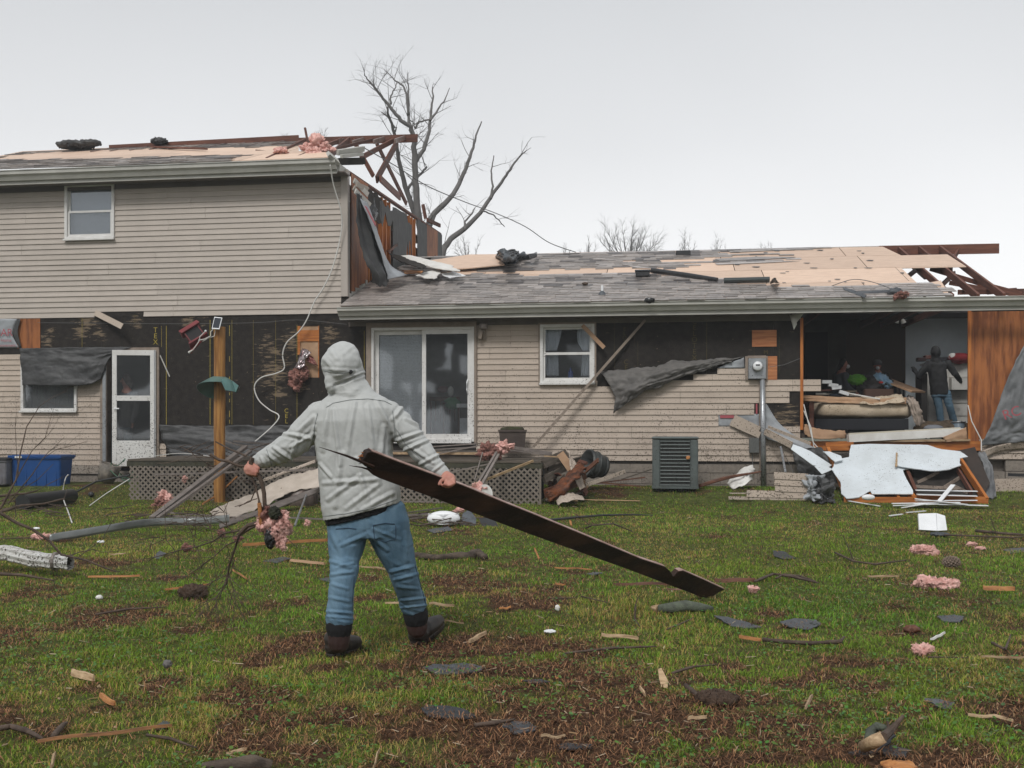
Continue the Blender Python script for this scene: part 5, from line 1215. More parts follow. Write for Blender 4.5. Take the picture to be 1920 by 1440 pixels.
# planters
def barrel(name, label, Mx, r0, r1, h, m, cat='planter', soil=True, bands=True):
    o = thing(name, label, cat, M=Mx)
    MB(Mx).lathe([(0, 0), (r0, 0), (r0*1.0+(r1-r0)*.5+.02, h*.5), (r1, h), (r1-.02, h), (r0-.02+(r1-r0)*.3, h*.3), (0, h*.3)], Matrix.Identity(4), 28).build('tub', m, o, smooth=True)
    if bands:
        for t in (.12, .55, .9):
            r = r0+(r1-r0)*t+.024*math.sin(math.pi*min(1, t))
            MB(Mx).lathe([(r, h*t-.018), (r+.008, h*t-.014), (r+.008, h*t+.014), (r, h*t+.018)], Matrix.Identity(4), 28).build('hoop', m, o, smooth=True)
    return o
M_BAR = mat('dark_plastic_barrel', (.035, .038, .038), (.07, .072, .068), scale=10, stretch=(1, 1, .2), rough=.45, bump=.3)
c = HW(1108, 882, -1.3)
Mx = Matrix.Translation(HW(1137, 884, -1.2)+Vector((.05, .0, .05))) @ HM.to_3x3().to_4x4() @ Matrix.Rotation(R(-78), 4, 'Y') @ Matrix.Rotation(0, 4, 'Z')
Mx = Matrix.Translation(HW(1134, 876, -1.1)) @ Matrix.Rotation(R(205), 4, 'Z') @ Matrix.Rotation(R(78), 4, 'Y')
barrel('barrel_planter', 'dark barrel shaped planter tipped over against the foundation', Mx, .16, .235, .36, M_BAR)
Mx = Matrix.Translation(HW(961, 835, -.45)+Vector((0, 0, -.06)))
o = thing('square_planter', 'square brown planter standing against the siding right of the sliding door', 'planter', M=Mx)
MB(Mx).add([(-.20, -.2, -.06), (.20, -.2, -.06), (.2, .2, -.06), (-.2, .2, -.06), (-.235, -.235, .30), (.235, -.235, .30), (.235, .235, .3), (-.235, .235, .3)], [(3, 2, 1, 0), (0, 1, 5, 4), (1, 2, 6, 5), (2, 3, 7, 6), (3, 0, 4, 7), (4, 5, 6, 7)]).build('pot', mat('brown_pot', (.085, .065, .055), (.06, .046, .04), rough=.6, mud=.5), o)
MB(Mx).box(-.25, .25, -.25, .25, .30, .335).build('rim', mat('brown_pot', 0), o)
lump('soil', Mx @ Vector((0, 0, .34)), (.2, .2, .035), mat('pot_soil', (.03, .022, .016), (.05, .06, .02), scale=9, rough=.9), o, seed=3, sub=3, amp=.3)
Mx = Matrix.Translation(HW(202, 884, -.9)+Vector((0, 0, -.05))) @ Matrix.Rotation(R(18), 4, 'Y')
o = barrel('round_pot', 'mottled round metal pot below the storm door', Mx @ Matrix.Translation(Vector((0, 0, -.15))), .13, .19, .34, mat('mottled_pot', (.09, .08, .07), (.26, .23, .19), scale=9, rough=.6), bands=False)
# large plastic barrel lying behind the man
Mx = Matrix.Translation(HW(553, 928, -2.6)) @ Matrix.Rotation(R(170), 4, 'Z') @ Matrix.Rotation(R(90), 4, 'Y')
c0 = HW(528, 928, -2.7); 
o = thing('fallen_drum', 'muddy brown grey drum lying on the lawn behind the man', 'drum', c0)
Mx = Matrix.Translation(HW(528, 935, -2.8)) @ HM.to_3x3().to_4x4() @ Matrix.Rotation(R(90), 4, 'Y')
MB(Mx).lathe([(0, 0), (.19, 0), (.23, .05), (.235, .3), (.23, .52), (.0, .55)], Matrix.Identity(4), 28).build('shell', mat('muddy_drum', (.17, .13, .11), (.06, .045, .038), scale=4, stretch=(3, 3, .7), rough=.4), o, smooth=True)

# blue storage tub and clear tub
def tub(name, label, px0, px1, pyt, pyb, w, m, lidm):
    u0, u1 = U(px0, w), U(px1, w); z1 = Z((px0+px1)/2, pyt, w); z0 = Z((px0+px1)/2, pyb, w); dp = .42
    o = thing(name, label, 'storage tub', HP((u0+u1)/2, w, z0))
    i_ = .05
    HB().add([(u0+i_, w+i_*.6, z0), (u1-i_, w+i_*.6, z0), (u1-i_, w+dp-i_, z0), (u0+i_, w+dp-i_, z0), (u0+.02, w, z1-.05), (u1-.02, w, z1-.05), (u1-.02, w+dp, z1-.05), (u0+.02, w+dp, z1-.05)], [(3, 2, 1, 0), (0, 1, 5, 4), (1, 2, 6, 5), (2, 3, 7, 6), (3, 0, 4, 7), (4, 5, 6, 7)]).build('body', m, o, bevel=.02)
    HB().box(u0, u1, w-.02, w+dp+.02, z1-.08, z1-.055).build('rim', m, o, bevel=.008)
    HB().box(u0-.012, u1+.012, w-.03, w+dp+.03, z1-.054, z1-.01).box(u0+.04, u1-.04, w+.02, w+dp-.02, z1-.01, z1).build('lid', lidm, o, bevel=.012)
    for k in range(5): 
        u = u0+.12+(u1-u0-.24)*k/4; HB().box(u-.012, u+.012, w+.01, w+.03, z0+.05, z1-.12).build('rib', m, o)
    return o, (u0, u1, z0, z1)
M_BLUE = mat('blue_tub_plastic', (.012, .06, .20), (.015, .07, .24), scale=3, rough=.35, rnd=.02)
Mold = HM.copy()
o, tb = tub('storage_tub', 'blue plastic storage tub with a blue lid on the grass by the left wall', 17, 115, 853, 914, -1.35, M_BLUE, M_BLUE)
HB().box(tb[0]+.14, tb[0]+.27, -1.395, -1.37, tb[3]-.055, tb[3]-.02).build('latch', M_GYP, o)
tub('storage_tub', 'clear grey storage tub cut by the left edge of the photo beside the blue one', -60, 13, 858, 910, -1.5, mat('clear_plastic', (.20, .20, .22), (.12, .11, .12), scale=4, rough=.3), M_BLACKP)
# garden hose on the pot
pts = []
for k in range(40):
    a = k*.42; pts.append(HP(U(215, -1)+.17*math.cos(a)+.012*k, -1.0+.15*math.sin(a), .42+.06*math.sin(k*.9)+(.18 if k < 8 else 0)-.004*k))
o = MB().tube(pts, .009, 6).build('garden_hose', mat('green_hose', (.05, .12, .07), rough=.4), smooth=True); tag(o, 'thin green hose coiled beside the storm door', 'hose')
# black cylinder fallen (grill tank style) and handle
c0, c1 = G(42, 942, .12), G(134, 930, .12)
o = thing('black_cylinder', 'large black pipe lying on the grass in front of the blue tub', 'pipe', c0)
MB().tube([c0, c1], .115, 24).build('pipe', M_BLACKP, o, smooth=False)
MB().tube([c1, c1+(c1-c0).normalized()*.03], .07, 16).build('end_cap', M_DARK, o)
MB().tube([c1+(c1-c0).normalized()*.03, c1+(c1-c0).normalized()*.14], .04, 12).build('nozzle', M_BLACKP, o)
MB().ell(G(171, 927, .05), (.05, .05, .05), 8).build('wheel', M_BLACKP, o)
o = MB().tube([G(132, 915, .05), HW(180, 903, -2.0), HW(243, 891, -2.2)], .017, 8).build('black_rod', M_BLACKP); tag(o, 'long black rod from the black pipe up to the deck corner', 'rod')
# brown awning rails leaning over the deck
rl = [((285, 972, -4.6), (460, 838, -2.2), .08, .05), ((296, 972, -4.6), (470, 846, -2.25), .05, .04), ((288, 890, -2.9), (600, 880, -2.5), .028, .028), ((420, 826, -1.4), (545, 866, -1.8), .025, .02), ((438, 827, -1.2), (560, 838, -1.2), .03, .03), ((440, 833, -1.2), (560, 846, -1.25), .02, .02),
      ((900, 915, -3.2), (935, 852, -2.4), .04, .03), ((886, 925, -3.3), (931, 848, -2.4), .035, .03), ((812, 893, -2.6), (920, 869, -2.3), .02, .02), ((800, 838, -1.0), (894, 832, -1.0), .025, .02), ((800, 844, -1.0), (894, 838, -1.0), .02, .02), ((820, 851, -1.2), (900, 835, -1.1), .02, .02), ((890, 900, -2.6), (905, 848, -2.2), .015, .015),
      ((955, 838, -1.4), (1035, 850, -1.4), .03, .05), ((950, 843, -1.4), (1030, 853, -1.5), .02, .02), ((755, 940, -2.6), (812, 940, -2.6), .02, .02), ((300, 960, -3.4), (440, 970, -3.5), .03, .02), ((305, 966, -3.5), (440, 974, -3.4), .025, .025), ((480, 968, -3.3), (640, 975, -3.3), .025, .02),
      ((760, 962, -2.9), (830, 952, -2.9), .02, .02), ((760, 966, -3.0), (860, 962, -3.0), .03, .025), ((764, 972, -3.1), (858, 966, -3.0), .02, .02)]
names = ['thick brown rail leaning from the lawn across the lattice to the deck', 'second brown rail parallel to the thick leaning rail', 'thin rod running level across the lattice left of the man', 'thin rail sloping down right of the post', 'upper brown rail lying on the deck behind the left hand', 'lower brown rail lying on the deck behind the left hand',
         'grey rail leaning on the lattice right of the man', 'second grey rail beside it leaning on the lattice', 'thin rod resting across the deck edge right of the man', 'upper rail lying under the sliding door', 'second rail lying under the sliding door', 'thin rod crossing the rails under the sliding door', 'thin broken rod hanging below the brown insulation', 'long dark rail lying on the right end of the deck', 'thinner rail below the long dark rail on the deck', 'short level rod against the lattice beside the jacket', 'brown rail lying on the lawn left of the bent panel', 'long thin rail on the grass below the bent panel', 'thin rail on the grass beneath the drum', 'short rod atop the rail heap right of the jeans', 'thick rod in the rail heap right of the jeans', 'lowest rod in the rail heap right of the jeans']
for i, ((x0, y0, w0), (x1, y1, w1), a, b) in enumerate(rl):
    o = beamo('metal_rail', HW(x0, y0, w0), HW(x1, y1, w1), a, b, M_RAIL); tag(o, names[i], 'rail')
for i, (x0, y0, w0, x1, y1, w1, r) in enumerate([(885, 910, -2.9, 1000, 864, -2.3, .02)]):
    o = beamo('yellow_lath', HW(x0, y0, w0), HW(x1, y1, w1), .012, .04, M_WOODP, twist=.3); tag(o, 'pale yellow lath leaning across the lattice near the right deck corner', 'lath')
o = MB().tube([HW(380, 945, -2.5), HW(400, 933, -2.4), HW(425, 912, -2.3), HW(445, 893, -2.3)], .014, 6).build('orange_strip', M_ORANGE); tag(o, 'orange split wood strip curving up behind the post', 'wood strip')
# twisted siding panel behind the man
o = grid_sheet([[HW(392, 960, -3.0), HW(470, 925, -2.8), HW(530, 897, -2.6), HW(600, 878, -2.5)], [HW(402, 968, -3.2), HW(475, 938, -3.1), HW(535, 910, -2.9), HW(612, 892, -2.8)], [HW(412, 980, -3.3), HW(478, 955, -3.25), HW(540, 924, -3.1), HW(620, 908, -3.0)]], 50, 14, amp=.035, freq=4, seed=61, mat=mat('pale_bent_panel', (.52, .45, .385), (.42, .36, .30), scale=4, rough=.5, mud=.4, mudfn=(0, 1, .02, 0)), name='twisted_siding', ragged=.03, aniso=(1, .5), solid=.01)
tag(o, 'large twisted pale siding sheet lying in front of the lattice left of the man', 'siding')
o = grid_sheet([[HW(480, 903, -2.5), HW(590, 862, -2.3)], [HW(482, 908, -2.5), HW(592, 868, -2.3)]], 20, 3, amp=.01, seed=62, mat=M_SIDE, name='siding_strip', solid=.01); tag(o, 'narrow siding strip above the twisted panel behind the man', 'siding')
o = grid_sheet([[HW(410, 978, -3.35), HW(480, 957, -3.3), HW(600, 912, -3.05)], [HW(412, 990, -3.35), HW(484, 965, -3.3), HW(600, 922, -3.05)]], 30, 4, amp=.02, seed=63, mat=M_RAIL, name='panel_edge_rail', solid=.02); tag(o, 'dark edge rail along the bottom of the twisted panel', 'rail')
MB().slab([HW(470, 955, -3.3), HW(480, 940, -3.3), HW(486, 945, -3.3), HW(476, 956, -3.3)], -hw_, .01)
# long bent trim on the lawn
ptsb = [G(95, 1008, .05), G(150, 999, .08), G(210, 989, .12), G(260, 981, .13), G(310, 977, .12), G(380, 976, .12), G(430, 971, .2)]
o = grid_sheet([[p+Vector((0, .02, .035)) for p in ptsb], [p+Vector((0, -.02, .03)) for p in ptsb], [p+Vector((0, -.03, -.05)) for p in ptsb]], 50, 6, amp=.004, seed=5, mat=mat('bent_trim_metal', (.23, .24, .235), (.16, .17, .165), scale=5, rough=.35, metal=.4), name='bent_trim', solid=.006); tag(o, 'long bent grey metal trim lying across the lawn at the left', 'metal trim')
# white ribbed downspout at far left
dd = [P(-40, 1036, 9.3), P(0, 1036, 9.3), P(16, 1037, 9.2), P(60, 1048, 9.1), P(95, 1052, 9.0), P(132, 1055, 8.9)]
o = thing('downspout', 'crushed white ribbed downspout lying on the grass at the left edge', 'downspout', G(60, 1068))
rings = []; n = 20; vs = []
k = 40
cum = [dd[0].lerp(dd[1], 0)]
def pathp(t):
    x = t*(len(dd)-1); i = min(int(x), len(dd)-2); return dd[i].lerp(dd[i+1], x-i)
for i in range(k+1):
    t = i/k; p = pathp(t); r = .072*(1+.25*noise.noise(Vector((t*6, 2, 1)))) ; sq = .8+.2*noise.noise(Vector((t*5, 9, 1)))
    for j in range(n):
        a = 2*math.pi*j/n; c_, s_ = math.cos(a), math.sin(a)
        e_ = .6; rr2 = r*(1+.06*math.cos(a*10))
        vs.append(p+Vector((0, rr2*math.copysign(abs(c_)**e_, c_), rr2*sq*math.copysign(abs(s_)**e_, s_))))
fs = [(i*n+j, i*n+(j+1) % n, (i+1)*n+(j+1) % n, (i+1)*n+j) for i in range(k) for j in range(n)]
M_DSP = mat('dirty_white_downspout', (.66, .66, .64), (.42, .40, .37), scale=6, stretch=(1, 3, 3), rough=.5, mud=1.2, mudfn=(0, .5, .1, .02))
MB().add(vs, fs).build('spout', M_DSP, o, smooth=False, solid=.004)
p = pathp(.85); MB().tube([p-Vector((.012, 0, 0)), p+Vector((.012, 0, 0))], .088, 16, flat=.9).build('clamp_band', M_RAIL, o)
# white crumpled sheet by the foundation
o = grid_sheet([[HW(1362, 905, -.7), HW(1380, 890, -.6), HW(1398, 872, -.5), HW(1412, 871, -.4)], [HW(1368, 912, -.9), HW(1388, 898, -.9), HW(1404, 886, -.8), HW(1415, 884, -.5)], [HW(1374, 915, -1.0), HW(1395, 908, -1.0), HW(1408, 900, -.9), HW(1414, 900, -.6)]], 20, 16, amp=.05, freq=3, seed=71, mat=mat('muddy_white_sheet', (.72, .70, .67), (.6, .58, .54), scale=5, rough=.5, mud=.8, mudfn=(0, 2, .03, 0)), name='white_sheet', solid=.006); tag(o, 'crumpled mud speckled white sheet by the foundation left of the conduit', 'sheet')
o = grid_sheet([[HW(1310, 908, -.9), HW(1360, 893, -.9), HW(1426, 883, -.9)], [HW(1310, 915, -.9), HW(1360, 900, -.9), HW(1428, 885, -.9)]], 20, 3, amp=.01, seed=72, mat=M_BROWNW, name='dark_strip', solid=.006); tag(o, 'dark thin strip crossing from the air conditioner over the white sheet', 'strip')
# smashed deck end
cr = D('smashed_timber', 'splintered dark timber heap where the right deck end collapsed', 'timber', HW(1050, 930, -2))
rs = random.Random(31)
for (x0, y0, w0, x1, y1, w1, a, b, m) in [(1017, 870, -1.9, 1065, 850, -.8, .05, .16, M_DECKW), (1020, 900, -2.0, 1062, 876, -1.2, .05, .10, M_DECKW), (1022, 925, -2.1, 1080, 905, -1.4, .04, .14, M_BROWNW), (1030, 935, -2.2, 1095, 890, -1.6, .10, .12, M_BROWNW), (1022, 938, -2.1, 1090, 925, -1.9, .12, .03, M_DECKW), (1050, 850, -1.6, 1098, 918, -1.7, .02, .13, M_KRAFT), (1060, 855, -1.4, 1080, 905, -1.6, .03, .05, M_RAFT), (1028, 878, -1.6, 1090, 860, -1.0, .04, .09, M_DECKW)]:
    beamo('broken_board', HW(x0, y0, w0), HW(x1, y1, w1), a, b, m, cr, twist=rs.uniform(-.4, .4))
for k in range(22):
    x, y, w = rs.uniform(1018, 1100), rs.uniform(862, 938), rs.uniform(-2.3, -1.2); a = rs.uniform(-1.2, .5); l = rs.uniform(8, 34)
    beamo('broken_board', HW(x, y, w), HW(x+l*math.cos(a), y+l*math.sin(a), w+rs.uniform(-.3, .3)), rs.uniform(.015, .04), rs.uniform(.03, .09), rs.choice([M_DECKW, M_BROWNW, M_DECKW, M_RAFT, M_WOODP]), cr, twist=rs.uniform(-1, 1))
o = grid_sheet([[HW(1022, 922, -2.1), HW(1055, 895, -2.1), HW(1080, 870, -1.9), HW(1096, 868, -1.8)], [HW(1030, 938, -2.3), HW(1062, 915, -2.4), HW(1088, 888, -2.2), HW(1093, 876, -2.0)]], 24, 10, amp=.07, freq=4, seed=81, aniso=(.6, 2), mat=mat('rotten_orange_wood', (.20, .065, .025), (.035, .018, .013), scale=5, stretch=(1, 1, 3), rough=.6, bump=.6), name='splintered_plank', solid=.04, ragged=.05); tag(o, 'curled splintered orange brown plank right of the deck', 'plank')
o = grid_sheet([[HW(1060, 842, -1.4), HW(1078, 862, -1.6), HW(1100, 912, -2.0)], [HW(1068, 846, -1.5), HW(1070, 880, -1.9), HW(1088, 918, -2.2)]], 24, 6, amp=.03, freq=3, seed=82, mat=M_SIDE, name='bent_siding', solid=.008); tag(o, 'bent tan siding strip arching over the splintered timber', 'siding')
o = grid_sheet([[HW(1042, 938, -2.4), HW(1062, 922, -2.3), HW(1092, 928, -2.3)], [HW(1045, 946, -2.6), HW(1066, 938, -2.6), HW(1096, 936, -2.6)]], 14, 6, amp=.03, freq=3, seed=83, mat=M_SIDE, name='bent_siding', solid=.008); tag(o, 'folded tan siding scrap on the grass at the right foot of the deck', 'siding')
o = beamo('siding_strip', HW(1098, 910, -1.7), HW(1172, 884, -1.2), .02, .06, M_SIDE); tag(o, 'tan siding strip leaning from the deck debris towards the air conditioner', 'siding')
for i, (x0, y0, x1, y1, w) in enumerate([(1100, 908, 1210, 895, -1.3), (1130, 905, 1200, 912, -1.6), (1165, 899, 1222, 880, -1.0), (1020, 855, 1050, 857, -1.9), (990, 868, 1012, 866, -2.1)]):
    o = beamo('broken_lath', HW(x0, y0, w), HW(x1, y1, w), .03, .02, [M_BROWNW, M_BROWNW, M_DECKW, M_WOODP, M_WOODP][i]); tag(o, ['brown lath lying along the wall left of the air conditioner', 'lower brown lath on the grass left of the air conditioner', 'lath propped at the left side of the air conditioner', 'pale broken lath on the right deck end', 'short pale block on the deck edge'][i], 'lath')
# insulation clumps on the deck and the rails
for i, (x, y, w, r, m, sd_) in enumerate([(945, 838, -1.9, (.12, .09, .08), M_PINK, 1), (915, 850, -2.0, (.15, .1, .15), M_PINKD, 2), (308, 936, -3.2, (.10, .08, .12), M_PINK, 3), (300, 948, -3.3, (.10, .08, .1), M_PINKD, 13), (895, 917, -3.3, (.12, .08, .07), M_PINK, 4), (346, 898, -2.7, (.035, .03, .05), M_PINK, 5), (860, 957, -2.9, (.07, .06, .03), M_PINK, 6), (577, 981, -3.6, (.03, .03, .035), M_PINK, 7)]):
    o = lump('insulation_clump', HW(x, y, w), r, m, seed=sd_+20, sub=4, amp=.55); tag(o, ['pink insulation clump on the deck in front of the square planter', 'brown wet insulation hanging left of the pink clump on the deck', 'pink insulation caught on the leaning brown rails', 'brown insulation below the pink clump on the leaning rails', 'pink insulation roll resting on the carried beam line beside the lattice', 'tiny pink tuft on a rod tip in front of the left lattice', 'pink tufts in the rail heap right of the jeans', 'tiny pink tuft at the foot of the leaning stick'][i], 'insulation')
o = MB().tube([HW(553, 985, -3.6), HW(575, 925, -3.2)], .014, 6).build('leaning_stick', M_METAL); tag(o, 'thin pale stick leaning on the drum behind the man', 'stick')
M_DISC = Matrix.Translation(HW(908, 925, -3.3)) @ Matrix.Rotation(R(70), 4, 'X') @ Matrix.Rotation(R(40), 4, 'Y')
o = MB(M_DISC).lathe([(0, 0), (.13, 0), (.13, .04), (0, .04)], Matrix.Identity(4), 22).build('white_disc', M_GYP); tag(o, 'white round disc behind the pink insulation roll', 'disc')
# white ribbed container and slate pieces near the rail heap
o = thing('white_container', 'white ribbed plastic container lying on the grass right of the jeans', 'container', G(832, 986))
pc = G(832, 986)
MB(Matrix.Translation(pc)).ell((0, 0, .09), (.21, .12, .10), 14).build('shell', M_WHITE, o, smooth=True)
for k in range(7): MB(Matrix.Translation(pc)).tube([(-.195+.0*k, -.02, .03+.02*k), (0, -.125, .03+.02*k), (.195, -.02, .03+.02*k)], .005, 5).build('rib', M_WHITE, o)
for i, (poly, lb) in enumerate([([(862, 985), (868, 962), (880, 955), (893, 972), (892, 986)], 'dark slate grey shingle standing right of the white container'), ([(898, 972), (925, 970), (935, 988), (905, 989)], 'black shingle piece right of the slate grey one under the beam')]):
    dd = G(880, 986).y
    pts = [P(x, y, dd+(986-y)*.008) for x, y in poly]
    o = MB().slab(pts, Vector((0, -1, .3)), .012).build('shingle_piece', M_SCRAP if i == 0 else M_BLACKP); tag(o, lb, 'shingle')
# items on the low roof
def rp(x, y, l=.02): return onplane(x, y, ER+NR*l, NR)
rv = thing('roof_vent', 'black box vent on the low roof left of the long pipe', 'roof vent', rp(1205, 518))
Mv = Matrix.Translation(rp(1205, 519, .0)) @ HM.to_3x3().to_4x4()
MB(Mv).box(-.13, .13, -.12, .12, .0, .09).build('box', M_BLACKP, rv, bevel=.01); MB(Mv).box(-.145, .145, -.14, .14, .09, .12).build('hood', M_SCRAP, rv, bevel=.008)
rv = thing('roof_vent', 'black ridge vent sitting on the low roof ridge near the pale boards', 'roof vent', rp(1281, 474))
Mv = Matrix.Translation(rp(1281, 478, .0)) @ HM.to_3x3().to_4x4()
MB(Mv).box(-.15, .15, -.1, .1, -.02, .08).build('box', M_BLACKP, rv, bevel=.015)
vp = thing('vent_pipe', 'short white vent pipe with a dark collar low on the shingles', 'vent pipe', rp(1129, 553))
Mv = Matrix.Translation(rp(1129, 553, .0))
MB(Mv).tube([(0, 0, -.05), (0, 0, .17)], .022, 12).build('pipe', M_WHITE, vp); MB(Mv).lathe([(.075, -.01), (.06, .03), (.03, .07), (.024, .07)], Matrix.Identity(4), 16).build('collar', M_SCRAP, vp, smooth=True)
o = MB().tube([rp(1222, 507, .07), rp(1290, 516, .06), rp(1345, 524, .05)], [.05, .045, .035], 12).build('dark_pipe', M_BLACKP); tag(o, 'long black pipe lying left on the roof between the shingles and pale boards', 'pipe')
o = thing('vent_stack', 'dark metal stack pipe with a torn flared flange lying on the roof', 'pipe', rp(1400, 525))
MB().tube([rp(1357, 526, .06), rp(1443, 524, .06)], .05, 14).build('pipe', mat('dark_stack', (.06, .07, .07), rough=.3, metal=.4), o)
grid_sheet([[rp(1443, 531, .02), rp(1462, 530, .02)], [rp(1446, 525, .12), rp(1458, 527, .12)], [rp(1451, 520, .35), rp(1455, 521, .33)]], 8, 10, amp=.02, mat=mat('dark_stack', 0), name='flange', parent=o)
fb = thing('torn_felt_roll', 'big crumpled black felt bundle standing on the low roof ridge', 'roofing felt', rp(960, 480))
grid_sheet([[rp(930, 486, .0), rp(945, 492, .02), rp(965, 486, .02), rp(985, 480, .02)], [rp(931, 478, .2), rp(946, 484, .35), rp(962, 478, .25), rp(978, 477, .12)], [rp(934, 472, .38), rp(946, 470, .45), rp(960, 472, .32), rp(972, 475, .16)]], 34, 26, amp=.11, freq=3, seed=91, mat=mat('slate_felt', (.07, .08, .09), (.11, .12, .13), scale=3, rough=.4, bump=.4), name='sheet', parent=fb)
grid_sheet([[rp(938, 494, .02), rp(950, 496, .02), rp(966, 494, .02)], [rp(945, 488, .06), rp(960, 486, .06), rp(980, 482, .04)]], 16, 8, amp=.04, freq=3, seed=92, mat=mat('slate_felt', 0), name='sheet', parent=fb)
MB().tube([rp(983, 484, .1), rp(994, 481, .18), rp(1003, 479, .16), rp(1005, 475, .12)], [.05, .06, .05, .03], 8).build('curl', M_BLACKP, fb)
o = MB().slab([rp(800, 489, .10), rp(880, 477, .12), rp(938, 476.5, .12), rp(946, 496, .10), rp(870, 503, .08), rp(820, 505, .06)], NR, .02).build('roof_board', M_OSB); tag(o, 'loose pale roof board lying on the shingles left of the felt bundle', 'board')
for i, (poly, l, m, lb) in enumerate([
    ([(742, 480), (765, 478), (845, 496), (862, 508), (830, 505), (790, 496), (760, 490)], .22, M_GYP, 'long white plasterboard slab on the roof under the torn corner'),
    ([(778, 516), (800, 510), (820, 504), (825, 512), (815, 522), (795, 521)], .15, M_GYP, 'ragged white plasterboard piece lowest on the roof'),
    ([(828, 513), (852, 508), (872, 516), (842, 521)], .12, M_WHITE, 'flat white plasterboard corner at the right of the roof pieces'),
    ([(728, 474), (750, 478), (800, 500), (790, 503), (745, 487)], .32, M_SHEATH, 'dark sheathing slab on top of the white roof pieces'),
    ([(755, 506), (795, 508), (790, 512), (760, 512)], .10, M_ORANGE, 'orange board edge under the white roof pieces'),
    ([(725, 470), (738, 462), (746, 455), (742, 463), (730, 474)], .35, M_BROWNW, 'dark splinter standing at the left of the roof pieces')]):
    pts = [rp(x, y, l+.02*math.sin(j*2)) for j, (x, y) in enumerate(poly)]
    o = MB().slab(pts, NR, .014, .03).build('broken_board', m); tag(o, lb, 'board')
for i, (x, y, r, m) in enumerate([(1678, 548, .07, M_SCRAP), (1690, 553, .07, M_PINKD), (1218, 563, .05, M_BLACKP), (1097, 532, .03, M_TWIG)]):
    o = lump('roof_scrap', rp(x, y, .04), (r*1.6, r, r*.8), m, seed=i+60, sub=3, amp=.5); tag(o, ['dark scrap on the roof edge left of the bare rafters', 'reddish scrap right beside the dark scrap on the roof edge', 'small black clump on the gutter edge', 'tiny twig clump on the shingles near the vent pipe'][i], 'scrap')
for i, (a, b) in enumerate([((1580, 541), (1605, 548)), ((1605, 549), (1670, 546)), ((1590, 545), (1625, 556))]):
    pts = [rp(a[0], a[1]-3, .03), rp(b[0], b[1]-3, .05), rp(b[0]-4, b[1]+2, .02), rp(a[0]+3, a[1]+2, .02)]
    o = MB().slab(pts, NR, .01).build('lifted_shingle', M_SCRAP); tag(o, ['left lifted dark shingle near the roof edge', 'long dark strip on the lower roof', 'lowest lifted dark shingle near the gutter'][i], 'shingle')
# cables
def cable(name, pts, r, m, label):
    n = len(pts); out = []
    for i in range(n-1):
        p0, p1, p2, p3 = pts[max(i-1, 0)], pts[i], pts[i+1], pts[min(i+2, n-1)]
        for k in range(10):
            t = k/10; out.append(.5*((2*p1)+(p2-p0)*t+(2*p0-5*p1+4*p2-p3)*t*t+(3*p1-p0-3*p2+p3)*t**3))
    out.append(pts[-1]); o = MB().tube(out, r, 6).build(name, m, smooth=True); return tag(o, label, 'cable')
cable('white_cable', [HW(x, y, w) for x, y, w in [(619, 309, -.58), (625, 345, -.4), (640, 400, -.2), (639, 440, -.12), (624, 500, -.12), (606, 540, -.12), (590, 565, -.12), (575, 600, -.15), (560, 622, -.15), (538, 642, -.15), (530, 665, -.15), (533, 690, -.15), (518, 700, -.2), (490, 708, -.2), (477, 725, -.2), (485, 750, -.2), (505, 768, -.2), (523, 780, -.3), (510, 800, -.4), (478, 828, -.6)]], .012, M_WIREW, 'white cable dangling in loops from the upper gutter down the black wall')
cable('power_line', [HW(684, 278, 1.0), P(740, 310, 22), P(800, 348, 23), P(870, 378, 24), P(930, 400, 24), P(985, 425, 24), P(1030, 455, 24), P(1080, 473, 24)], .010, M_WIRED, 'thin power line sagging from the broken upper eave to the low roof ridge')
cable('thin_cable', [HW(70, 605, -.05), HW(200, 606, -.06), HW(330, 607, -.06), HW(480, 605, -.06), HW(560, 600, -.06), HW(650, 608, -.06)], .004, M_WIRED, 'thin cable strung level across the black sheathing')
cable('thin_cable', [rp(1560, 536, .03), rp(1600, 524, .2), rp(1640, 530, .1), rp(1690, 548, .06), HW(1745, 560, -.3), HW(1755, 580, -.4)], .006, M_WIRED, 'thin cable looping over the roof edge by the rafters')
cable('thin_cable', [G(135, 980, .02), HW(128, 960, -3.3), HW(118, 930, -3.2), HW(122, 900, -3.1), HW(128, 890, -3.1)], .009, M_WIREW, 'pale cable standing in a loop on the lawn right of the black pipe')
cable('thin_cable', [G(168, 948, .02), HW(200, 925, -3.0), HW(243, 898, -2.6)], .008, M_WIREW, 'pale cable rising from the lawn to the deck corner')
cable('thin_cable', [HW(290, 855, -.6), HW(340, 850, -.7), HW(405, 857, -1.8)], .006, M_WIREW, 'pale wire stretched over the left deck boards')
# foil faced insulation hanging from the wall hole
ih = thing('insulation_flap', 'foil faced brown insulation hanging out of the hole in the black wall', 'insulation', HW(575, 680, -.1))
M_FOIL = mat('foil_facing', (.55, .50, .50), (.10, .03, .035), scale=9, rough=.2, metal=.7, bump=1.0, bscale=12)
grid_sheet([[HW(566, 652, -.05), HW(576, 654, -.1), HW(584, 660, -.08)], [HW(556, 676, -.15), HW(566, 676, -.22), HW(574, 672, -.15)], [HW(550, 689, -.15), HW(562, 691, -.22), HW(572, 684, -.18)]], 16, 18, amp=.04, freq=3, seed=95, mat=M_FOIL, name='foil', parent=ih)
grid_sheet([[HW(572, 662, -.06), HW(585, 668, -.1)], [HW(576, 678, -.1), HW(596, 686, -.12)]], 12, 10, amp=.04, freq=3, seed=96, mat=mat('red_brown_facing', (.15, .035, .035), (.25, .10, .08), scale=8, rough=.5), name='facing', parent=ih)
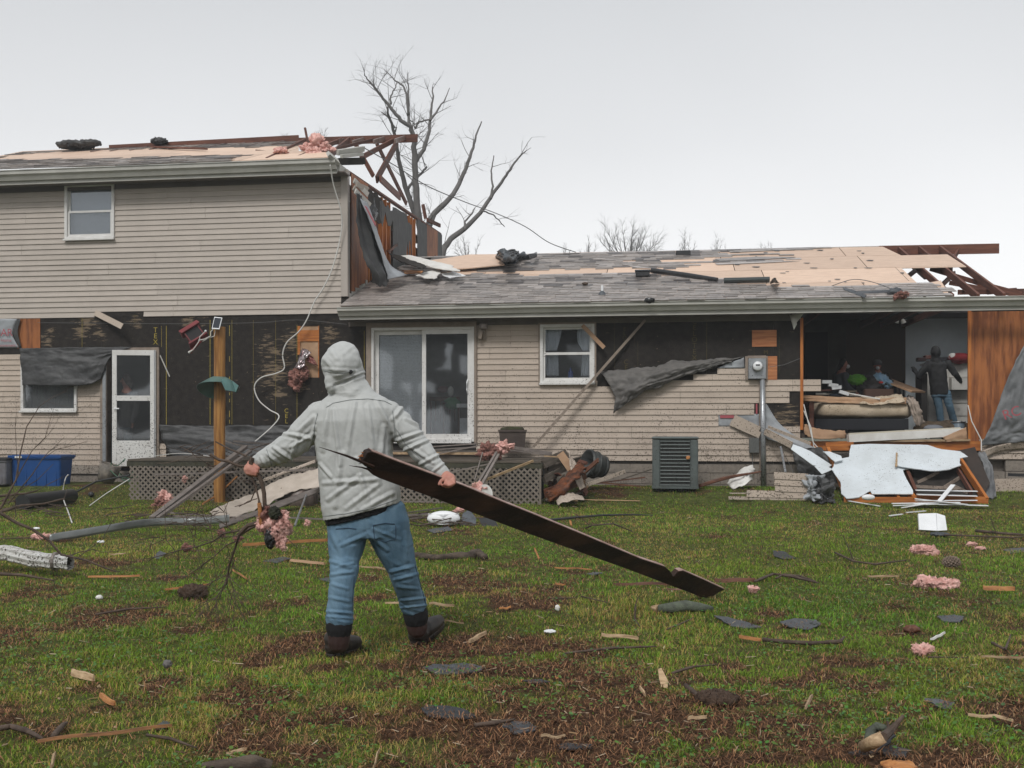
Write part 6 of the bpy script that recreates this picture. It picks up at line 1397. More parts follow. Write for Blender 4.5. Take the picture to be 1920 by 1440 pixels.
lump('wool', HW(556, 712, -.12), (.11, .07, .2), M_PINKD, ih, seed=77, sub=4, amp=.4); lump('wool', HW(568, 700, -.1), (.10, .07, .13), M_PINKD, ih, seed=78, sub=4, amp=.4)
# ================================================================ PEOPLE
from mathutils.bvhtree import BVHTree
def limb(mb, pts, rad, n=12):
    mb.tube(pts, rad, n, cap=True)
    for p, r in zip(pts, rad): mb.ell(p, (r, r, r), 6)
    return mb
def loft(mb, secs, n=28, e_=.85):
    """secs: (left point, right point, half depth)"""
    vs = []
    for (l, r, d) in secs:
        c = (l+r)/2; a = (r-l)/2
        b = Vector((-a.y, a.x, 0)).normalized()*d
        for j in range(n):
            t = 2*math.pi*j/n; cs, sn = math.cos(t), math.sin(t)
            cs = math.copysign(abs(cs)**e_, cs); sn = math.copysign(abs(sn)**e_, sn)
            vs.append(c+a*cs+b*sn)
    k = len(secs)
    fs = [(i*n+j, i*n+(j+1) % n, (i+1)*n+(j+1) % n, (i+1)*n+j) for i in range(k-1) for j in range(n)]
    fs += [tuple(range(n-1, -1, -1)), tuple((k-1)*n+j for j in range(n))]
    return mb.add(vs, fs)
def remesh(mb, name, mats, parent, voxel, smooth=4, fn=None, label=None):
    me = mb.mesh(name, mats); o = bpy.data.objects.new(name, me); C.objects.link(o)
    m = o.modifiers.new('r', 'REMESH'); m.mode = 'VOXEL'; m.voxel_size = voxel
    s = o.modifiers.new('s', 'SMOOTH'); s.iterations = smooth; s.factor = .5
    me2 = bpy.data.meshes.new_from_object(o.evaluated_get(bpy.context.evaluated_depsgraph_get()))
    bpy.data.objects.remove(o)
    if fn:
        n = len(me2.vertices); co = np.empty(n*3, 'f'); no = np.empty(n*3, 'f')
        me2.vertices.foreach_get('co', co); me2.vertices.foreach_get('normal', no) if False else None
        nr = [v.normal.copy() for v in me2.vertices]; cs = [v.co.copy() for v in me2.vertices]
        for i in range(n): 
            c2 = cs[i]+nr[i]*fn(cs[i], nr[i]); co[3*i:3*i+3] = c2
        me2.vertices.foreach_set('co', co); me2.update()
    Mi = wm(parent).inverted(); me2.transform(Mi); me2.name = name
    me2.polygons.foreach_set('use_smooth', [True]*len(me2.polygons))
    me2.materials.clear()
    for m_ in (mats if isinstance(mats, (list, tuple)) else [mats]): me2.materials.append(m_)
    o = link(name, me2, parent); return tag(o, label)
M_SKIN = mat('cold_reddened_skin', (.50, .25, .19), (.42, .17, .13), scale=18, rough=.5, sss=.1, bump=.15, bscale=90)
def ridg(v): return .42-2*abs(noise.noise(v))

# ---------------------------------------------------------------- the man in the grey jacket
man = thing('person', 'man in a pale grey hooded jacket, blue jeans and boots dragging a long dark plank', 'person', G(700, 1225))
DM = 5.95
q = lambda x, y, d=DM: P(x, y, d)
JK = mat('pale_grey_rain_jacket', (.465, .475, .462), (.445, .455, .443), scale=4, rough=.5, bump=.2, bscale=70, spec=.35)
jk = MB()
loft(jk, [(q(606, 977), q(752, 941), .165), (q(603, 950), q(751, 922), .165), (q(600, 915), q(747, 905), .16), (q(597, 880), q(740, 878), .155), (q(593, 845), q(736, 848), .15), (q(589, 815), q(737, 817), .15), (q(584, 790), q(743, 787), .15), (q(590, 768), q(742, 765), .135), (q(605, 750), q(727, 748), .11), (q(622, 737), q(706, 737), .09), (q(630, 722), q(692, 722), .08)], e_=.8)
limb(jk, [q(602, 782), q(577, 806), q(550, 832), q(524, 848, 5.97), q(494, 861, 6.0), q(482, 866, 6.02)], [.092, .086, .079, .070, .052, .040])
limb(jk, [q(726, 780), q(748, 797), q(770, 822, 5.94), q(790, 845, 5.93), q(811, 869, 5.91), q(829, 889, 5.9)], [.092, .084, .076, .067, .055, .044])
jk.ell(q(641, 687), (.112, .135, .135), 12); jk.ell(q(646, 672), (.090, .11, .095), 10); jk.ell(q(655, 705), (.088, .10, .09), 10)
jk.ell(q(627, 712, 5.90), (.055, .06, .07), 8); jk.ell(q(622, 726, 5.88), (.036, .04, .035), 8)
limb(jk, [q(640, 715), q(662, 742)], [.10, .11])
FJ = [(615, 760, 605, 845, 4, 9), (665, 755, 650, 850, 4, 8), (624, 768, 638, 872, 3.5, 9), (707, 752, 733, 808, 4, 10), (690, 760, 700, 840, 3.5, 7), (720, 800, 712, 880, 4, 8), (640, 850, 628, 950, 4.5, 9), (668, 860, 690, 940, 4, 8), (607, 906, 710, 899, 4, 9), (615, 937, 676, 892, 4, 9), (650, 953, 712, 906, 4, 8), (680, 955, 735, 925, 4, 8), (600, 870, 625, 900, 3, 8),
      (587, 782, 556, 812, 4, 10), (530, 812, 583, 822, 3.2, 12), (545, 838, 588, 814, 3.2, 11), (512, 838, 556, 868, 3.2, 12), (500, 850, 530, 876, 3, 9), (560, 815, 545, 858, 3, 9), (590, 800, 575, 848, 3, 9), (488, 856, 500, 876, 2.5, 8),
      (737, 786, 757, 760, 4, 11), (743, 826, 792, 810, 3.2, 12), (753, 846, 800, 826, 3.2, 12), (788, 870, 826, 851, 3, 11), (742, 790, 752, 838, 3, 10), (770, 838, 812, 868, 3, 9), (812, 884, 832, 868, 2.5, 8), (760, 785, 790, 800, 3, 9),
      (604, 692, 668, 696, 3, 8), (618, 655, 632, 672, 4, 9), (625, 705, 660, 698, 2.8, 7), (640, 664, 662, 650, 4, 7), (606, 670, 622, 690, 3.5, 7), (664, 660, 676, 690, 3.5, 7), (628, 722, 680, 702, 2.5, -14), (632, 718, 684, 698, 2.2, 9)]
FN = [(618, 1052, 656, 1064, 3, 9), (620, 1078, 662, 1072, 3, 8), (630, 1064, 664, 1056, 2.5, 7), (613, 1146, 662, 1150, 2.5, 8), (612, 1156, 664, 1160, 2, 7), (618, 1120, 655, 1128, 3, 6), (733, 1072, 775, 1062, 3, 9), (740, 1087, 784, 1076, 3, 8), (752, 1126, 800, 1121, 2.6, 8), (752, 1140, 803, 1134, 2.2, 8), (690, 1000, 726, 1032, 3.5, 8), (684, 1004, 640, 1022, 3.5, 8), (700, 992, 750, 1012, 3, 6), (620, 1000, 640, 1040, 4, 6), (760, 1000, 764, 1050, 4, 7), (745, 1100, 785, 1104, 3, 6), (622, 1095, 652, 1104, 3, 6)]
def creases(L_, px, py):
    a = 0
    for (x0, y0, x1, y1, w, h) in L_:
        dx, dy = x1-x0, y1-y0; t = ((px-x0)*dx+(py-y0)*dy)/(dx*dx+dy*dy); t_ = min(1, max(0, t))
        d2 = (px-x0-dx*t_)**2+(py-y0-dy*t_)**2
        if d2 < w*w*9:
            d = math.sqrt(d2)/w; a += h*.001*(math.exp(-d*d*1.3)-.45*math.exp(-(d-1.8)**2*2))*(1-.5*abs(2*t_-1))
    return a
def jfold(p, n):
    x, y, z = p
    px, py = PX(p)
    a = 0
    if py < 735:      # hood: broad dents
        a = noise.noise(Vector((x*11, y*11, z*12)))*.034+noise.noise(Vector((x*21, y*21, z*20)))*.012+ridg(Vector((x*16, y*16, z*22+3)))*.007
        d_ = abs((py-722)+(px-620)*.42-6); a -= .012*math.exp(-(d_/3.5)**2)*(1 if px > 612 else .3)
    elif px < 590 or px > 745:      # sleeves
        sgn = 1 if px > 700 else -1
        t = (x*sgn*.72-z*.68); s = (x*sgn*.68+z*.72)
        a = (ridg(Vector((t*9+noise.noise(p*7)*2.2, s*7.0+y*4, 5)))*.013+ridg(Vector((t*19+noise.noise(p*9)*2, s*9, y*6)))*.006)*(.4+.9*abs(noise.noise(p*4))*2)+noise.noise(p*18)*.004
    else:
        k = sstep(760, 960, py)
        a = ridg(Vector((x*11+noise.noise(p*4)*2.0+z*1.5, z*2.2, y*1)))*.013*k+ridg(Vector(((x+z*.8)*9+noise.noise(p*5)*1.5, (x-z)*4, 4)))*.011+ridg(p*13)*.005+noise.noise(p*24)*.003
        a *= .6+.4*sstep(770, 840, py)
    return a*.33+(creases(FJ, px, py)*(1.12 if py > 740 else .6) if n.y < .3 else 0)
jo = remesh(jk, 'jacket', JK, man, .0058, 5, jfold)
# seams found on the jacket surface
bv = BVHTree.FromPolygons([wm(man) @ v.co for v in jo.data.vertices], [tuple(p.vertices) for p in jo.data.polygons])
def onbody(px, py, lift=0.0):
    o = Vector((0, 0, CAMZ)); d = (P(px, py, 1)-o).normalized(); h = bv.ray_cast(o, d)
    return (h[0]+h[1]*lift) if h[0] else None
def seam(pp, r=.0022, m=None):
    pts = []
    for (a, b) in zip(pp, pp[1:]):
        for k in range(10):
            t = k/10; v = onbody(a[0]+(b[0]-a[0])*t, a[1]+(b[1]-a[1])*t, .001)
            if v: pts.append(v)
    if len(pts) > 3: MB().tube(pts, r, 5).build('seam', m or M_SEAM, man)
M_SEAM = mat('jacket_seam', (.22, .235, .23), rough=.6)
seam([(612, 764), (625, 756), (655, 750), (690, 748), (720, 752), (736, 760)])
seam([(596, 775), (590, 800), (588, 825)]); seam([(736, 770), (740, 800), (741, 830)])
seam([(607, 695), (640, 700), (668, 694)]); seam([(740, 800), (760, 832), (790, 862)]); seam([(500, 842), (506, 862), (512, 880)])
seam([(606, 968), (650, 963), (700, 952), (749, 934)])
v = onbody(657, 697, .003)
if v: MB().ell(v, (.012, .006, .012), 6).build('hood_toggle', M_DARK, man)
# dark under layer at the hem
ul = MB(); loft(ul, [(q(612, 986), q(750, 953), .145), (q(609, 970), q(751, 935), .15)], e_=.85)
remesh(ul, 'under_layer', mat('black_under_layer', (.015, .015, .017), rough=.9, bump=.5, bscale=120), man, .008, 2)
# jeans
JN = mat('faded_blue_denim', (.070, .14, .21), (.15, .245, .33), scale=5, stretch=(1.6, 1.6, .5), rough=.85, bump=.35, bscale=110, lo=.3, hi=.7)
jn = MB()
loft(jn, [(q(616, 1012, 5.93), q(770, 1002, 5.97), .12), (q(613, 985), q(768, 975), .135), (q(612, 965), q(758, 945), .135), (q(614, 950), q(748, 935), .13)], e_=.85)
limb(jn, [q(652, 990), q(650, 1020, 5.92), q(646, 1050, 5.90), q(645, 1072, 5.86), q(641, 1100, 5.84), q(638, 1130, 5.84), q(637, 1158, 5.84)], [.118, .105, .085, .078, .072, .072, .080], 16)
limb(jn, [q(724, 985), q(738, 1020, 5.98), q(750, 1055, 6.0), q(758, 1080, 6.02), q(767, 1108, 6.08), q(775, 1135, 6.14)], [.125, .112, .09, .08, .074, .080], 16)
def nfold(p, n):
    x, y, z = p; px, py = PX(p)
    s = x+z*.35 if px < 690 else x*1-z*.3
    k = .5+1.0*math.exp(-((py-1075)/22)**2)+1.5*sstep(1120, 1160, py)
    return (creases(FN, px, py) if n.y < .3 else 0)+.45*(ridg(Vector((x*4, y*4, z*24+x*10+noise.noise(p*6)*1.4)))*.0065*k+noise.noise(p*12)*.005-.004*math.exp(-((px-688-(py-960)*.0)/2.5)**2)*(1 if py < 1005 else 0))
jo2 = remesh(jn, 'jeans', JN, man, .006, 4, nfold)
bv = BVHTree.FromPolygons([wm(man) @ v.co for v in jo2.data.vertices], [tuple(p.vertices) for p in jo2.data.polygons])
M_JS = mat('denim_seam', (.04, .07, .11), rough=.9)
seam([(700, 985), (722, 981), (742, 983)], .003, M_JS); seam([(700, 985), (702, 1010), (722, 1016), (742, 1010), (742, 983)], .002, M_JS); seam([(630, 992), (652, 990), (670, 992)], .003, M_JS); seam([(664, 1080), (661, 1120), (660, 1150)], .002, M_JS); seam([(778, 1060), (792, 1110), (800, 1140)], .002, M_JS)
# boots
M_BOOT = mat('dark_rubber_boot', (.018, .016, .016), (.035, .026, .021), scale=9, rough=.45, spec=.3, mud=1.0, mudfn=(0, .25, .08, 0), mudcol=(.06, .04, .028))
M_SHAFT = mat('dark_brown_boot_shaft', (.06, .032, .028), (.04, .022, .02), scale=8, rough=.6, bump=.3, bscale=30)
M_CUFF = mat('black_boot_cuff', (.012, .012, .013), rough=.85)
def boot(ank, top, heel, toe, name='boot'):
    b = tag(link(name, None, man), None); MW[b] = wm(man).copy()
    s = MB(); limb(s, [top, ank], [.066, .060], 16); remesh(s, 'shaft', M_SHAFT, b, .006, 3)
    s = MB(); d = (ank-top).normalized(); limb(s, [top-d*.01, top+d*.028], [.073, .072], 18); remesh(s, 'cuff', M_CUFF, b, .006, 2)
    s = MB(); m = heel.lerp(toe, .5); u = Vector((0, 0, 1))
    limb(s, [heel+u*.055, heel.lerp(toe, .33)+u*.06, m+u*.052, heel.lerp(toe, .78)+u*.042, toe+u*.038], [.052, .060, .056, .050, .040], 14)
    limb(s, [heel+u*.10, heel+u*.05+(toe-heel)*.15], [.055, .06])
    remesh(s, 'foot', M_BOOT, b, .006, 4)
    s = MB(); limb(s, [heel+u*.014, m+u*.012, toe+u*.012], [.044, .048, .040], 14)
    # flatten to a sole
    pl = (toe-heel).normalized(); s.v = [tuple(Vector(v)) for v in s.v]
    remesh(s, 'sole', M_BOOT, b, .006, 3, lambda p, n: ridg(Vector((p.x*60, p.y*60, p.z*10)))*.002)
g0 = G(622, 1232); g1 = Vector((g0.x+.10, g0.y+.21, g0.z))
boot(q(635, 1205, 5.84), q(636, 1170, 5.84), Vector((g0.x+.01, g0.y, g0.z)), g1)
h0 = G(781, 1209); h1 = h0+Vector((.115, .19, .065))
boot(q(782, 1178, 6.17), q(779, 1150, 6.15), h0, h1)
# body inside the clothes, hands with fingers
by = MB()
by.ell(q(640, 690), (.078, .098, .115), 10)
limb(by, [q(640, 705), q(660, 755)], [.05, .05]); limb(by, [q(660, 790), q(665, 860), q(682, 965)], [.09, .10, .11])
limb(by, [q(615, 800), q(660, 790)], [.05, .06]); limb(by, [q(712, 798), q(660, 790)], [.05, .06]); limb(by, [q(605, 788), q(530, 845, 5.96), q(480, 867, 6.02), q(472, 871, 6.02)], [.05, .04, .03, .029])
limb(by, [q(720, 782), q(790, 845, 5.93), q(828, 888, 5.9), q(835, 894, 5.9)], [.05, .04, .032, .030])
limb(by, [q(655, 985), q(645, 1072, 5.86), q(636, 1195, 5.84)], [.07, .05, .045]); limb(by, [q(722, 985), q(757, 1080, 6.02), q(782, 1175, 6.17)], [.07, .05, .045])
for s in (-1, 1): by.ell(q(640, 692)+Vector((s*.078, 0, 0)), (.012, .022, .03), 5)      # ears
by.ell(q(640, 694, DM+.10), (.014, .025, .022), 5)                                    # nose, facing the house
# right hand over the top edge of the plank
limb(by, [q(833, 891, 5.89), q(843, 899, 5.86)], [.032, .036]); limb(by, [q(836, 897, 5.86), q(846, 903, 5.85)], [.028, .028])
for k, (a, b, c) in enumerate([((850, 899), (851, 906), (846, 911)), ((847, 902), (846.5, 909), (841, 913)), ((842, 903), (841, 910), (836, 912.5)), ((837, 902), (834.5, 908), (830.5, 910.5))]):
    limb(by, [q(a[0]-2, a[1]-4, 5.87), q(*a, 5.835), q(*b, 5.815), q(*c, 5.83)], [.0125, .0115, .0105, .009], 8)
limb(by, [q(832, 895, 5.86), q(827, 901, 5.84), q(823.5, 908, 5.83)], [.015, .0125, .0095], 8)
# left hand closed round the branch
limb(by, [q(474, 872, 6.0), q(468, 880, 5.98)], [.031, .035]); limb(by, [q(468, 879, 5.97), q(477, 885, 5.97)], [.028, .028])
for k in range(4):
    bx, byy = 463+k*5.2, 881+k*1.5
    limb(by, [q(bx+1, byy-5, 5.985), q(bx-.5, byy, 5.955), q(bx+.5, byy+6.0-k*.5, 5.955), q(bx+3, byy+8.5-k*.6, 5.98)], [.012, .0115, .0105, .009], 8)
limb(by, [q(478, 874, 5.98), q(484, 878, 5.955), q(482, 885, 5.95)], [.014, .012, .0095], 8)
remesh(by, 'body', M_SKIN, man, .0048, 2)

# ---------------------------------------------------------------- the plank he drags
TA = Vector((-.74, 5.5, 0)); TB = Vector((1.56, 7.9, 0)); TD = (TB-TA).normalized(); TN = TD.cross(Vector((0, 0, 1))).normalized(); TN = TN if TN.y < 0 else -TN
TA3 = P(690, 872, 5.5); TB3 = P(1335, 1112, 7.85); TD = (TB3-TA3).normalized()
TN = (Matrix.Rotation(R(-24), 3, TD) @ TD.cross(Vector((0, 0, 1))).normalized()); TN = TN if TN.y < 0 else -TN
if TN.z > 0: TN = Matrix.Rotation(R(48), 3, TD) @ TN
TA = TA3
def tp(x, y, off=0): return onplane(x, y, TA+TN*off, TN)
M_BEAM = mat('wet_dark_plank', (.012, .006, .0045), (.062, .028, .016), scale=2.6, stretch=(.9, .9, 4), rough=.5, spec=.25, bump=.5, bscale=22, lo=.45, hi=.75)
bmo = thing('long_plank', 'long dark wet plank with a splintered end dragged by the man in the grey jacket', 'plank', tp(1340, 1118))
top = [(686, 855), (689, 849), (697, 846.5), (750, 867), (810, 889), (870, 911), (940, 940), (1000, 964), (1100, 1005), (1200, 1047), (1248, 1063), (1256, 1070), (1263, 1081), (1272, 1071), (1281, 1070), (1320, 1087), (1359, 1105)]
bot = [(1330, 1121), (1318, 1121), (1290, 1110), (1251, 1095.5), (1180, 1068.5), (1100, 1040), (1000, 1004), (930, 978), (870, 955), (800, 929), (750, 911), (712, 897), (700, 891), (692, 884), (697, 880), (684, 874), (678, 867), (682, 861)]
MB().slab([tp(x, y) for x, y in top+bot], TN, .042).build('board', M_BEAM, bmo, origin=Matrix.Translation(tp(700, 880)), bevel=.003)
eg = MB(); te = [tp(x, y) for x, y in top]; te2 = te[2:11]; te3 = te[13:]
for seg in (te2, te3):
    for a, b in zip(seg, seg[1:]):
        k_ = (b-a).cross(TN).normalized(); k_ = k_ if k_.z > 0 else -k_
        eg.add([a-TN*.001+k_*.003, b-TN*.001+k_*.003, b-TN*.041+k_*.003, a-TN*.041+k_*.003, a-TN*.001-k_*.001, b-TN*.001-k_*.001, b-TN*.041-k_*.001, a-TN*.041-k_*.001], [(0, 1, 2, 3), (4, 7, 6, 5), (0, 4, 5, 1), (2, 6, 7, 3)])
eg.build('pale_edge', mat('pale_plank_edge', (.44, .30, .26), (.28, .16, .13), scale=6, stretch=(1, 1, 4), rough=.35), bmo)  # paler strip laid along the top edge of the board
sp = MB()
for (x0, y0, x1, y1, r, o) in [(700, 875, 598, 838, .010, .0), (702, 884, 655, 873, .007, -.01), (696, 868, 672, 870, .007, -.02), (698, 858, 676, 856, .012, -.02), (700, 852, 678, 862, .01, -.03), (700, 880, 690, 876, .01, -.02)]:
    a, b = tp(x0, y0, o), tp(x1, y1, o*1.5); sp.tube([a, a.lerp(b, .5)+Vector((0, 0, .006)), b], [r, r*.6, .0012], 6)
sp.build('splinter', M_BEAM, bmo)
rs = random.Random(41)
ob = MB()
for k in range(26):
    x, y = rs.uniform(690, 700), rs.uniform(851, 868); a = tp(x, y, -.01-.03*rs.random()); b = tp(x-rs.uniform(8, 24), y+rs.uniform(-7, 7), -.01-.03*rs.random())
    ob.tube([a, b], [rs.uniform(.004, .009), .0015], 5)
ob.build('torn_fibres', mat('torn_orange_fibre', (.50, .20, .07), (.35, .12, .04), scale=20, rough=.8), bmo)

# ---------------------------------------------------------------- branch bundle in his left hand
br = thing('branch_bundle', 'bundle of broken twigs with hanging pink insulation held in the left hand of the man', 'branch', q(490, 960, 6.0))
def px_tube(mb, pts, d0, d1, r0, r1, n=7):
    k = len(pts); v = [P(x, y, d0+(d1-d0)*i/(k-1)) for i, (x, y) in enumerate(pts)]
    mb.tube(v, [r0+(r1-r0)*i/(k-1) for i in range(k)], n)
b = MB()
px_tube(b, [(473, 858), (470, 866), (472, 880), (484, 890), (491, 905), (495, 925), (496, 945), (498, 960)], 5.97, 5.97, .013, .012)
px_tube(b, [(430, 866), (448, 874), (466, 874), (473, 866), (478, 858)], 6.0, 6.0, .008, .008)
px_tube(b, [(394, 852), (410, 862), (432, 866)], 6.0, 6.0, .009, .008); px_tube(b, [(404, 828), (430, 842), (462, 855)], 6.05, 6.0, .004, .006)
px_tube(b, [(470, 890), (480, 915), (486, 940), (500, 975), (508, 1000)], 5.97, 5.95, .006, .005)
px_tube(b, [(482, 910), (470, 940), (458, 945), (440, 950)], 5.97, 6.0, .004, .002); px_tube(b, [(482, 935), (465, 940), (448, 950)], 5.97, 6.0, .003, .002)
px_tube(b, [(484, 940), (500, 985), (525, 1000), (560, 1028)], 5.95, 5.95, .004, .002)
px_tube(b, [(500, 975), (485, 980), (465, 985), (455, 995), (448, 1003)], 5.95, 6.0, .014, .012)
b.build('twig', M_TWIG, br)
b = MB(); px_tube(b, [(486, 943), (488, 965), (490, 985)], 5.93, 5.93, .012, .012); b.build('split_stick', M_ORANGE, br)
for i, (x, y, d, r, m) in enumerate([(500, 975, 5.95, (.028, .03, .07), M_PINKD), (512, 988, 5.95, (.032, .03, .08), M_PINK), (524, 990, 5.97, (.034, .03, .075), M_PINK), (533, 982, 5.95, (.026, .03, .07), M_PINK), (526, 1010, 5.95, (.022, .02, .055), M_PINK), (493, 982, 5.95, (.025, .03, .04), M_PINK), (506, 1008, 5.93, (.02, .02, .055), M_BLACKP), (515, 962, 5.92, (.026, .02, .03), mat('mossy_clump', (.05, .055, .03), (.02, .02, .016), scale=14, rough=.9))]):
    lump('insulation' if i < 6 else 'clump', q(x, y, d), r, m, br, seed=i+90, sub=4, amp=.6, freq=2.4)

# ---------------------------------------------------------------- other people
def figure(name, label, J, cols, scale=1.0, skin=None, voxel=.012, head_cover=None, mask=False, hair=None):
    """J: dict of world joints"""
    r = thing(name, label, 'person', J['foot'][0])
    top, legs, boots = cols; s = scale
    b = MB(); hd = J['head']; b.ell(hd, (.075*s, .092*s, .115*s), 9); limb(b, [hd-Vector((0, 0, .08*s)), J['neck']], [.055*s, .06*s])
    limb(b, [J['neck']-Vector((0, 0, .05)), J['hip']], [.11*s, .11*s])
    for a in ('armL', 'armR'):
        limb(b, J[a], [.04*s, .036*s, .028*s]); w = J[a][2]; dr = (J[a][2]-J[a][1]).normalized()
        limb(b, [w, w+dr*.06*s], [.03*s, .032*s])
        sd = dr.cross(Vector((0, 1, 0))).normalized() if abs(dr.y) < .9 else Vector((1, 0, 0))
        for k in range(4): limb(b, [w+dr*.06*s+sd*(k-1.5)*.017*s, w+dr*(.10-.008*abs(k-1.5))*s+sd*(k-1.5)*.019*s, w+dr*.115*s+sd*(k-1.5)*.015*s+Vector((0, -.015, -.01))], [.011*s, .0095*s, .008*s], 6)
        limb(b, [w+dr*.02*s-sd*.025*s, w+dr*.07*s-sd*.045*s], [.012*s, .009*s], 6)
    for l in J.get('legs', []): limb(b, l, [.06*s, .05*s, .04*s])
    f = J['face']; b.ell(hd+f*.09*s-Vector((0, 0, .01)), (.014*s, .014*s, .022*s), 5)
    sd = f.cross(Vector((0, 0, 1)))
    for k in (-1, 1): b.ell(hd+sd*k*.075*s, (.012*s, .018*s, .028*s), 5)
    remesh(b, 'body', skin or M_SKIN, r, voxel*.6, 2)
    b = MB(); a0, a1 = J['armL'][0], J['armR'][0]; n = J['neck']; h = J['hip']; ax = (a1-a0).normalized()
    loft(b, [(h-ax*.17*s-Vector((0, 0, .1)), h+ax*.17*s-Vector((0, 0, .1)), .13*s), (h.lerp(n, .5)-ax*.175*s, h.lerp(n, .5)+ax*.175*s, .135*s), (h.lerp(n, .85)-ax*.18*s, h.lerp(n, .85)+ax*.18*s, .12*s), (n-ax*.07*s, n+ax*.07*s, .07*s)])
    for a in ('armL', 'armR'): limb(b, J[a], [.082*s, .062*s, .05*s])
    if head_cover == 'hood': b.ell(hd-f*.015, (.098*s, .105*s, .13*s), 9); limb(b, [hd-Vector((0, 0, .08)), n], [.08*s, .09*s])
    remesh(b, 'jacket', top, r, voxel, 3, lambda p, n_: ridg(Vector((p.x*9, p.y*9, p.z*7)))*.009+noise.noise(p*16)*.004)
    if J.get('legs'):
        b = MB(); loft(b, [(h-ax*.16*s-Vector((0, 0, .14)), h+ax*.16*s-Vector((0, 0, .14)), .115*s), (h-ax*.15*s, h+ax*.15*s, .11*s)])
        for l in J['legs']: limb(b, l, [.095*s, .073*s, .072*s])
        remesh(b, 'jeans', legs, r, voxel, 3, lambda p, n_: ridg(Vector((p.x*5, p.y*5, p.z*16)))*.008)
        for l, ft in zip(J['legs'], J['foot']):
            b = MB(); limb(b, [l[2]-Vector((0, 0, 0)), ft+Vector((0, 0, .06))], [.06, .055]); limb(b, [ft+Vector((0, 0, .045)), ft+f*.13+Vector((0, 0, .035))], [.052, .04]); remesh(b, 'boot', boots, r, .01, 3)
    if hair: 
        b = MB(); b.ell(hd-f*.02+Vector((0, 0, .02)), (.088*s, .10*s, .118*s), 9); b.ell(hd-f*.09-Vector((0, 0, .06)), (.05*s, .05*s, .08*s), 7); remesh(b, 'hair', hair, r, .01, 2, lambda p, n_: ridg(p*30)*.004)
    if mask: MB().ell(hd+f*.085*s-Vector((0, 0, .045)), (.045*s, .045*s, .042*s), 8).build('dust_mask', M_WHITE, r, smooth=True)
    return r
def HQ(x, y, w): return HW(x, y, w)
M_DJK = mat('dark_jacket', (.022, .023, .025), (.032, .032, .033), scale=5, rough=.7)
M_GJK = mat('grey_hoodie', (.09, .10, .115), (.12, .13, .14), scale=5, rough=.9)
M_JN2 = mat('worn_blue_jeans', (.10, .18, .25), (.14, .23, .31), scale=5, rough=.85)
M_BRB = mat('brown_boot', (.10, .065, .04), rough=.7)
W = 2.2
def fl(v): v = v.copy(); v.z = FLZ; return v
J = dict(head=HQ(1754, 660, W), neck=HQ(1754, 674, W), hip=HQ(1762, 730, W), face=(hw_+hu*-.25).normalized(),
         armL=[HQ(1741, 683, W), HQ(1722, 705, W), HQ(1714, 693, W+.15)], armR=[HQ(1778, 682, W), HQ(1790, 700, W), HQ(1799, 712, W+.2)],
         legs=[[HQ(1755, 738, W), HQ(1761, 765, W), HQ(1764, 792, W)], [HQ(1774, 738, W), HQ(1781, 764, W), HQ(1788, 788, W+.1)]], foot=[HQ(1763, 803, W), HQ(1789, 801, W+.1)])
figure('person', 'person in a dark hooded jacket and pale jeans at the white dresser in the bedroom', J, (M_DJK, M_JN2, M_BRB), .95, skin=M_DJK, head_cover='hood')
W = 2.9
J = dict(head=HQ(1582, 683, W), neck=HQ(1578, 697, W), hip=HQ(1575, 745, W), face=(hu*1+hw_*-.15).normalized(), armL=[HQ(1569, 704, W+.1), HQ(1570, 725, W), HQ(1585, 735, W-.1)], armR=[HQ(1585, 704, W-.12), HQ(1588, 725, W-.15), HQ(1602, 735, W-.2)], foot=[HQ(1575, 800, W)])
figure('person', 'person with dark hair, grey hoodie and white dust mask standing left behind the bed', J, (M_GJK, M_JN2, M_BRB), .92, mask=True, hair=mat('dark_hair', (.02, .015, .012), rough=.6))
W = 3.0
J = dict(head=HQ(1645, 686, W), neck=HQ(1646, 698, W), hip=HQ(1650, 735, W), face=(hu*-.1+hw_*-1).normalized(), armL=[HQ(1633, 704, W), HQ(1628, 720, W-.1), HQ(1638, 730, W-.2)], armR=[HQ(1660, 704, W), HQ(1664, 720, W-.1), HQ(1655, 730, W-.2)], foot=[HQ(1650, 800, W)])
r = figure('person', 'person with a grey cap and white dust mask behind the pile on the bed', J, (M_DJK, M_JN2, M_BRB), .85, mask=True)
MB().ell(J['head']+Vector((0, 0, .06)), (.09, .10, .07), 8).build('cap', mat('grey_cap', (.14, .14, .14), rough=.9), r, smooth=True)
MB().ell(J['head']+Vector((0, -.09, .045)), (.065, .07, .012), 6).build('cap_peak', mat('grey_cap', 0), r, smooth=True)
W = .5
J = dict(head=HQ(235, 714, W), neck=HQ(238, 731, W), hip=HQ(232, 792, W), face=(hu*-.85+hw_*-.3).normalized(), armL=[HQ(217, 742, W-.1), HQ(209, 768, W-.1), HQ(210, 790, W-.1)], armR=[HQ(254, 742, W), HQ(257, 768, W), HQ(250, 790, W)],
         legs=[[HQ(214, 800, W-.1), HQ(212, 834, W-.1), HQ(212, 868, W-.1)], [HQ(240, 800, W+.1), HQ(240, 834, W+.1), HQ(240, 868, W+.1)]], foot=[HQ(216, 880, W-.1), HQ(240, 878, W+.1)])
r = figure('person', 'person in a grey hoodie and jeans standing inside the doorway behind the white storm door', J, (M_GJK, M_JN2, M_BRB), .98, hair=mat('greying_hair', (.12, .09, .075), rough=.8))
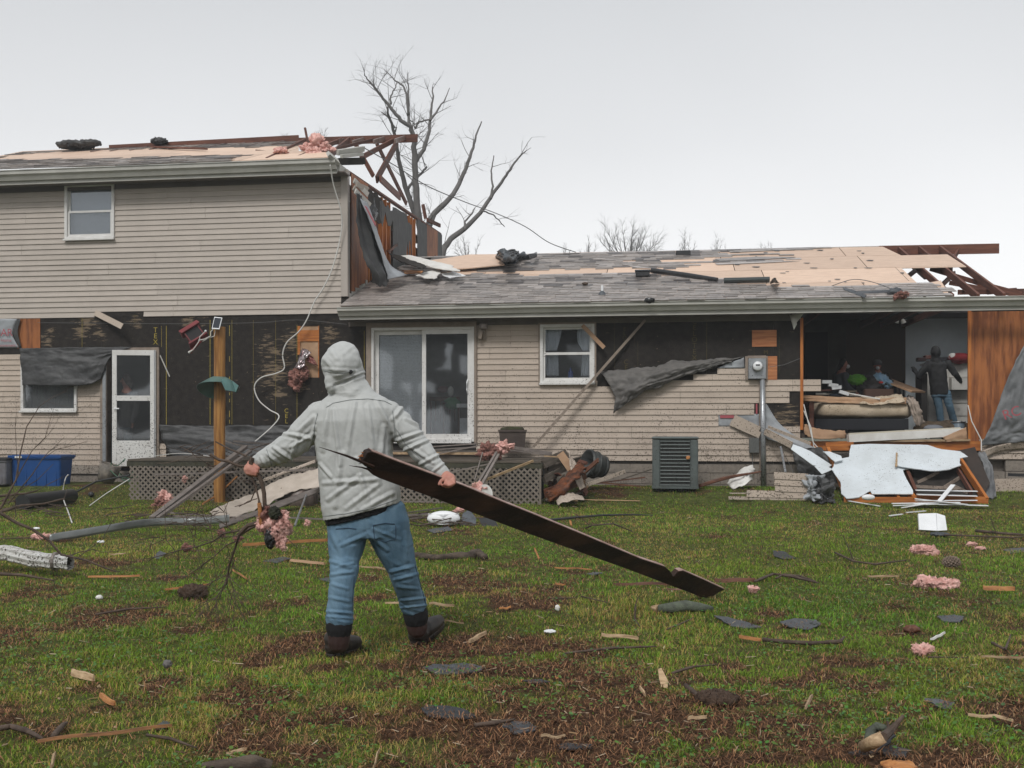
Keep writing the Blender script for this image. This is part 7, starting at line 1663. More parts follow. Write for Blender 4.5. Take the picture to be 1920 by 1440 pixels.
# ================================================================ GROUND
def smooth_noise(x, y, sc, seed):
    """numpy value noise"""
    X = x*sc+seed*17.3; Y = y*sc+seed*9.1; xi = np.floor(X).astype(np.int64); yi = np.floor(Y).astype(np.int64)
    fx_ = X-xi; fy_ = Y-yi; fx_ = fx_*fx_*(3-2*fx_); fy_ = fy_*fy_*(3-2*fy_)
    def h(a, b):
        n = (a*374761393+b*668265263+seed*1442695) & 0xffffffff; n = ((n ^ (n >> 13))*1274126177) & 0xffffffff
        return ((n ^ (n >> 16)) & 0xffff)/65535.0
    return (h(xi, yi)*(1-fx_)+h(xi+1, yi)*fx_)*(1-fy_)+(h(xi, yi+1)*(1-fx_)+h(xi+1, yi+1)*fx_)*fy_
def fbm(x, y, sc, seed, o=4):
    r = 0; a = .5; t = 0
    for i in range(o): r = r+a*smooth_noise(x, y, sc*2**i, seed+i); t += a; a *= .55
    return r/t
# bare earth patches, given where they lie in the yard
mudspots = []
for (px, py, rx, ry) in [(1050, 1400, 520, 90), (1150, 1330, 420, 75), (820, 1225, 400, 50), (1000, 1270, 330, 50), (1000, 1290, 250, 50), (560, 1215, 190, 35), (1500, 1390, 330, 60), (1800, 1420, 200, 50), (250, 1160, 120, 16), (1060, 1215, 140, 30), (90, 1010, 100, 12), (1420, 1150, 90, 12), (860, 1090, 60, 12), (1000, 1130, 90, 14), (80, 1120, 80, 10), (400, 1180, 90, 10), (1680, 1190, 100, 12), (1150, 915, 80, 10), (1000, 985, 20, 3), (1560, 1240, 160, 16), (180, 925, 60, 16), (640, 1330, 60, 25), (1850, 1330, 120, 30), (330, 1085, 40, 6), (700, 1120, 60, 10), (1130, 930, 60, 7), (1190, 911, 110, 9), (1380, 921, 110, 6), (300, 955, 60, 6)]:
    g = G(px, py); gx = abs(G(px+rx, py).x-g.x); gy = abs(G(px, py-ry).y-G(px, py+ry).y)/2 if py+ry < 1500 else 1
    mudspots.append((g.x, g.y, gx, gy))
MS = np.array(mudspots)
def mudmask(x, y):
    m = np.zeros_like(x)
    n = fbm(x, y, 1.3, 3)-.5; n2 = fbm(x, y, 5.5, 8)-.5
    for (a, b, rx, ry) in mudspots:
        d = np.sqrt(((x-a)/rx)**2+((y-b)/ry)**2); m = np.maximum(m, 1.05-d)
    m = m*.95+n*1.9+n2*2.0+(fbm(x, y, .45, 61)-.5)*.7-.20*np.clip((y-6.5)/3, 0, 1)+.0
    near = np.clip((6.0-y)/3.0, 0, 1)*.34+np.clip((8-y)/4, 0, 1)*n2*1.2
    return np.clip((m+near-.2)/.6, 0, 1)
def gzn(x, y):
    w = ST*x+CT*(y-D0); t = np.clip((w+2.3)/1.3, 0, 1)
    return .2*t*t*(3-2*t)
bx = []
rows = [1.5+.055*i for i in range(330)]
ny = 330; nx = 400
ys = np.concatenate([np.linspace(1.0, 3.4, 12), np.linspace(3.45, 20, 300)]); 
xs = np.linspace(-1, 1, 380)
YY, XX = np.meshgrid(ys, xs, indexing='ij'); XX = XX*(YY*.62+3.0)
ZZ = np.array([[gz(float(a), float(b)) for a, b in zip(r0, r1)] for r0, r1 in zip(XX, YY)])
mm = mudmask(XX, YY)
ZZ = ZZ-.004+mm*(fbm(XX, YY, 14, 5)-.5)*.02
nv = XX.size; vs = np.stack([XX.ravel(), YY.ravel(), ZZ.ravel()], 1)
h, w_ = XX.shape; idx = np.arange(nv).reshape(h, w_)
fs = np.stack([idx[:-1, :-1].ravel(), idx[:-1, 1:].ravel(), idx[1:, 1:].ravel(), idx[1:, :-1].ravel()], 1)
gm = bpy.data.meshes.new('lawn'); gm.from_pydata(vs.tolist(), [], fs.tolist())
at = gm.attributes.new('mud', 'FLOAT', 'POINT'); at.data.foreach_set('value', mm.ravel().astype('f'))
gm.polygons.foreach_set('use_smooth', [True]*len(gm.polygons))
mg = bpy.data.materials.new('soil_and_thatch'); mg.use_nodes = True; N = mg.node_tree.nodes; L = mg.node_tree.links; b = N['Principled BSDF']; b.inputs['Roughness'].default_value = .85; b.inputs['Specular IOR Level'].default_value = .08
tcx = N.new('ShaderNodeTexCoord'); a_ = N.new('ShaderNodeAttribute'); a_.attribute_name = 'mud'
def nn(sc, d=6, r=.65):
    n = N.new('ShaderNodeTexNoise'); n.inputs['Scale'].default_value = sc; n.inputs['Detail'].default_value = d; n.inputs['Roughness'].default_value = r; L.new(tcx.outputs['Object'], n.inputs[0]); return n.outputs[0]
r1 = N.new('ShaderNodeValToRGB'); L.new(nn(24), r1.inputs[0]); e = r1.color_ramp.elements
e[0].position = .32; e[0].color = (.014, .008, .005, 1); e[1].position = .72; e[1].color = (.15, .085, .05, 1); k = e.new(.5); k.color = (.06, .033, .019, 1)
r2 = N.new('ShaderNodeValToRGB'); L.new(nn(9), r2.inputs[0]); e = r2.color_ramp.elements
e[0].position = .3; e[0].color = (.03, .04, .010, 1); e[1].position = .7; e[1].color = (.11, .12, .035, 1)
mx = N.new('ShaderNodeMix'); mx.data_type = 'RGBA'; L.new(a_.outputs['Fac'], mx.inputs[0]); L.new(r2.outputs[0], mx.inputs[6]); L.new(r1.outputs[0], mx.inputs[7]); L.new(mx.outputs[2], b.inputs['Base Color'])
bp = N.new('ShaderNodeBump'); bp.inputs['Strength'].default_value = 1; bp.inputs['Distance'].default_value = .012; L.new(nn(45), bp.inputs['Height']); L.new(bp.outputs[0], b.inputs['Normal'])
gm.materials.append(mg); go = bpy.data.objects.new('lawn', gm); C.objects.link(go); go['kind'] = 'structure'
far = MB().add([(-300, 19.9, -.06), (300, 19.9, -.06), (300, 600, -.06), (-300, 600, -.06), (-300, -60, -.06), (300, -60, -.06)], [(0, 1, 2, 3), (4, 5, 1, 0)]).build('ground', mat('far_ground', (.07, .075, .035), (.05, .055, .03), scale=.3, rough=.9, coords='Object'))
far['kind'] = 'structure'

# ---------------------------------------------------------------- grass and litter blades
rg = np.random.default_rng(7)
def vcol_mat(name, rough=.6, spec=.25, transl=.25):
    m = bpy.data.materials.new(name); m.use_nodes = True; N = m.node_tree.nodes; L = m.node_tree.links; b = N['Principled BSDF']
    a = N.new('ShaderNodeAttribute'); a.attribute_name = 'tone'; L.new(a.outputs['Color'], b.inputs['Base Color']); b.inputs['Roughness'].default_value = rough; b.inputs['Specular IOR Level'].default_value = spec
    if transl:
        t = N.new('ShaderNodeBsdfTranslucent'); L.new(a.outputs['Color'], t.inputs[0]); mx = N.new('ShaderNodeMixShader'); mx.inputs[0].default_value = transl
        L.new(b.outputs[0], mx.inputs[1]); L.new(t.outputs[0], mx.inputs[2]); L.new(mx.outputs[0], N['Material Output'].inputs[0])
    return m
def scatter(n, y0, y1, pw=1.0):
    """points in the viewed wedge of the yard (a little wider), density falling with distance"""
    u = rg.random(n); y = y0*(y1/y0)**(u**pw)
    x = (rg.random(n)*2-1)*(y*.60+.9)
    w = ST*x+CT*(y-D0); k = (w < -.12)
    return x[k], y[k]
def ground_z(x, y): 
    return np.array([gz(float(a), float(b)) for a, b in zip(x, y)])
def blades(name, x, y, z, hgt, wid, lean, col, m, seg=2, curl=.5):
    n = len(x); ang = rg.random(n)*2*np.pi; dx = np.cos(ang); dy = np.sin(ang)
    px = -dy; py = dx; la = lean
    V = np.zeros((n, 5, 3)); 
    bx0 = np.stack([x, y, z], 1)
    side = np.stack([px*wid/2, py*wid/2, np.zeros(n)], 1)
    mid = bx0+np.stack([dx*hgt*la*.4, dy*hgt*la*.4, hgt*.6*(1-la*.25)], 1)
    tip = bx0+np.stack([dx*hgt*la, dy*hgt*la, hgt*(1-la*curl)], 1)
    V[:, 0] = bx0-side; V[:, 1] = bx0+side; V[:, 2] = mid+side*.75; V[:, 3] = mid-side*.75; V[:, 4] = tip
    vs = V.reshape(-1, 3); o = np.arange(n)*5
    loops = np.stack([o, o+1, o+2, o+3, o+3, o+2, o+4], 1).ravel()
    me = bpy.data.meshes.new(name); me.vertices.add(n*5); me.vertices.foreach_set('co', vs.ravel().astype('f'))
    me.loops.add(n*7); me.loops.foreach_set('vertex_index', loops.astype('i'))
    me.polygons.add(n*2); st = np.stack([np.arange(n)*7, np.arange(n)*7+4], 1).ravel(); me.polygons.foreach_set('loop_start', st.astype('i'))
    me.update(calc_edges=True); me.validate()
    ca = me.color_attributes.new('tone', 'FLOAT_COLOR', 'POINT'); cc = np.ones((n, 5, 4)); cc[:, :, :3] = col[:, None, :]
    ca.data.foreach_set('color', cc.ravel().astype('f'))
    me.materials.append(m); ob = bpy.data.objects.new(name, me); C.objects.link(ob); ob['kind'] = 'stuff'; return ob
MG = vcol_mat('grass_blade', spec=.12, transl=.35)
x, y = scatter(600000, 3.2, 19, .84)
md = mudmask(x, y); tuft = fbm(x, y, 3.2, 21); tuft2 = fbm(x, y, 11, 25, 2)
keep = rg.random(len(x)) < np.clip(1.10-md*1.18, .015, 1)*np.clip(.25+2.4*(tuft2-.28), .25, 1)
x, y, md, tuft, tuft2 = x[keep], y[keep], md[keep], tuft[keep], tuft2[keep]
z = ground_z(x, y)-.005; n = len(x)
near = np.clip((8-y)/5, 0, 1)
hg = (.020+.034*np.clip((tuft-.38)*2.6, 0, 1)+.022*rg.random(n)*tuft)*(1-.35*md)*np.clip(1.15-.02*y, .75, 1.1)*(1-.15*near)
wd = (.0019+.00030*y)*(.7+.6*rg.random(n))
dry = fbm(x, y, 1.1, 31); dryp = np.clip((dry-.50)*4+.10, .04, .75)+md*.25
br_ = .6+.8*rg.random(n)**1.5; c_g = np.stack([.185*br_, .315*br_, .034*br_], 1)
c_g[:, :] *= (.55+.9*fbm(x, y, .9, 41))[:, None]; c_g[:, 0] *= .75+.6*fbm(x, y, .5, 43)
c_y = np.stack([.40+.2*rg.random(n), .31+.15*rg.random(n), .10+.05*rg.random(n)], 1)
isdry = rg.random(n) < dryp*.62+.05
col = np.where(isdry[:, None], c_y, c_g)
blades('grass', x, y, z, hg, wd, .35+.95*rg.random(n), col, MG)
# brown thatch and needles over the bare soil
x, y = scatter(260000, 3.2, 18, .8); md = mudmask(x, y); keep = rg.random(len(x)) < md*.95+.24; x, y, md = x[keep], y[keep], md[keep]; n = len(x); z = ground_z(x, y)+.002+.012*rg.random(n)*md
t = rg.random((n, 1))**1.8; col = (1-t)*np.array([[.055, .025, .013]])+t*np.array([[.42, .215, .11]])
pale = rg.random(n) < .05; col[pale] = np.array([.34, .24, .13])*(.7+.5*rg.random((pale.sum(), 1)))
blades('thatch', x, y, z, .02+.035*rg.random(n), (.0018+.0003*y)*(.6+.8*rg.random(n)), .75+.9*rg.random(n), col, vcol_mat('thatch_blade', .8, .15, .05), curl=.62)
# small clover like leaves
x, y = scatter(34000, 3.2, 9, .8); cl_ = fbm(x, y, 1.6, 51); keep = (cl_ > .53) & (rg.random(len(x)) < .8); x, y = x[keep], y[keep]; n = len(x); z = ground_z(x, y)+.012
ang = rg.random(n)*2*np.pi; r = .004+.006*rg.random(n); th = (rg.random((n, 2))-.5)*.9
V = np.zeros((n, 6, 3))
for j in range(6):
    a = ang+j*np.pi/3; V[:, j, 0] = x+np.cos(a)*r; V[:, j, 1] = y+np.sin(a)*r; V[:, j, 2] = z+.012*rg.random(n)*0+np.cos(a)*r*th[:, 0]+np.sin(a)*r*th[:, 1]
z2 = .022*rg.random(n); V[:, :, 2] += z2[:, None]
me = bpy.data.meshes.new('clover'); me.from_pydata(V.reshape(-1, 3).tolist(), [], (np.arange(n*6).reshape(n, 6)).tolist())
ca = me.color_attributes.new('tone', 'FLOAT_COLOR', 'POINT'); cc = np.ones((n, 6, 4)); base = np.stack([.07+.06*rg.random(n), .14+.10*rg.random(n), .03+.03*rg.random(n)], 1); cc[:, :, :3] = base[:, None, :]; ca.data.foreach_set('color', cc.ravel().astype('f'))
me.materials.append(vcol_mat('clover_leaf')); ob = bpy.data.objects.new('clover', me); C.objects.link(ob); ob['kind'] = 'stuff'
# fine wood crumbs and bark bits
x, y = scatter(9000, 3.2, 17, .8); md = mudmask(x, y); keep = rg.random(len(x)) < .12+.5*md; x, y = x[keep], y[keep]; n = len(x); z = ground_z(x, y)+.018
mb = MB(); rs = random.Random(3); cols = []
for i in range(n):
    L_ = rs.uniform(.006, .024)*(1+.04*y[i]); a = rs.uniform(0, math.pi); t = rs.uniform(-.3, .3); p = Vector((x[i], y[i], z[i])); d = Vector((math.cos(a), math.sin(a), t))*L_
    mb.beam(p-d, p+d, rs.uniform(.0015, .0035)*(1+.05*y[i]), .002, twist=rs.uniform(0, 3)); c = rs.choice([(.42, .28, .15), (.30, .18, .09), (.10, .06, .04), (.36, .27, .19), (.5, .4, .28)]); cols += [(*c, 1)]*8
me = mb.mesh('wood_crumbs', vcol_mat('wood_crumb', .8, .2, 0)); ca = me.color_attributes.new('tone', 'FLOAT_COLOR', 'POINT'); ca.data.foreach_set('color', np.array(cols, 'f').ravel())
ob = bpy.data.objects.new('wood_crumbs', me); C.objects.link(ob); ob['kind'] = 'stuff'

# ================================================================ THINGS LYING ON THE LAWN
def flatpiece(name, label, cat, outline, m, t=.006, lift=.012, tiltx=0, curl=0, group=None):
    """outline: photo pixel outline of a flat scrap lying on the ground"""
    pts = [G(x, y, lift) for x, y in outline]; c = sum(pts, Vector())/len(pts); cz = sum(p.z for p in pts)/len(pts)
    pts = [Vector((p.x, p.y, cz+(p.y-c.y)*tiltx+curl*abs(p.x-c.x)+.006*noise.noise(p*9))) for p in pts]
    n = len(pts); out = []
    for i in range(n):
        a, b_ = pts[i], pts[(i+1) % n]; out.append(a); k = 5
        for j in range(1, k): 
            q_ = a.lerp(b_, j/k); out.append(q_+Vector((noise.noise(q_*25), noise.noise(q_*25+Vector((5, 5, 5))), 0))*.022)
    o = MB().slab(out, Vector((0, 0, 1)), t).build(name, m, origin=Matrix.Translation(c)); return tag(o, label, cat, group)
SCR = [([(792, 1252), (810, 1247), (840, 1248), (870, 1245), (910, 1250), (900, 1256), (860, 1260), (820, 1261)], 'ragged pale grey shingle scrap in the mud just right of the left boot', 0),
       ([(790, 1328), (798, 1323), (840, 1324), (870, 1328), (888, 1338), (885, 1346), (850, 1345), (800, 1340)], 'dark rounded shingle scrap in the mud below the ragged pale one', 1),
       ([(942, 1358), (960, 1352), (990, 1353), (1007, 1362), (1000, 1370), (960, 1371)], 'shingle scrap in the mud halfway along the bottom, right of the rounded one', 0),
       ([(1045, 1396), (1060, 1393), (1105, 1394), (1110, 1400), (1080, 1403), (1048, 1403)], 'thin dark shingle sliver in the mud at the bottom centre', 1),
       ([(1338, 1156), (1365, 1157), (1400, 1166), (1428, 1174), (1400, 1176), (1370, 1172)], 'long leaf shaped grey shingle right of the mossy log', 0),
       ([(1462, 1166), (1490, 1160), (1530, 1162), (1540, 1170), (1515, 1178), (1480, 1174)], 'broad grey shingle beside the leaf shaped one', 0),
       ([(1756, 1156), (1790, 1153), (1808, 1157), (1800, 1165), (1770, 1164)], 'grey shingle scrap in the grass near the right edge below the pink insulation', 0),
       ([(1448, 1033), (1470, 1035), (1492, 1045), (1470, 1047), (1452, 1042)], 'folded dark shingle in the grass above the long thin twig', 1),
       ([(1733, 1312), (1760, 1311), (1790, 1316), (1785, 1324), (1755, 1322)], 'pale grey shingle with a hole in the muddy grass at the right', 0),
       ([(1880, 1030), (1925, 1027), (1930, 1033), (1895, 1036)], 'shingle scrap cut by the right edge of the photo', 0),
       ([(1650, 1400), (1680, 1398), (1706, 1405), (1700, 1418), (1660, 1416)], 'dark shingle square beside the peeled stick', 1),
       ([(975, 1276), (1010, 1273), (1032, 1277), (1010, 1281)], 'thin dark scrap on the brown soil under the twigs', 1),
       ([(492, 1050), (530, 1045), (545, 1048), (520, 1054)], 'grey scrap in the grass left of the jeans by the brown board', 0),
       ([(598, 1086), (625, 1082), (640, 1088), (620, 1091)], 'grey scrap in the grass touching the left leg of the man', 0),
       ([(288, 1360), (305, 1352), (318, 1356), (300, 1366)], 'small grey scrap on the long orange lath at the lower left', 0),
       ([(286, 1043), (300, 1035), (312, 1038), (298, 1046)], 'slate blue scrap on the grass among the twigs at the left', 0),
       ([(800, 993), (840, 989), (850, 993), (815, 998)], 'thin grey scrap on the grass below the white container', 0),
       ([(1100, 1075), (1115, 1072), (1130, 1074), (1112, 1078)], 'tiny grey scrap under the middle of the dragged plank', 0)]
for poly, lb, mi in SCR: flatpiece('shingle_scrap', lb, 'shingle', poly, M_SCRAP if mi == 0 else mat('black_shingle_scrap', (.045, .048, .053), (.03, .032, .036), scale=14, rough=.5, bump=.6, bscale=220), group='shingle scraps strewn over the lawn', tiltx=.04, t=.006, lift=.016)
o = flatpiece('shingle_scrap', 'bent black shingle under the peeled stick at the lower right', 'shingle', [(1590, 1402), (1620, 1406), (1660, 1397), (1680, 1389), (1672, 1387), (1640, 1392), (1610, 1400)], mat('black_shingle_scrap', 0), tiltx=.5, lift=.03, group='shingle scraps strewn over the lawn')
# wood splinters
def stick(name, label, cat, a, b, wd, th, m, lift=.015, lift2=None, group=None, taper=True):
    wd *= .68; lift *= .7; p, q_ = G(*a, lift), G(*b, lift if lift2 is None else lift2); d = q_-p
    x = d.cross(Vector((0, 0, 1))).normalized(); k = 8; vs = []; fs = []
    for i in range(k+1):
        t = i/k; wv = wd*(.25+.75*math.sin(math.pi*min(1, max(.0, t*.9+.08)))**.5 if taper else 1)*(1+.25*noise.noise(Vector((t*5, wd*90, a[0]))))
        c = p+d*t+Vector((0, 0, .012*noise.noise(Vector((t*2.5, a[1], 2)))))
        for (sx_, sz_) in ((-1, 0), (-.5, 1), (.5, 1), (1, 0)): vs.append(c+x*wv/2*sx_+Vector((0, 0, th*sz_)))
    fs = [(i*4+j, i*4+(j+1) % 4, (i+1)*4+(j+1) % 4, (i+1)*4+j) for i in range(k) for j in range(4)]+[(3, 2, 1, 0), tuple(k*4+j for j in range(4))]
    dn = d.normalized(); M = Matrix((( dn.x, x.x, 0, p.x), (dn.y, x.y, 0, p.y), (dn.z, x.z, 1, p.z), (0, 0, 0, 1)))
    o = MB().add(vs, fs).build(name, m, origin=M); return tag(o, label, cat, group)
ST_ = [((70, 1393), (322, 1360), .028, .012, mat('dull_orange_lath', (.32, .15, .06), (.14, .07, .035), scale=9, stretch=(1, 6, 6), rough=.7), 'long orange brown lath lying across the lower left grass'), ((136, 1265), (176, 1276), .05, .03, M_WOODP, 'chunky pale wood stub in the grass at the left'), ((188, 1307), (215, 1324), .035, .02, M_ORANGE, 'orange splinter with a pale end right below the pale stub'),
       ((95, 1440), (104, 1412), .02, .012, M_WOODP, 'pale splinter standing at the very bottom left'), ((425, 1415), (462, 1405), .018, .01, M_WOODP, 'small pale splinter at the bottom left of centre'), ((444, 1439), (470, 1420), .016, .01, M_WOODP, 'pale splinter against the dark branch at the bottom'),
       ((165, 1083), (262, 1081), .035, .015, M_ORANGE, 'long orange splinter in the grass below the downspout'), ((206, 1040), (236, 1039), .03, .012, M_WOODP, 'short pale splinter right of the thin bare twigs on the left'), ((455, 1024), (617, 1015), .04, .03, M_ORANGE, 'long orange brown stick behind the left leg of the man'),
       ((545, 1052), (608, 1059), .05, .02, M_KRAFT, 'flat brown board end behind the left leg'), ((672, 1063), (728, 1068), .025, .012, M_WOODP, 'pale stick between the legs of the man'), ((310, 1107), (392, 1098), .03, .015, M_ORANGE, 'orange splinter under the root clump'), ((436, 1069), (463, 1087), .02, .01, M_ORANGE, 'thin orange splinter right of the drooping twigs'),
       ((805, 1133), (852, 1138), .03, .015, M_WOODP, 'pale splinter right of the right calf'), ((722, 1132), (752, 1131), .02, .012, M_WOODP, 'pale splinter left of the right calf'), ((1128, 1192), (1197, 1199), .025, .018, M_WOODP, 'pale stick on the bare soil edge under the plank end'), ((1386, 1196), (1427, 1203), .03, .018, M_ORANGE, 'orange split end of the thin root right of centre'),
       ((1150, 1098), (1262, 1095), .045, .02, M_BROWNW, 'brown board lying beneath the dragged plank'), ((1340, 1091), (1416, 1091), .055, .03, M_BROWNW, 'brown board end right of the tip of the dragged plank'), ((1843, 1105), (1903, 1107), .07, .03, M_ORANGE, 'bright orange split wood near the right edge'), ((1628, 1082), (1684, 1081), .022, .015, M_WOODP, 'thin pale stick left of the lower pink insulation'),
       ((1840, 1233), (1922, 1235), .016, .01, M_WOODP, 'thin straw coloured stick reaching the right edge'), ((1815, 1342), (1900, 1350), .03, .01, M_WOODP, 'flat pale splinter at the lower right edge'), ((1745, 1200), (1772, 1188), .02, .012, M_GYP, 'pale grey splinter left of the dark curled leaf'), ((1040, 1065), (1110, 1068), .015, .01, M_ORANGE, 'thin orange splinter under the plank'),
       ((1042, 1095), (1060, 1099), .03, .012, M_ORANGE, 'short orange splinter below the middle of the plank'), ((936, 1142), (958, 1140), .03, .012, M_ORANGE, 'orange brown chip left of the small pale bone like chip'), ((1510, 1330), (1523, 1305), .025, .012, M_WOODP, 'pale splinter on the soil left of the peeled stick'), ((1200, 1290), (1210, 1303), .02, .012, M_WOODP, 'small pale splinter left of the upright orange shard'),
       ((1290, 1350), (1325, 1346), .02, .012, M_WOODP, 'pale splinter on the brown soil right of centre'), ((1014, 1382), (1060, 1383), .016, .01, M_WOODP, 'thin pale stick above the dark sliver at the bottom'), ((610, 1208), (660, 1216), .015, .01, M_WOODP, 'thin splinter just left of the left boot'), ((790, 1160), (870, 1170), .010, .008, M_WOODP, 'very thin pale stalk right of the right boot'), ((880, 1205), (912, 1188), .035, .02, M_WOODP, 'ragged pale splinter lump right of the right boot'),
       ((1080, 937), (1200, 940), .03, .01, M_KRAFT, 'flat brown strip on the grass right of the deck'), ((700, 1440), (712, 1405), .012, .01, M_WOODP, 'thin pale splinter at the bottom centre'), ((1250, 1105), (1330, 1106), .03, .01, M_BROWNW, 'dark brown strip in the grass beneath the plank tip')]
for (a, b_, wd, th, m, lb) in ST_: stick('wood_splinter', lb, 'splinter', a, b_, wd, th, m, lift=.03)
# upright shards
for i, (poly, lb) in enumerate([([(1234, 1255), (1240, 1252), (1252, 1275), (1252, 1291), (1240, 1288), (1236, 1272)], 'bright orange shard standing upright in the brown soil'), ([(1001, 1028), (1003, 1026), (1012, 1046), (1010, 1050)], 'small orange shard standing in the grass below the plank'), ([(1067, 975), (1071, 976), (1073, 986), (1069, 985)], 'tiny orange shard in the grass under the black pipe')]):
    d = G(poly[3][0], poly[3][1]).y; pts = [P(x, y, d+.002*(poly[3][1]-y)) for x, y in poly]
    o = MB().slab(pts, Vector((0, -1, .2)), .012).build('wood_shard', M_ORANGE if i else M_WOODP, origin=Matrix.Translation(pts[0])); tag(o, lb, 'splinter')
# countable small chips
rs = random.Random(77); 
for i in range(70):
    px, py = rs.uniform(20, 1900), 1000+440*rs.random()**1.2
    if 560 < px < 860 and py < 1240: continue
    a = rs.uniform(0, 3.14); s = rs.uniform(3, 10)*(py-795)/500
    stick('wood_chip', 'small pale wood chip lying on the lawn, one of many scattered alike', 'wood chip', (px, py), (px+s*math.cos(a), py+s*.35*math.sin(a)), rs.uniform(.006, .012), .006, rs.choice([M_WOODP, M_WOODP, M_KRAFT, M_ORANGE]), lift=.03, group='small wood chips scattered over the lawn')
# logs and roots
def log(name, label, pts, rad, m, cat='branch', dz=None, n=12, rough=.25):
    v = [G(x, y, rad[i]*.8+(dz[i] if dz else 0)) for i, (x, y) in enumerate(pts)]
    out = []; rr2 = []
    for i in range(len(v)-1):
        for k in range(6): 
            t = k/6; out.append(v[i].lerp(v[i+1], t)); rr2.append((rad[i]*(1-t)+rad[i+1]*t)*(1+rough*noise.noise(out[-1]*14)+rough*.5*noise.noise(out[-1]*40)))
    out.append(v[-1]); rr2.append(rad[-1]); o = MB().tube(out, rr2, n).build(name, m, origin=Matrix.Translation(v[0]), smooth=True); return tag(o, label, cat)
log('log', 'short dark crooked log lying in the grass right of the jeans', [(776, 1041), (820, 1046), (850, 1043), (880, 1042), (895, 1038), (910, 1045)], [.03, .034, .034, .042, .045, .03], M_BARK, 'log')
lg = thing('log', 'short mossy log with an orange broken end right of the thin upright twig', 'log', G(1260, 1145))
pl_ = [G(1236, 1142, .03), G(1258, 1140, .045), G(1285, 1136, .05), G(1312, 1139, .04), G(1335, 1142, .02)]
MB().tube(pl_, [.030, .038, .040, .032, .02], 12).build('wood', mat('mossy_bark', (.06, .065, .055), (.12, .14, .10), scale=16, rough=.85, bump=.6), lg, smooth=True); MB().tube([G(1222, 1139, .03), pl_[0]], [.012, .032], 8).build('broken_end', M_WOODP, lg)
log('dark_branch', 'thick dark branch lying at the bottom edge left of centre', [(380, 1441), (430, 1436), (470, 1432), (510, 1436)], [.02, .03, .034, .02], M_BARK, 'branch')
ps = thing('peeled_stick', 'peeled pale stick propped on a black shingle at the lower right', 'stick', G(1630, 1395))
v = [G(1618, 1400, .05), G(1640, 1390, .09), G(1656, 1382, .11)]; MB().tube(v, [.022, .026, .022], 12).build('peeled_wood', M_WOODP, ps, smooth=True)
MB().tube([v[2], G(1668, 1372, .10), G(1680, 1358, .12), G(1694, 1342, .15)], [.018, .016, .010, .007], 8).tube([G(1668, 1372, .10), G(1664, 1352, .13)], [.008, .004], 6).build('bark_end', M_TWIG, ps)
MB().tube([G(1630, 1388, .04), G(1632, 1372, .06), G(1645, 1362, .08), G(1660, 1364, .09)], [.022, .02, .018, .01], 10).build('mossy_curl', mat('mossy_bark', 0), ps, smooth=True)
# thin twigs on the lawn
TW = [([(1566, 1036), (1600, 1052), (1640, 1058), (1700, 1050)], .010, 'long thin twig bowed across the grass left of the pine cone'), ([(1416, 1090), (1450, 1076), (1490, 1082), (1535, 1093)], .012, 'twig arching right of the plank tip'), ([(1455, 1084), (1470, 1077), (1500, 1080), (1530, 1090)], .008, 'thinner twig along the arching twig right of the plank tip'),
      ([(1192, 1135), (1190, 1160), (1200, 1175)], .006, 'thin upright twig left of the mossy log'), ([(1060, 1225), (1150, 1215), (1230, 1212)], .008, 'long thin twig on the bare soil above the orange shard'), ([(1260, 1262), (1300, 1250), (1342, 1246)], .007, 'thin twig right of the upright orange shard'), ([(1285, 1285), (1310, 1305), (1340, 1308)], .012, 'short dark root right of the upright shard'),
      ([(1430, 1199), (1470, 1203), (1520, 1206), (1575, 1203), (1583, 1194)], .012, 'crooked pale root lying right of the orange split end'), ([(1860, 1205), (1885, 1218), (1895, 1190)], .008, 'forked thin twig near the right edge below the shingle'), ([(1740, 1232), (1815, 1233)], .005, 'straight thin twig near the right edge'),
      ([(1770, 1003), (1830, 1005), (1900, 1008), (1925, 1005)], .010, 'twig running to the right edge beside the white pad'), ([(1830, 995), (1880, 1000), (1925, 1003)], .018, 'thicker stick at the right edge above the thin twig'), ([(1030, 1122), (1080, 1121)], .006, 'small twig left of the upright twig'), ([(180, 1152), (240, 1142), (312, 1138)], .008, 'twig in the grass left of the root clump'),
      ([(0, 1366), (20, 1362), (50, 1370), (80, 1385)], .012, 'dark twig in the lower left corner'), ([(100, 1380), (118, 1360), (125, 1355)], .012, 'short curled dark twig right of the corner twig'), ([(275, 1378), (320, 1385), (368, 1402)], .006, 'thin curved twig right of the long lath'), ([(0, 1010), (60, 1008), (130, 1012)], .006, 'thin twig above the downspout'),
      ([(1090, 1118), (1140, 1130)], .005, 'faint thin twig under the plank'), ([(890, 1360), (930, 1355), (965, 1349)], .010, 'dark twig beside the shingle scrap at the bottom'), ([(1250, 1180), (1280, 1168), (1300, 1158)], .005, 'thin twig rising right of the upright twig')]
for pts, r, lb in TW:
    log('twig', lb, pts, [r]*(len(pts)-1)+[r*.5], M_TWIG, 'twig', dz=[.02]*len(pts), n=6, rough=.3)
# vertical little twigs
for i, (pts, lb) in enumerate([([(1192, 1168), (1190, 1140), (1196, 1120)], 'bent twig sticking up beside the mossy log'), ([(1105, 985), (1090, 970), (1075, 962)], 'twig sticking up by the black pipe right of the deck'), ([(1580, 1003), (1592, 1030), (1600, 1050)], 'twig standing up from the long bowed twig'), ([(1870, 1005), (1862, 985), (1858, 970)], 'twig standing up at the right edge')]):
    base = G(*pts[0]) if pts[0][1] > pts[-1][1] else G(*pts[-1]); d = base.y
    v = [P(x, y, d) for x, y in pts]; o = MB().tube(v, [.006, .005, .003] if pts[0][1] > pts[-1][1] else [.003, .005, .006], 6).build('twig', M_TWIG, origin=Matrix.Translation(v[0])); tag(o, lb, 'twig')
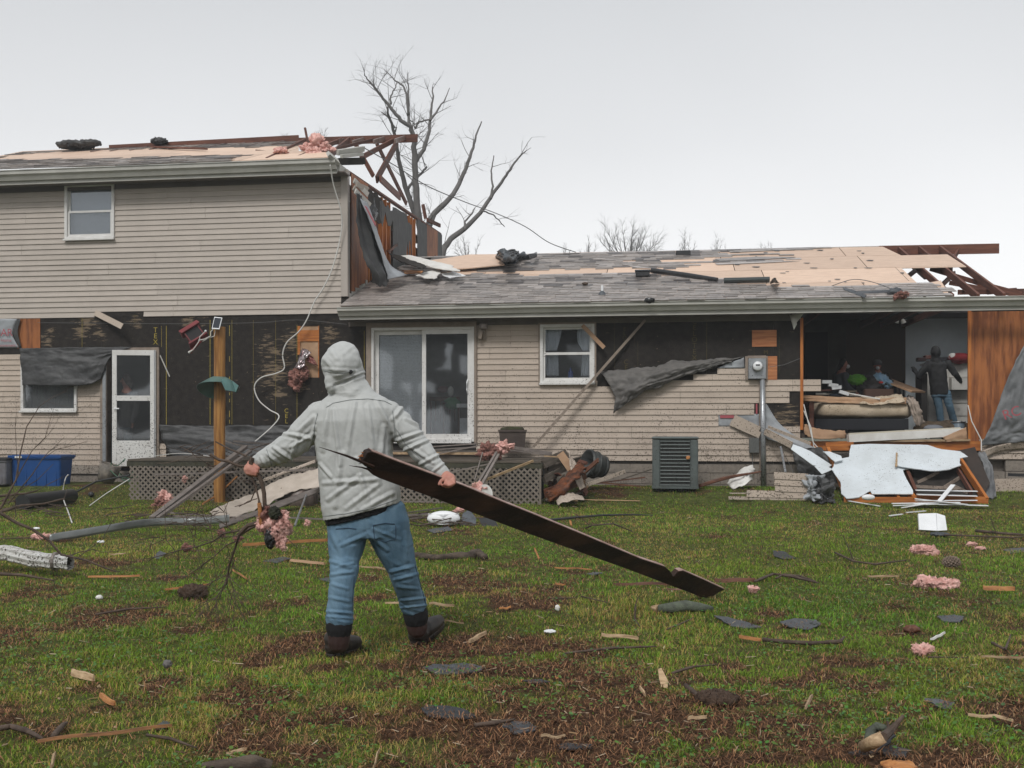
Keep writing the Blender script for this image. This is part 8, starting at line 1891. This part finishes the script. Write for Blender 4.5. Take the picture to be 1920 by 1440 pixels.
# black pipe and arched stem in front of the deck
o = MB().tube([G(1030, 975, .03), G(1080, 970, .03), G(1130, 966, .03), G(1175, 965, .03), G(1225, 966, .01)], [.017, .016, .014, .012, .006], 8).build('black_hose', M_BLACKP); tag(o, 'thin black hose lying in the grass right of the lattice', 'hose')
o = MB().tube([G(1098, 990, .01), G(1110, 985, .10), G(1150, 982, .13), G(1185, 996, .02)], [.01, .009, .009, .006], 7).build('arched_twig', M_TWIG); tag(o, 'arched twig standing in the grass below the black hose', 'twig')
# insulation, cone, leaves, chips
for i, (x, y, r, m, lb) in enumerate([(1730, 1032, (.13, .08, .04), M_PINK, 'pink insulation tuft above the pine cone'), (1757, 1094, (.15, .08, .035), M_PINK, 'largest flat pink insulation piece on the right lawn'), (1822, 1020, (.05, .04, .02), M_PINK, 'small pink bit right of the upper tuft'), (1838, 1027, (.05, .02, .012), M_PINK, 'small pale pink strip right of the small pink bit'), (1728, 1218, (.05, .03, .025), M_PINK, 'tiny pink tuft below the dark curled leaf'),
                              (83, 1007, (.14, .05, .025), M_PINK, 'flat pink insulation at the left end of the bent trim'), (1412, 1105, (.03, .03, .025), M_PINK, 'tiny pink tuft at the end of the brown board'), (350, 1027, (.05, .03, .035), M_PINKD, 'dull pink tuft caught in the twigs left of the man'), (415, 1000, (.04, .03, .045), M_PINKD, 'brown pink tuft in the middle of the bare twigs'), (446, 1010, (.045, .03, .03), M_PINKD, 'dirty pink tuft at the right of the bare twigs'),
                              (362, 1110, (.09, .07, .045), mat('root_clump', (.05, .03, .02), (.10, .065, .045), scale=22, rough=.95, bump=1.2), 'dark root clump on the grass under the bare twigs'), (1762, 1002, (.10, .06, .015), M_SCRAP, 'flat grey patch just below the white pad'), (1710, 1180, (.045, .03, .02), M_BROWNW, 'dark curled brown leaf near the right side'), (1031, 1184, (.035, .02, .008), M_WHITE, 'small white oval chip on the soil edge'), (1045, 1140, (.014, .01, .02), M_GYP, 'small pale bone like chip on the soil'),
                              (186, 1120, (.022, .016, .014), M_GYP, 'small pale stone in the grass at the left'), (314, 1245, (.018, .018, .018), mat('grey_stone', (.14, .13, .125), rough=.8), 'small grey stone in the grass left of the man'), (68, 991, (.04, .02, .012), M_WHITE, 'white chip on the grass above the downspout'), (189, 1016, (.035, .02, .012), M_WHITE, 'white chip on the grass right of the bent trim start'), (1345, 1308, (.09, .08, .018), mat('root_clump', 0), 'dark root mat right of the upright shard'),
                              (985, 918, (.06, .05, .04), mat('root_clump', 0), 'dark clod on the grass in front of the deck'), (1685, 1437, (.06, .04, .012), M_ORANGE, 'orange leaf like bark at the bottom right')]):
    o = lump('debris_tuft' if m in (M_PINK, M_PINKD) else 'small_clump', G(x, y, r[2]*.7+.015), r, m, seed=i+120, sub=3 if r[0] < .09 else 4, amp=.5, freq=1.8); tag(o, lb, 'insulation' if m in (M_PINK, M_PINKD) else 'debris')
pc = thing('pine_cone', 'brown grey pine cone lying in the grass between the two pink insulation pieces', 'pine cone', G(1784, 1058))
c = G(1784, 1054, .05); MB().ell(c, (.07, .055, .045), 10).build('core', M_BARK, pc, smooth=True)
sc = MB(); M_CONE = mat('cone_scale', (.24, .18, .14), (.15, .11, .085), scale=20, rough=.8)
for i in range(90):
    t = (i+.5)/90; ph = math.acos(1-2*t); a = i*2.39996; nrm = Vector((math.cos(ph), math.sin(ph)*math.cos(a), math.sin(ph)*math.sin(a)))
    p = c+Vector((nrm.x*.072, nrm.y*.058, nrm.z*.048)); s = .013; t1 = nrm.orthogonal().normalized(); t2 = nrm.cross(t1)
    sc.add([p-t1*s, p-t2*s, p+t1*s, p+t2*s, p+nrm*.014], [(0, 1, 4), (1, 2, 4), (2, 3, 4), (3, 0, 4)])
sc.build('scales', M_CONE, pc)

# ---------------------------------------------------------------- the fallen bare branches on the left
def twigtree(mb, p, d, L, r, depth, rs, droop=0, spread=.6):
    k = 4; pts = [p.copy()]; dd = d.normalized(); rad = [r]
    for i in range(k):
        dd = (dd+Vector((rs.uniform(-1, 1), rs.uniform(-1, 1), rs.uniform(-1, 1)-droop))*.16).normalized()
        pts.append(pts[-1]+dd*L/k); rad.append(r*(1-.55*(i+1)/k))
    mb.tube(pts, rad, 5 if r > .004 else 4, cap=False)
    if depth > 0:
        for i in range(rs.randint(2, 3)):
            j = rs.randint(1, k); ax = Vector((rs.uniform(-1, 1), rs.uniform(-1, 1), rs.uniform(-1, 1))).normalized()
            nd = (dd+ax*spread).normalized(); twigtree(mb, pts[j], nd, L*rs.uniform(.5, .75), rad[j]*.6, depth-1, rs, droop, spread)
rs = random.Random(19)
b1 = thing('fallen_branch', 'bare forked branch with drooping twigs lying on the grass left of the man', 'branch', G(440, 1080))
for (pts, d0, d1, r0, r1) in [([(505, 975), (470, 990), (448, 1005), (440, 1030), (430, 1060), (425, 1095)], 6.6, 6.9, .014, .008), ([(448, 995), (420, 1000), (400, 1015), (370, 1025), (335, 1032), (290, 1045)], 6.8, 7.4, .009, .004), ([(442, 1015), (425, 1022), (400, 1045), (380, 1060), (350, 1080)], 6.9, 7.0, .007, .003), ([(440, 1050), (430, 1080), (438, 1105), (441, 1130)], 6.85, 6.8, .006, .003), ([(428, 1070), (420, 1100), (405, 1120), (390, 1130)], 6.9, 6.8, .006, .003), ([(432, 1075), (400, 1090), (380, 1100)], 6.9, 7.0, .005, .003), ([(400, 1015), (395, 990), (385, 980)], 6.9, 6.9, .004, .002), ([(365, 1027), (360, 1000), (350, 985)], 6.95, 6.95, .004, .002), ([(330, 1035), (310, 1010), (290, 1007)], 7, 7, .004, .002), ([(440, 1000), (425, 985), (420, 960)], 6.9, 6.9, .005, .002), ([(425, 1000), (390, 990), (365, 975)], 6.9, 7.2, .005, .002)]:
    k = len(pts); v = [P(x, y, d0+(d1-d0)*i/(k-1)) for i, (x, y) in enumerate(pts)]; mb = MB()
    mb.tube(v, [.68*(r0+(r1-r0)*i/(k-1)) for i in range(k)], 7)
    for j in range(1, k):
        for _ in range(3): twigtree(mb, v[j], (v[j]-v[j-1]).normalized()+Vector((rs.uniform(-1, 1), 0, rs.uniform(-1, .6))), rs.uniform(.10, .26), .0024, 1, rs, .2)
    mb.build('limb', M_TWIG, b1)
b2 = thing('fallen_branch', 'bare branch lying from the left edge down across the white downspout', 'branch', G(5, 1000))
mb = MB()
for (pts, d0, d1, r0, r1) in [([(0, 962), (30, 980), (60, 992), (90, 1012), (115, 1040), (160, 1050), (200, 1066), (218, 1072)], 8.6, 8.8, .014, .006), ([(0, 960), (40, 948), (80, 945), (120, 935)], 8.8, 9.2, .013, .006), ([(0, 955), (30, 900), (38, 850), (50, 800), (74, 762)], 8.6, 8.8, .009, .003), ([(5, 950), (40, 880), (60, 845), (85, 820)], 8.7, 8.8, .006, .002), ([(15, 945), (60, 890), (80, 860), (107, 842)], 8.7, 8.8, .006, .002), ([(0, 940), (20, 930), (70, 900), (100, 870)], 8.7, 8.9, .006, .002), ([(120, 1045), (150, 1035), (175, 1030), (190, 1035)], 8.9, 9.0, .005, .002), ([(140, 1050), (180, 1020), (192, 1012)], 8.9, 9.0, .004, .002), ([(35, 890), (32, 860), (30, 830)], 8.7, 8.7, .004, .002), ([(30, 970), (28, 930), (20, 900)], 8.7, 8.7, .004, .002), ([(-30, 1075), (40, 1078), (100, 1088)], 8.2, 8.2, .016, .006), ([(0, 930), (50, 925), (70, 920)], 8.8, 8.9, .012, .006)]:
    k = len(pts); v = [P(x, y, d0+(d1-d0)*i/(k-1)) for i, (x, y) in enumerate(pts)]
    mb.tube(v, [r0+(r1-r0)*i/(k-1) for i in range(k)], 7)
    for j in range(2, k):
        if rs.random() < .6: twigtree(mb, v[j], (v[j]-v[j-1]).normalized()+Vector((rs.uniform(-1, 1), 0, rs.uniform(-.6, .9))), .25, .003, 1, rs, 0)
mb.build('limb', M_TWIG, b2)
b5 = thing('twig_heap', 'loose dark twigs on the grass from the black pipe to the left lattice', 'twigs', G(330, 965))
mb = MB()
for i in range(64):
    x0, y0 = (rs.uniform(190, 420), rs.uniform(950, 985)) if i < 28 else (rs.uniform(0, 120), rs.uniform(930, 965)); a = rs.uniform(-.5, .5); L_ = rs.uniform(12, 60)
    p, q_ = G(x0, y0, rs.uniform(.01, .10)), G(x0+L_*math.cos(a), y0+L_*math.sin(a)*.3, rs.uniform(.01, .08)); mb.tube([p, p.lerp(q_, .5)+Vector((0, 0, rs.uniform(-.02, .05))), q_], [.008, .006, .002], 5)
mb.build('twig', M_TWIG, b5)
b3 = thing('twig_heap', 'tangle of thin twigs piled on the rails left of the raised hand', 'twigs', HW(430, 850, -2.3))
mb = MB()
for i in range(60):
    x0, y0 = rs.uniform(330, 490), rs.uniform(838, 905); a = rs.uniform(-.9, .9); L_ = rs.uniform(20, 70)
    p, q_ = HW(x0, y0, rs.uniform(-2.6, -1.6)), HW(x0+L_*math.cos(a)*rs.choice((-1, 1)), y0+L_*math.sin(a)*.5, rs.uniform(-2.6, -1.6)); mb.tube([p, p.lerp(q_, .5)+Vector((0, 0, rs.uniform(-.05, .05))), q_], [.010, .007, .003], 5)
mb.build('twig', M_TWIG, b3)
b4 = thing('twig_heap', 'heap of dark twigs and rods on the grass right of the jeans', 'twigs', HW(800, 970, -3))
mb = MB()
for i in range(34):
    x0, y0 = rs.uniform(745, 880), rs.uniform(962, 985); a = rs.uniform(-.4, .4); L_ = rs.uniform(15, 60)
    p, q_ = G(x0, y0, rs.uniform(.01, .12)), G(x0+L_*math.cos(a), y0+L_*math.sin(a)*.4, rs.uniform(.01, .12)); mb.tube([p, p.lerp(q_, .5)+Vector((0, 0, rs.uniform(-.03, .03))), q_], [.009, .007, .003], 5)
mb.build('twig', M_TWIG, b4)

# ================================================================ TREES
M_TREE = mat('hazed_tree_bark', (.15, .142, .138), (.11, .105, .10), scale=3, rough=.9)  # bark colour greyed and lightened to carry the distance haze
def tree(name, label, cat, limbs, d, tw, seed, group=None, base=None, twr=.012, m=M_TREE):
    rs = random.Random(seed); t = thing(name, label, cat, base or (P(*limbs[0][0][0], d).x, d, 0), group); tr = MB(); cw = MB()
    for pts, w0, w1, dd in limbs:
        k = len(pts); v = [P(x, y, d+dd*(i/(k-1))) for i, (x, y) in enumerate(pts)]
        rad = [(w0+(w1-w0)*i/(k-1))*d/F/2 for i in range(k)]
        out = []; ro = []
        for i in range(k-1):
            for j in range(4):
                f = j/4; out.append(v[i].lerp(v[i+1], f)+Vector((noise.noise(v[i]*3+Vector((j, 0, 0))), 0, noise.noise(v[i]*5+Vector((0, j, 0)))))*.03); ro.append(rad[i]*(1-f)+rad[i+1]*f)
        out.append(v[-1]); ro.append(rad[-1]); tr.tube(out, ro, 8)
        for i in range(2, len(out)):
            if rs.random() < tw:
                dr = (out[i]-out[i-1]).normalized(); side = Vector((rs.uniform(-1, 1), rs.uniform(-1, 1), rs.uniform(-.3, 1)))
                twigtree(cw, out[i], dr*.5+side, rs.uniform(.35, .9), min(twr, ro[i]*.5), 2, rs, 0, .8)
    tr.build('trunk', m, t, smooth=True); 
    if cw.v: cw.build('crown', m, t)
    return t
d = 31
tree('bare_tree', 'storm stripped bare tree rising behind the torn upper storey', 'tree', [
    ([(800, 640), (797, 520), (790, 440), (783, 395), (779, 340), (777, 290), (776, 262), (770, 238), (752, 225), (735, 205), (718, 185), (703, 163), (690, 150), (683, 140)], 16, 1.6, -1),
    ([(776, 262), (768, 232), (765, 215), (766, 190), (765, 160), (765, 136)], 7, 1.2, 1), ([(766, 215), (762, 175), (755, 160), (740, 150), (733, 142), (720, 130)], 5, 1, .6), ([(733, 195), (732, 180), (742, 163), (745, 152)], 4, 1.2, .3),
    ([(779, 302), (795, 280), (805, 245), (808, 210), (812, 180), (811, 163)], 9, 2, 1.5), ([(806, 226), (818, 210), (832, 190), (843, 165)], 5, 1.2, 1), ([(778, 240), (786, 228), (806, 224)], 4, 3, .6), ([(778, 240), (775, 230), (768, 225)], 3, 2, 0),
    ([(800, 430), (815, 400), (850, 365), (870, 325), (885, 285), (893, 255), (903, 228)], 13, 2.2, 2),
    ([(785, 420), (760, 350), (748, 300), (740, 250), (728, 215), (727, 200)], 11, 2.5, -1.5), ([(740, 240), (728, 220), (715, 210)], 4, 2, 0), ([(740, 248), (744, 238)], 4, 2, 0),
    ([(764, 355), (775, 342), (790, 325), (800, 313)], 6, 4, .5), ([(797, 425), (803, 415), (814, 402)], 4, 2, 0)], d, .36, 5)
tree('bare_tree', 'leaning bare limb with few twigs right of the storm stripped tree', 'tree', [
    ([(800, 640), (815, 520), (832, 468), (845, 448), (875, 425), (900, 400), (925, 362), (945, 335), (960, 312), (978, 290), (986, 283)], 15, 2, 2), ([(920, 373), (924, 350), (921, 320), (926, 292)], 5, 2, .8), ([(871, 432), (872, 415), (885, 400), (890, 390)], 5, 2, .5),
    ([(905, 395), (925, 403), (937, 415), (946, 425)], 3, 1.4, .8)], d-1, .2, 6)
def roundtree(name, label, px, ytop, hw2, d, seed, ybase=500, n=9, tw=2, group=None):
    rs = random.Random(seed); t = thing(name, label, 'tree', (P(px, 800, d).x, d, 0), group); tr = MB(); cw = MB(); base = Vector((P(px, 800, d).x, d, 0)); sc = d/F
    top = P(px, ytop, d); z0 = P(px, ybase, d).z; H = top.z-z0
    tr.tube([base, Vector((base.x, d, z0))], [hw2*sc*.09, hw2*sc*.07], 8); tr.build('trunk', M_TREE, t)
    for i in range(n):
        a = rs.uniform(-1, 1); b_ = rs.uniform(-1, 1); dr = Vector((a*hw2*sc, b_*hw2*sc*.6, H*rs.uniform(.6, 1.0)*(1-.35*abs(a))))
        p = Vector((base.x, d, z0)); k = 5; pts = [p]; L_ = dr.length
        for j in range(k): pts.append(p+Vector((dr.x*((j+1)/k)**.8, dr.y*((j+1)/k), dr.z*((j+1)/k)**1.15)))
        rad = [hw2*sc*.022*(1-.8*j/k) for j in range(k+1)]; cw.tube(pts, rad, 5)
        for j in range(1, k+1):
            for q_ in range(3): twigtree(cw, pts[j], (pts[j]-pts[j-1]).normalized()+Vector((rs.uniform(-1, 1), rs.uniform(-1, 1), rs.uniform(-.2, 1)))*.8, L_*rs.uniform(.18, .30), rad[j]*.5+.004, tw, rs, 0, .7)
    cw.build('crown', M_TREE, t); return t
roundtree('bare_tree', 'round crowned bare tree far behind the low roof', 1180, 408, 62, 85, 1, 498, 14)
for i, (px, yt, hw2, lb) in enumerate([(1100, 452, 26, 'low hazy bare tree left of the round crowned tree'), (1285, 438, 26, 'small bare tree far behind the black ridge vent'), (1345, 436, 14, 'thin bare tree right of the small one behind the ridge'), (1437, 446, 12, 'sparse bare twig tree above the pale boards'), (880, 440, 34, 'thin saplings behind the ridge left of the felt bundle'), (560, 238, 36, 'faint bare crown above the open upper rafters'), (606, 232, 16, 'few bare twigs above the roof right of the faint crown'), (1060, 460, 22, 'hazy low brush at the ridge right of the felt bundle')]):
    roundtree('bare_tree', lb, px, yt, hw2, 60 if i not in (5, 6) else 45, 10+i, 500 if i not in (5, 6) else 300, 6, 1)
# woods behind the photographer, seen only as dark reflections in the glass
rs = random.Random(66); tr = MB(); k = 90
for i in range(k):
    x = -75+150*i/k+rs.uniform(-1, 1); y = -34-rs.uniform(0, 14)-abs(x)*-.2; h = rs.uniform(9, 15)
    tr.tube([(x, y, -.1), (x+rs.uniform(-.4, .4), y, h*.5), (x+rs.uniform(-1, 1), y, h)], [.3, .22, .05], 6)
    for j in range(7): tr.ell((x+rs.uniform(-2, 2), y+rs.uniform(-1.5, 1.5), h*rs.uniform(.15, .92)), (rs.uniform(.8, 1.9), rs.uniform(.8, 1.6), rs.uniform(.6, 1.6)), 4)
tr.build('far_woods', mat('winter_woods', (.05, .045, .04), (.03, .03, .026), scale=1, rough=.95), kind='stuff')
# ================================================================ HAZE
HAZE = 0.0018
if HAZE:
    hz = MB().box(-60, 60, -3, 120, -1.2, 16).build('haze', None); hz.data.materials.clear(); hz['kind'] = 'stuff'
    m = bpy.data.materials.new('haze'); m.use_nodes = True; N = m.node_tree.nodes; N.remove(N['Principled BSDF']); pv = N.new('ShaderNodeVolumePrincipled'); pv.inputs['Density'].default_value = HAZE; pv.inputs['Color'].default_value = (.93, .95, .97, 1); pv.inputs['Anisotropy'].default_value = .2
    m.node_tree.links.new(pv.outputs[0], N['Material Output'].inputs['Volume']); hz.data.materials.append(m)
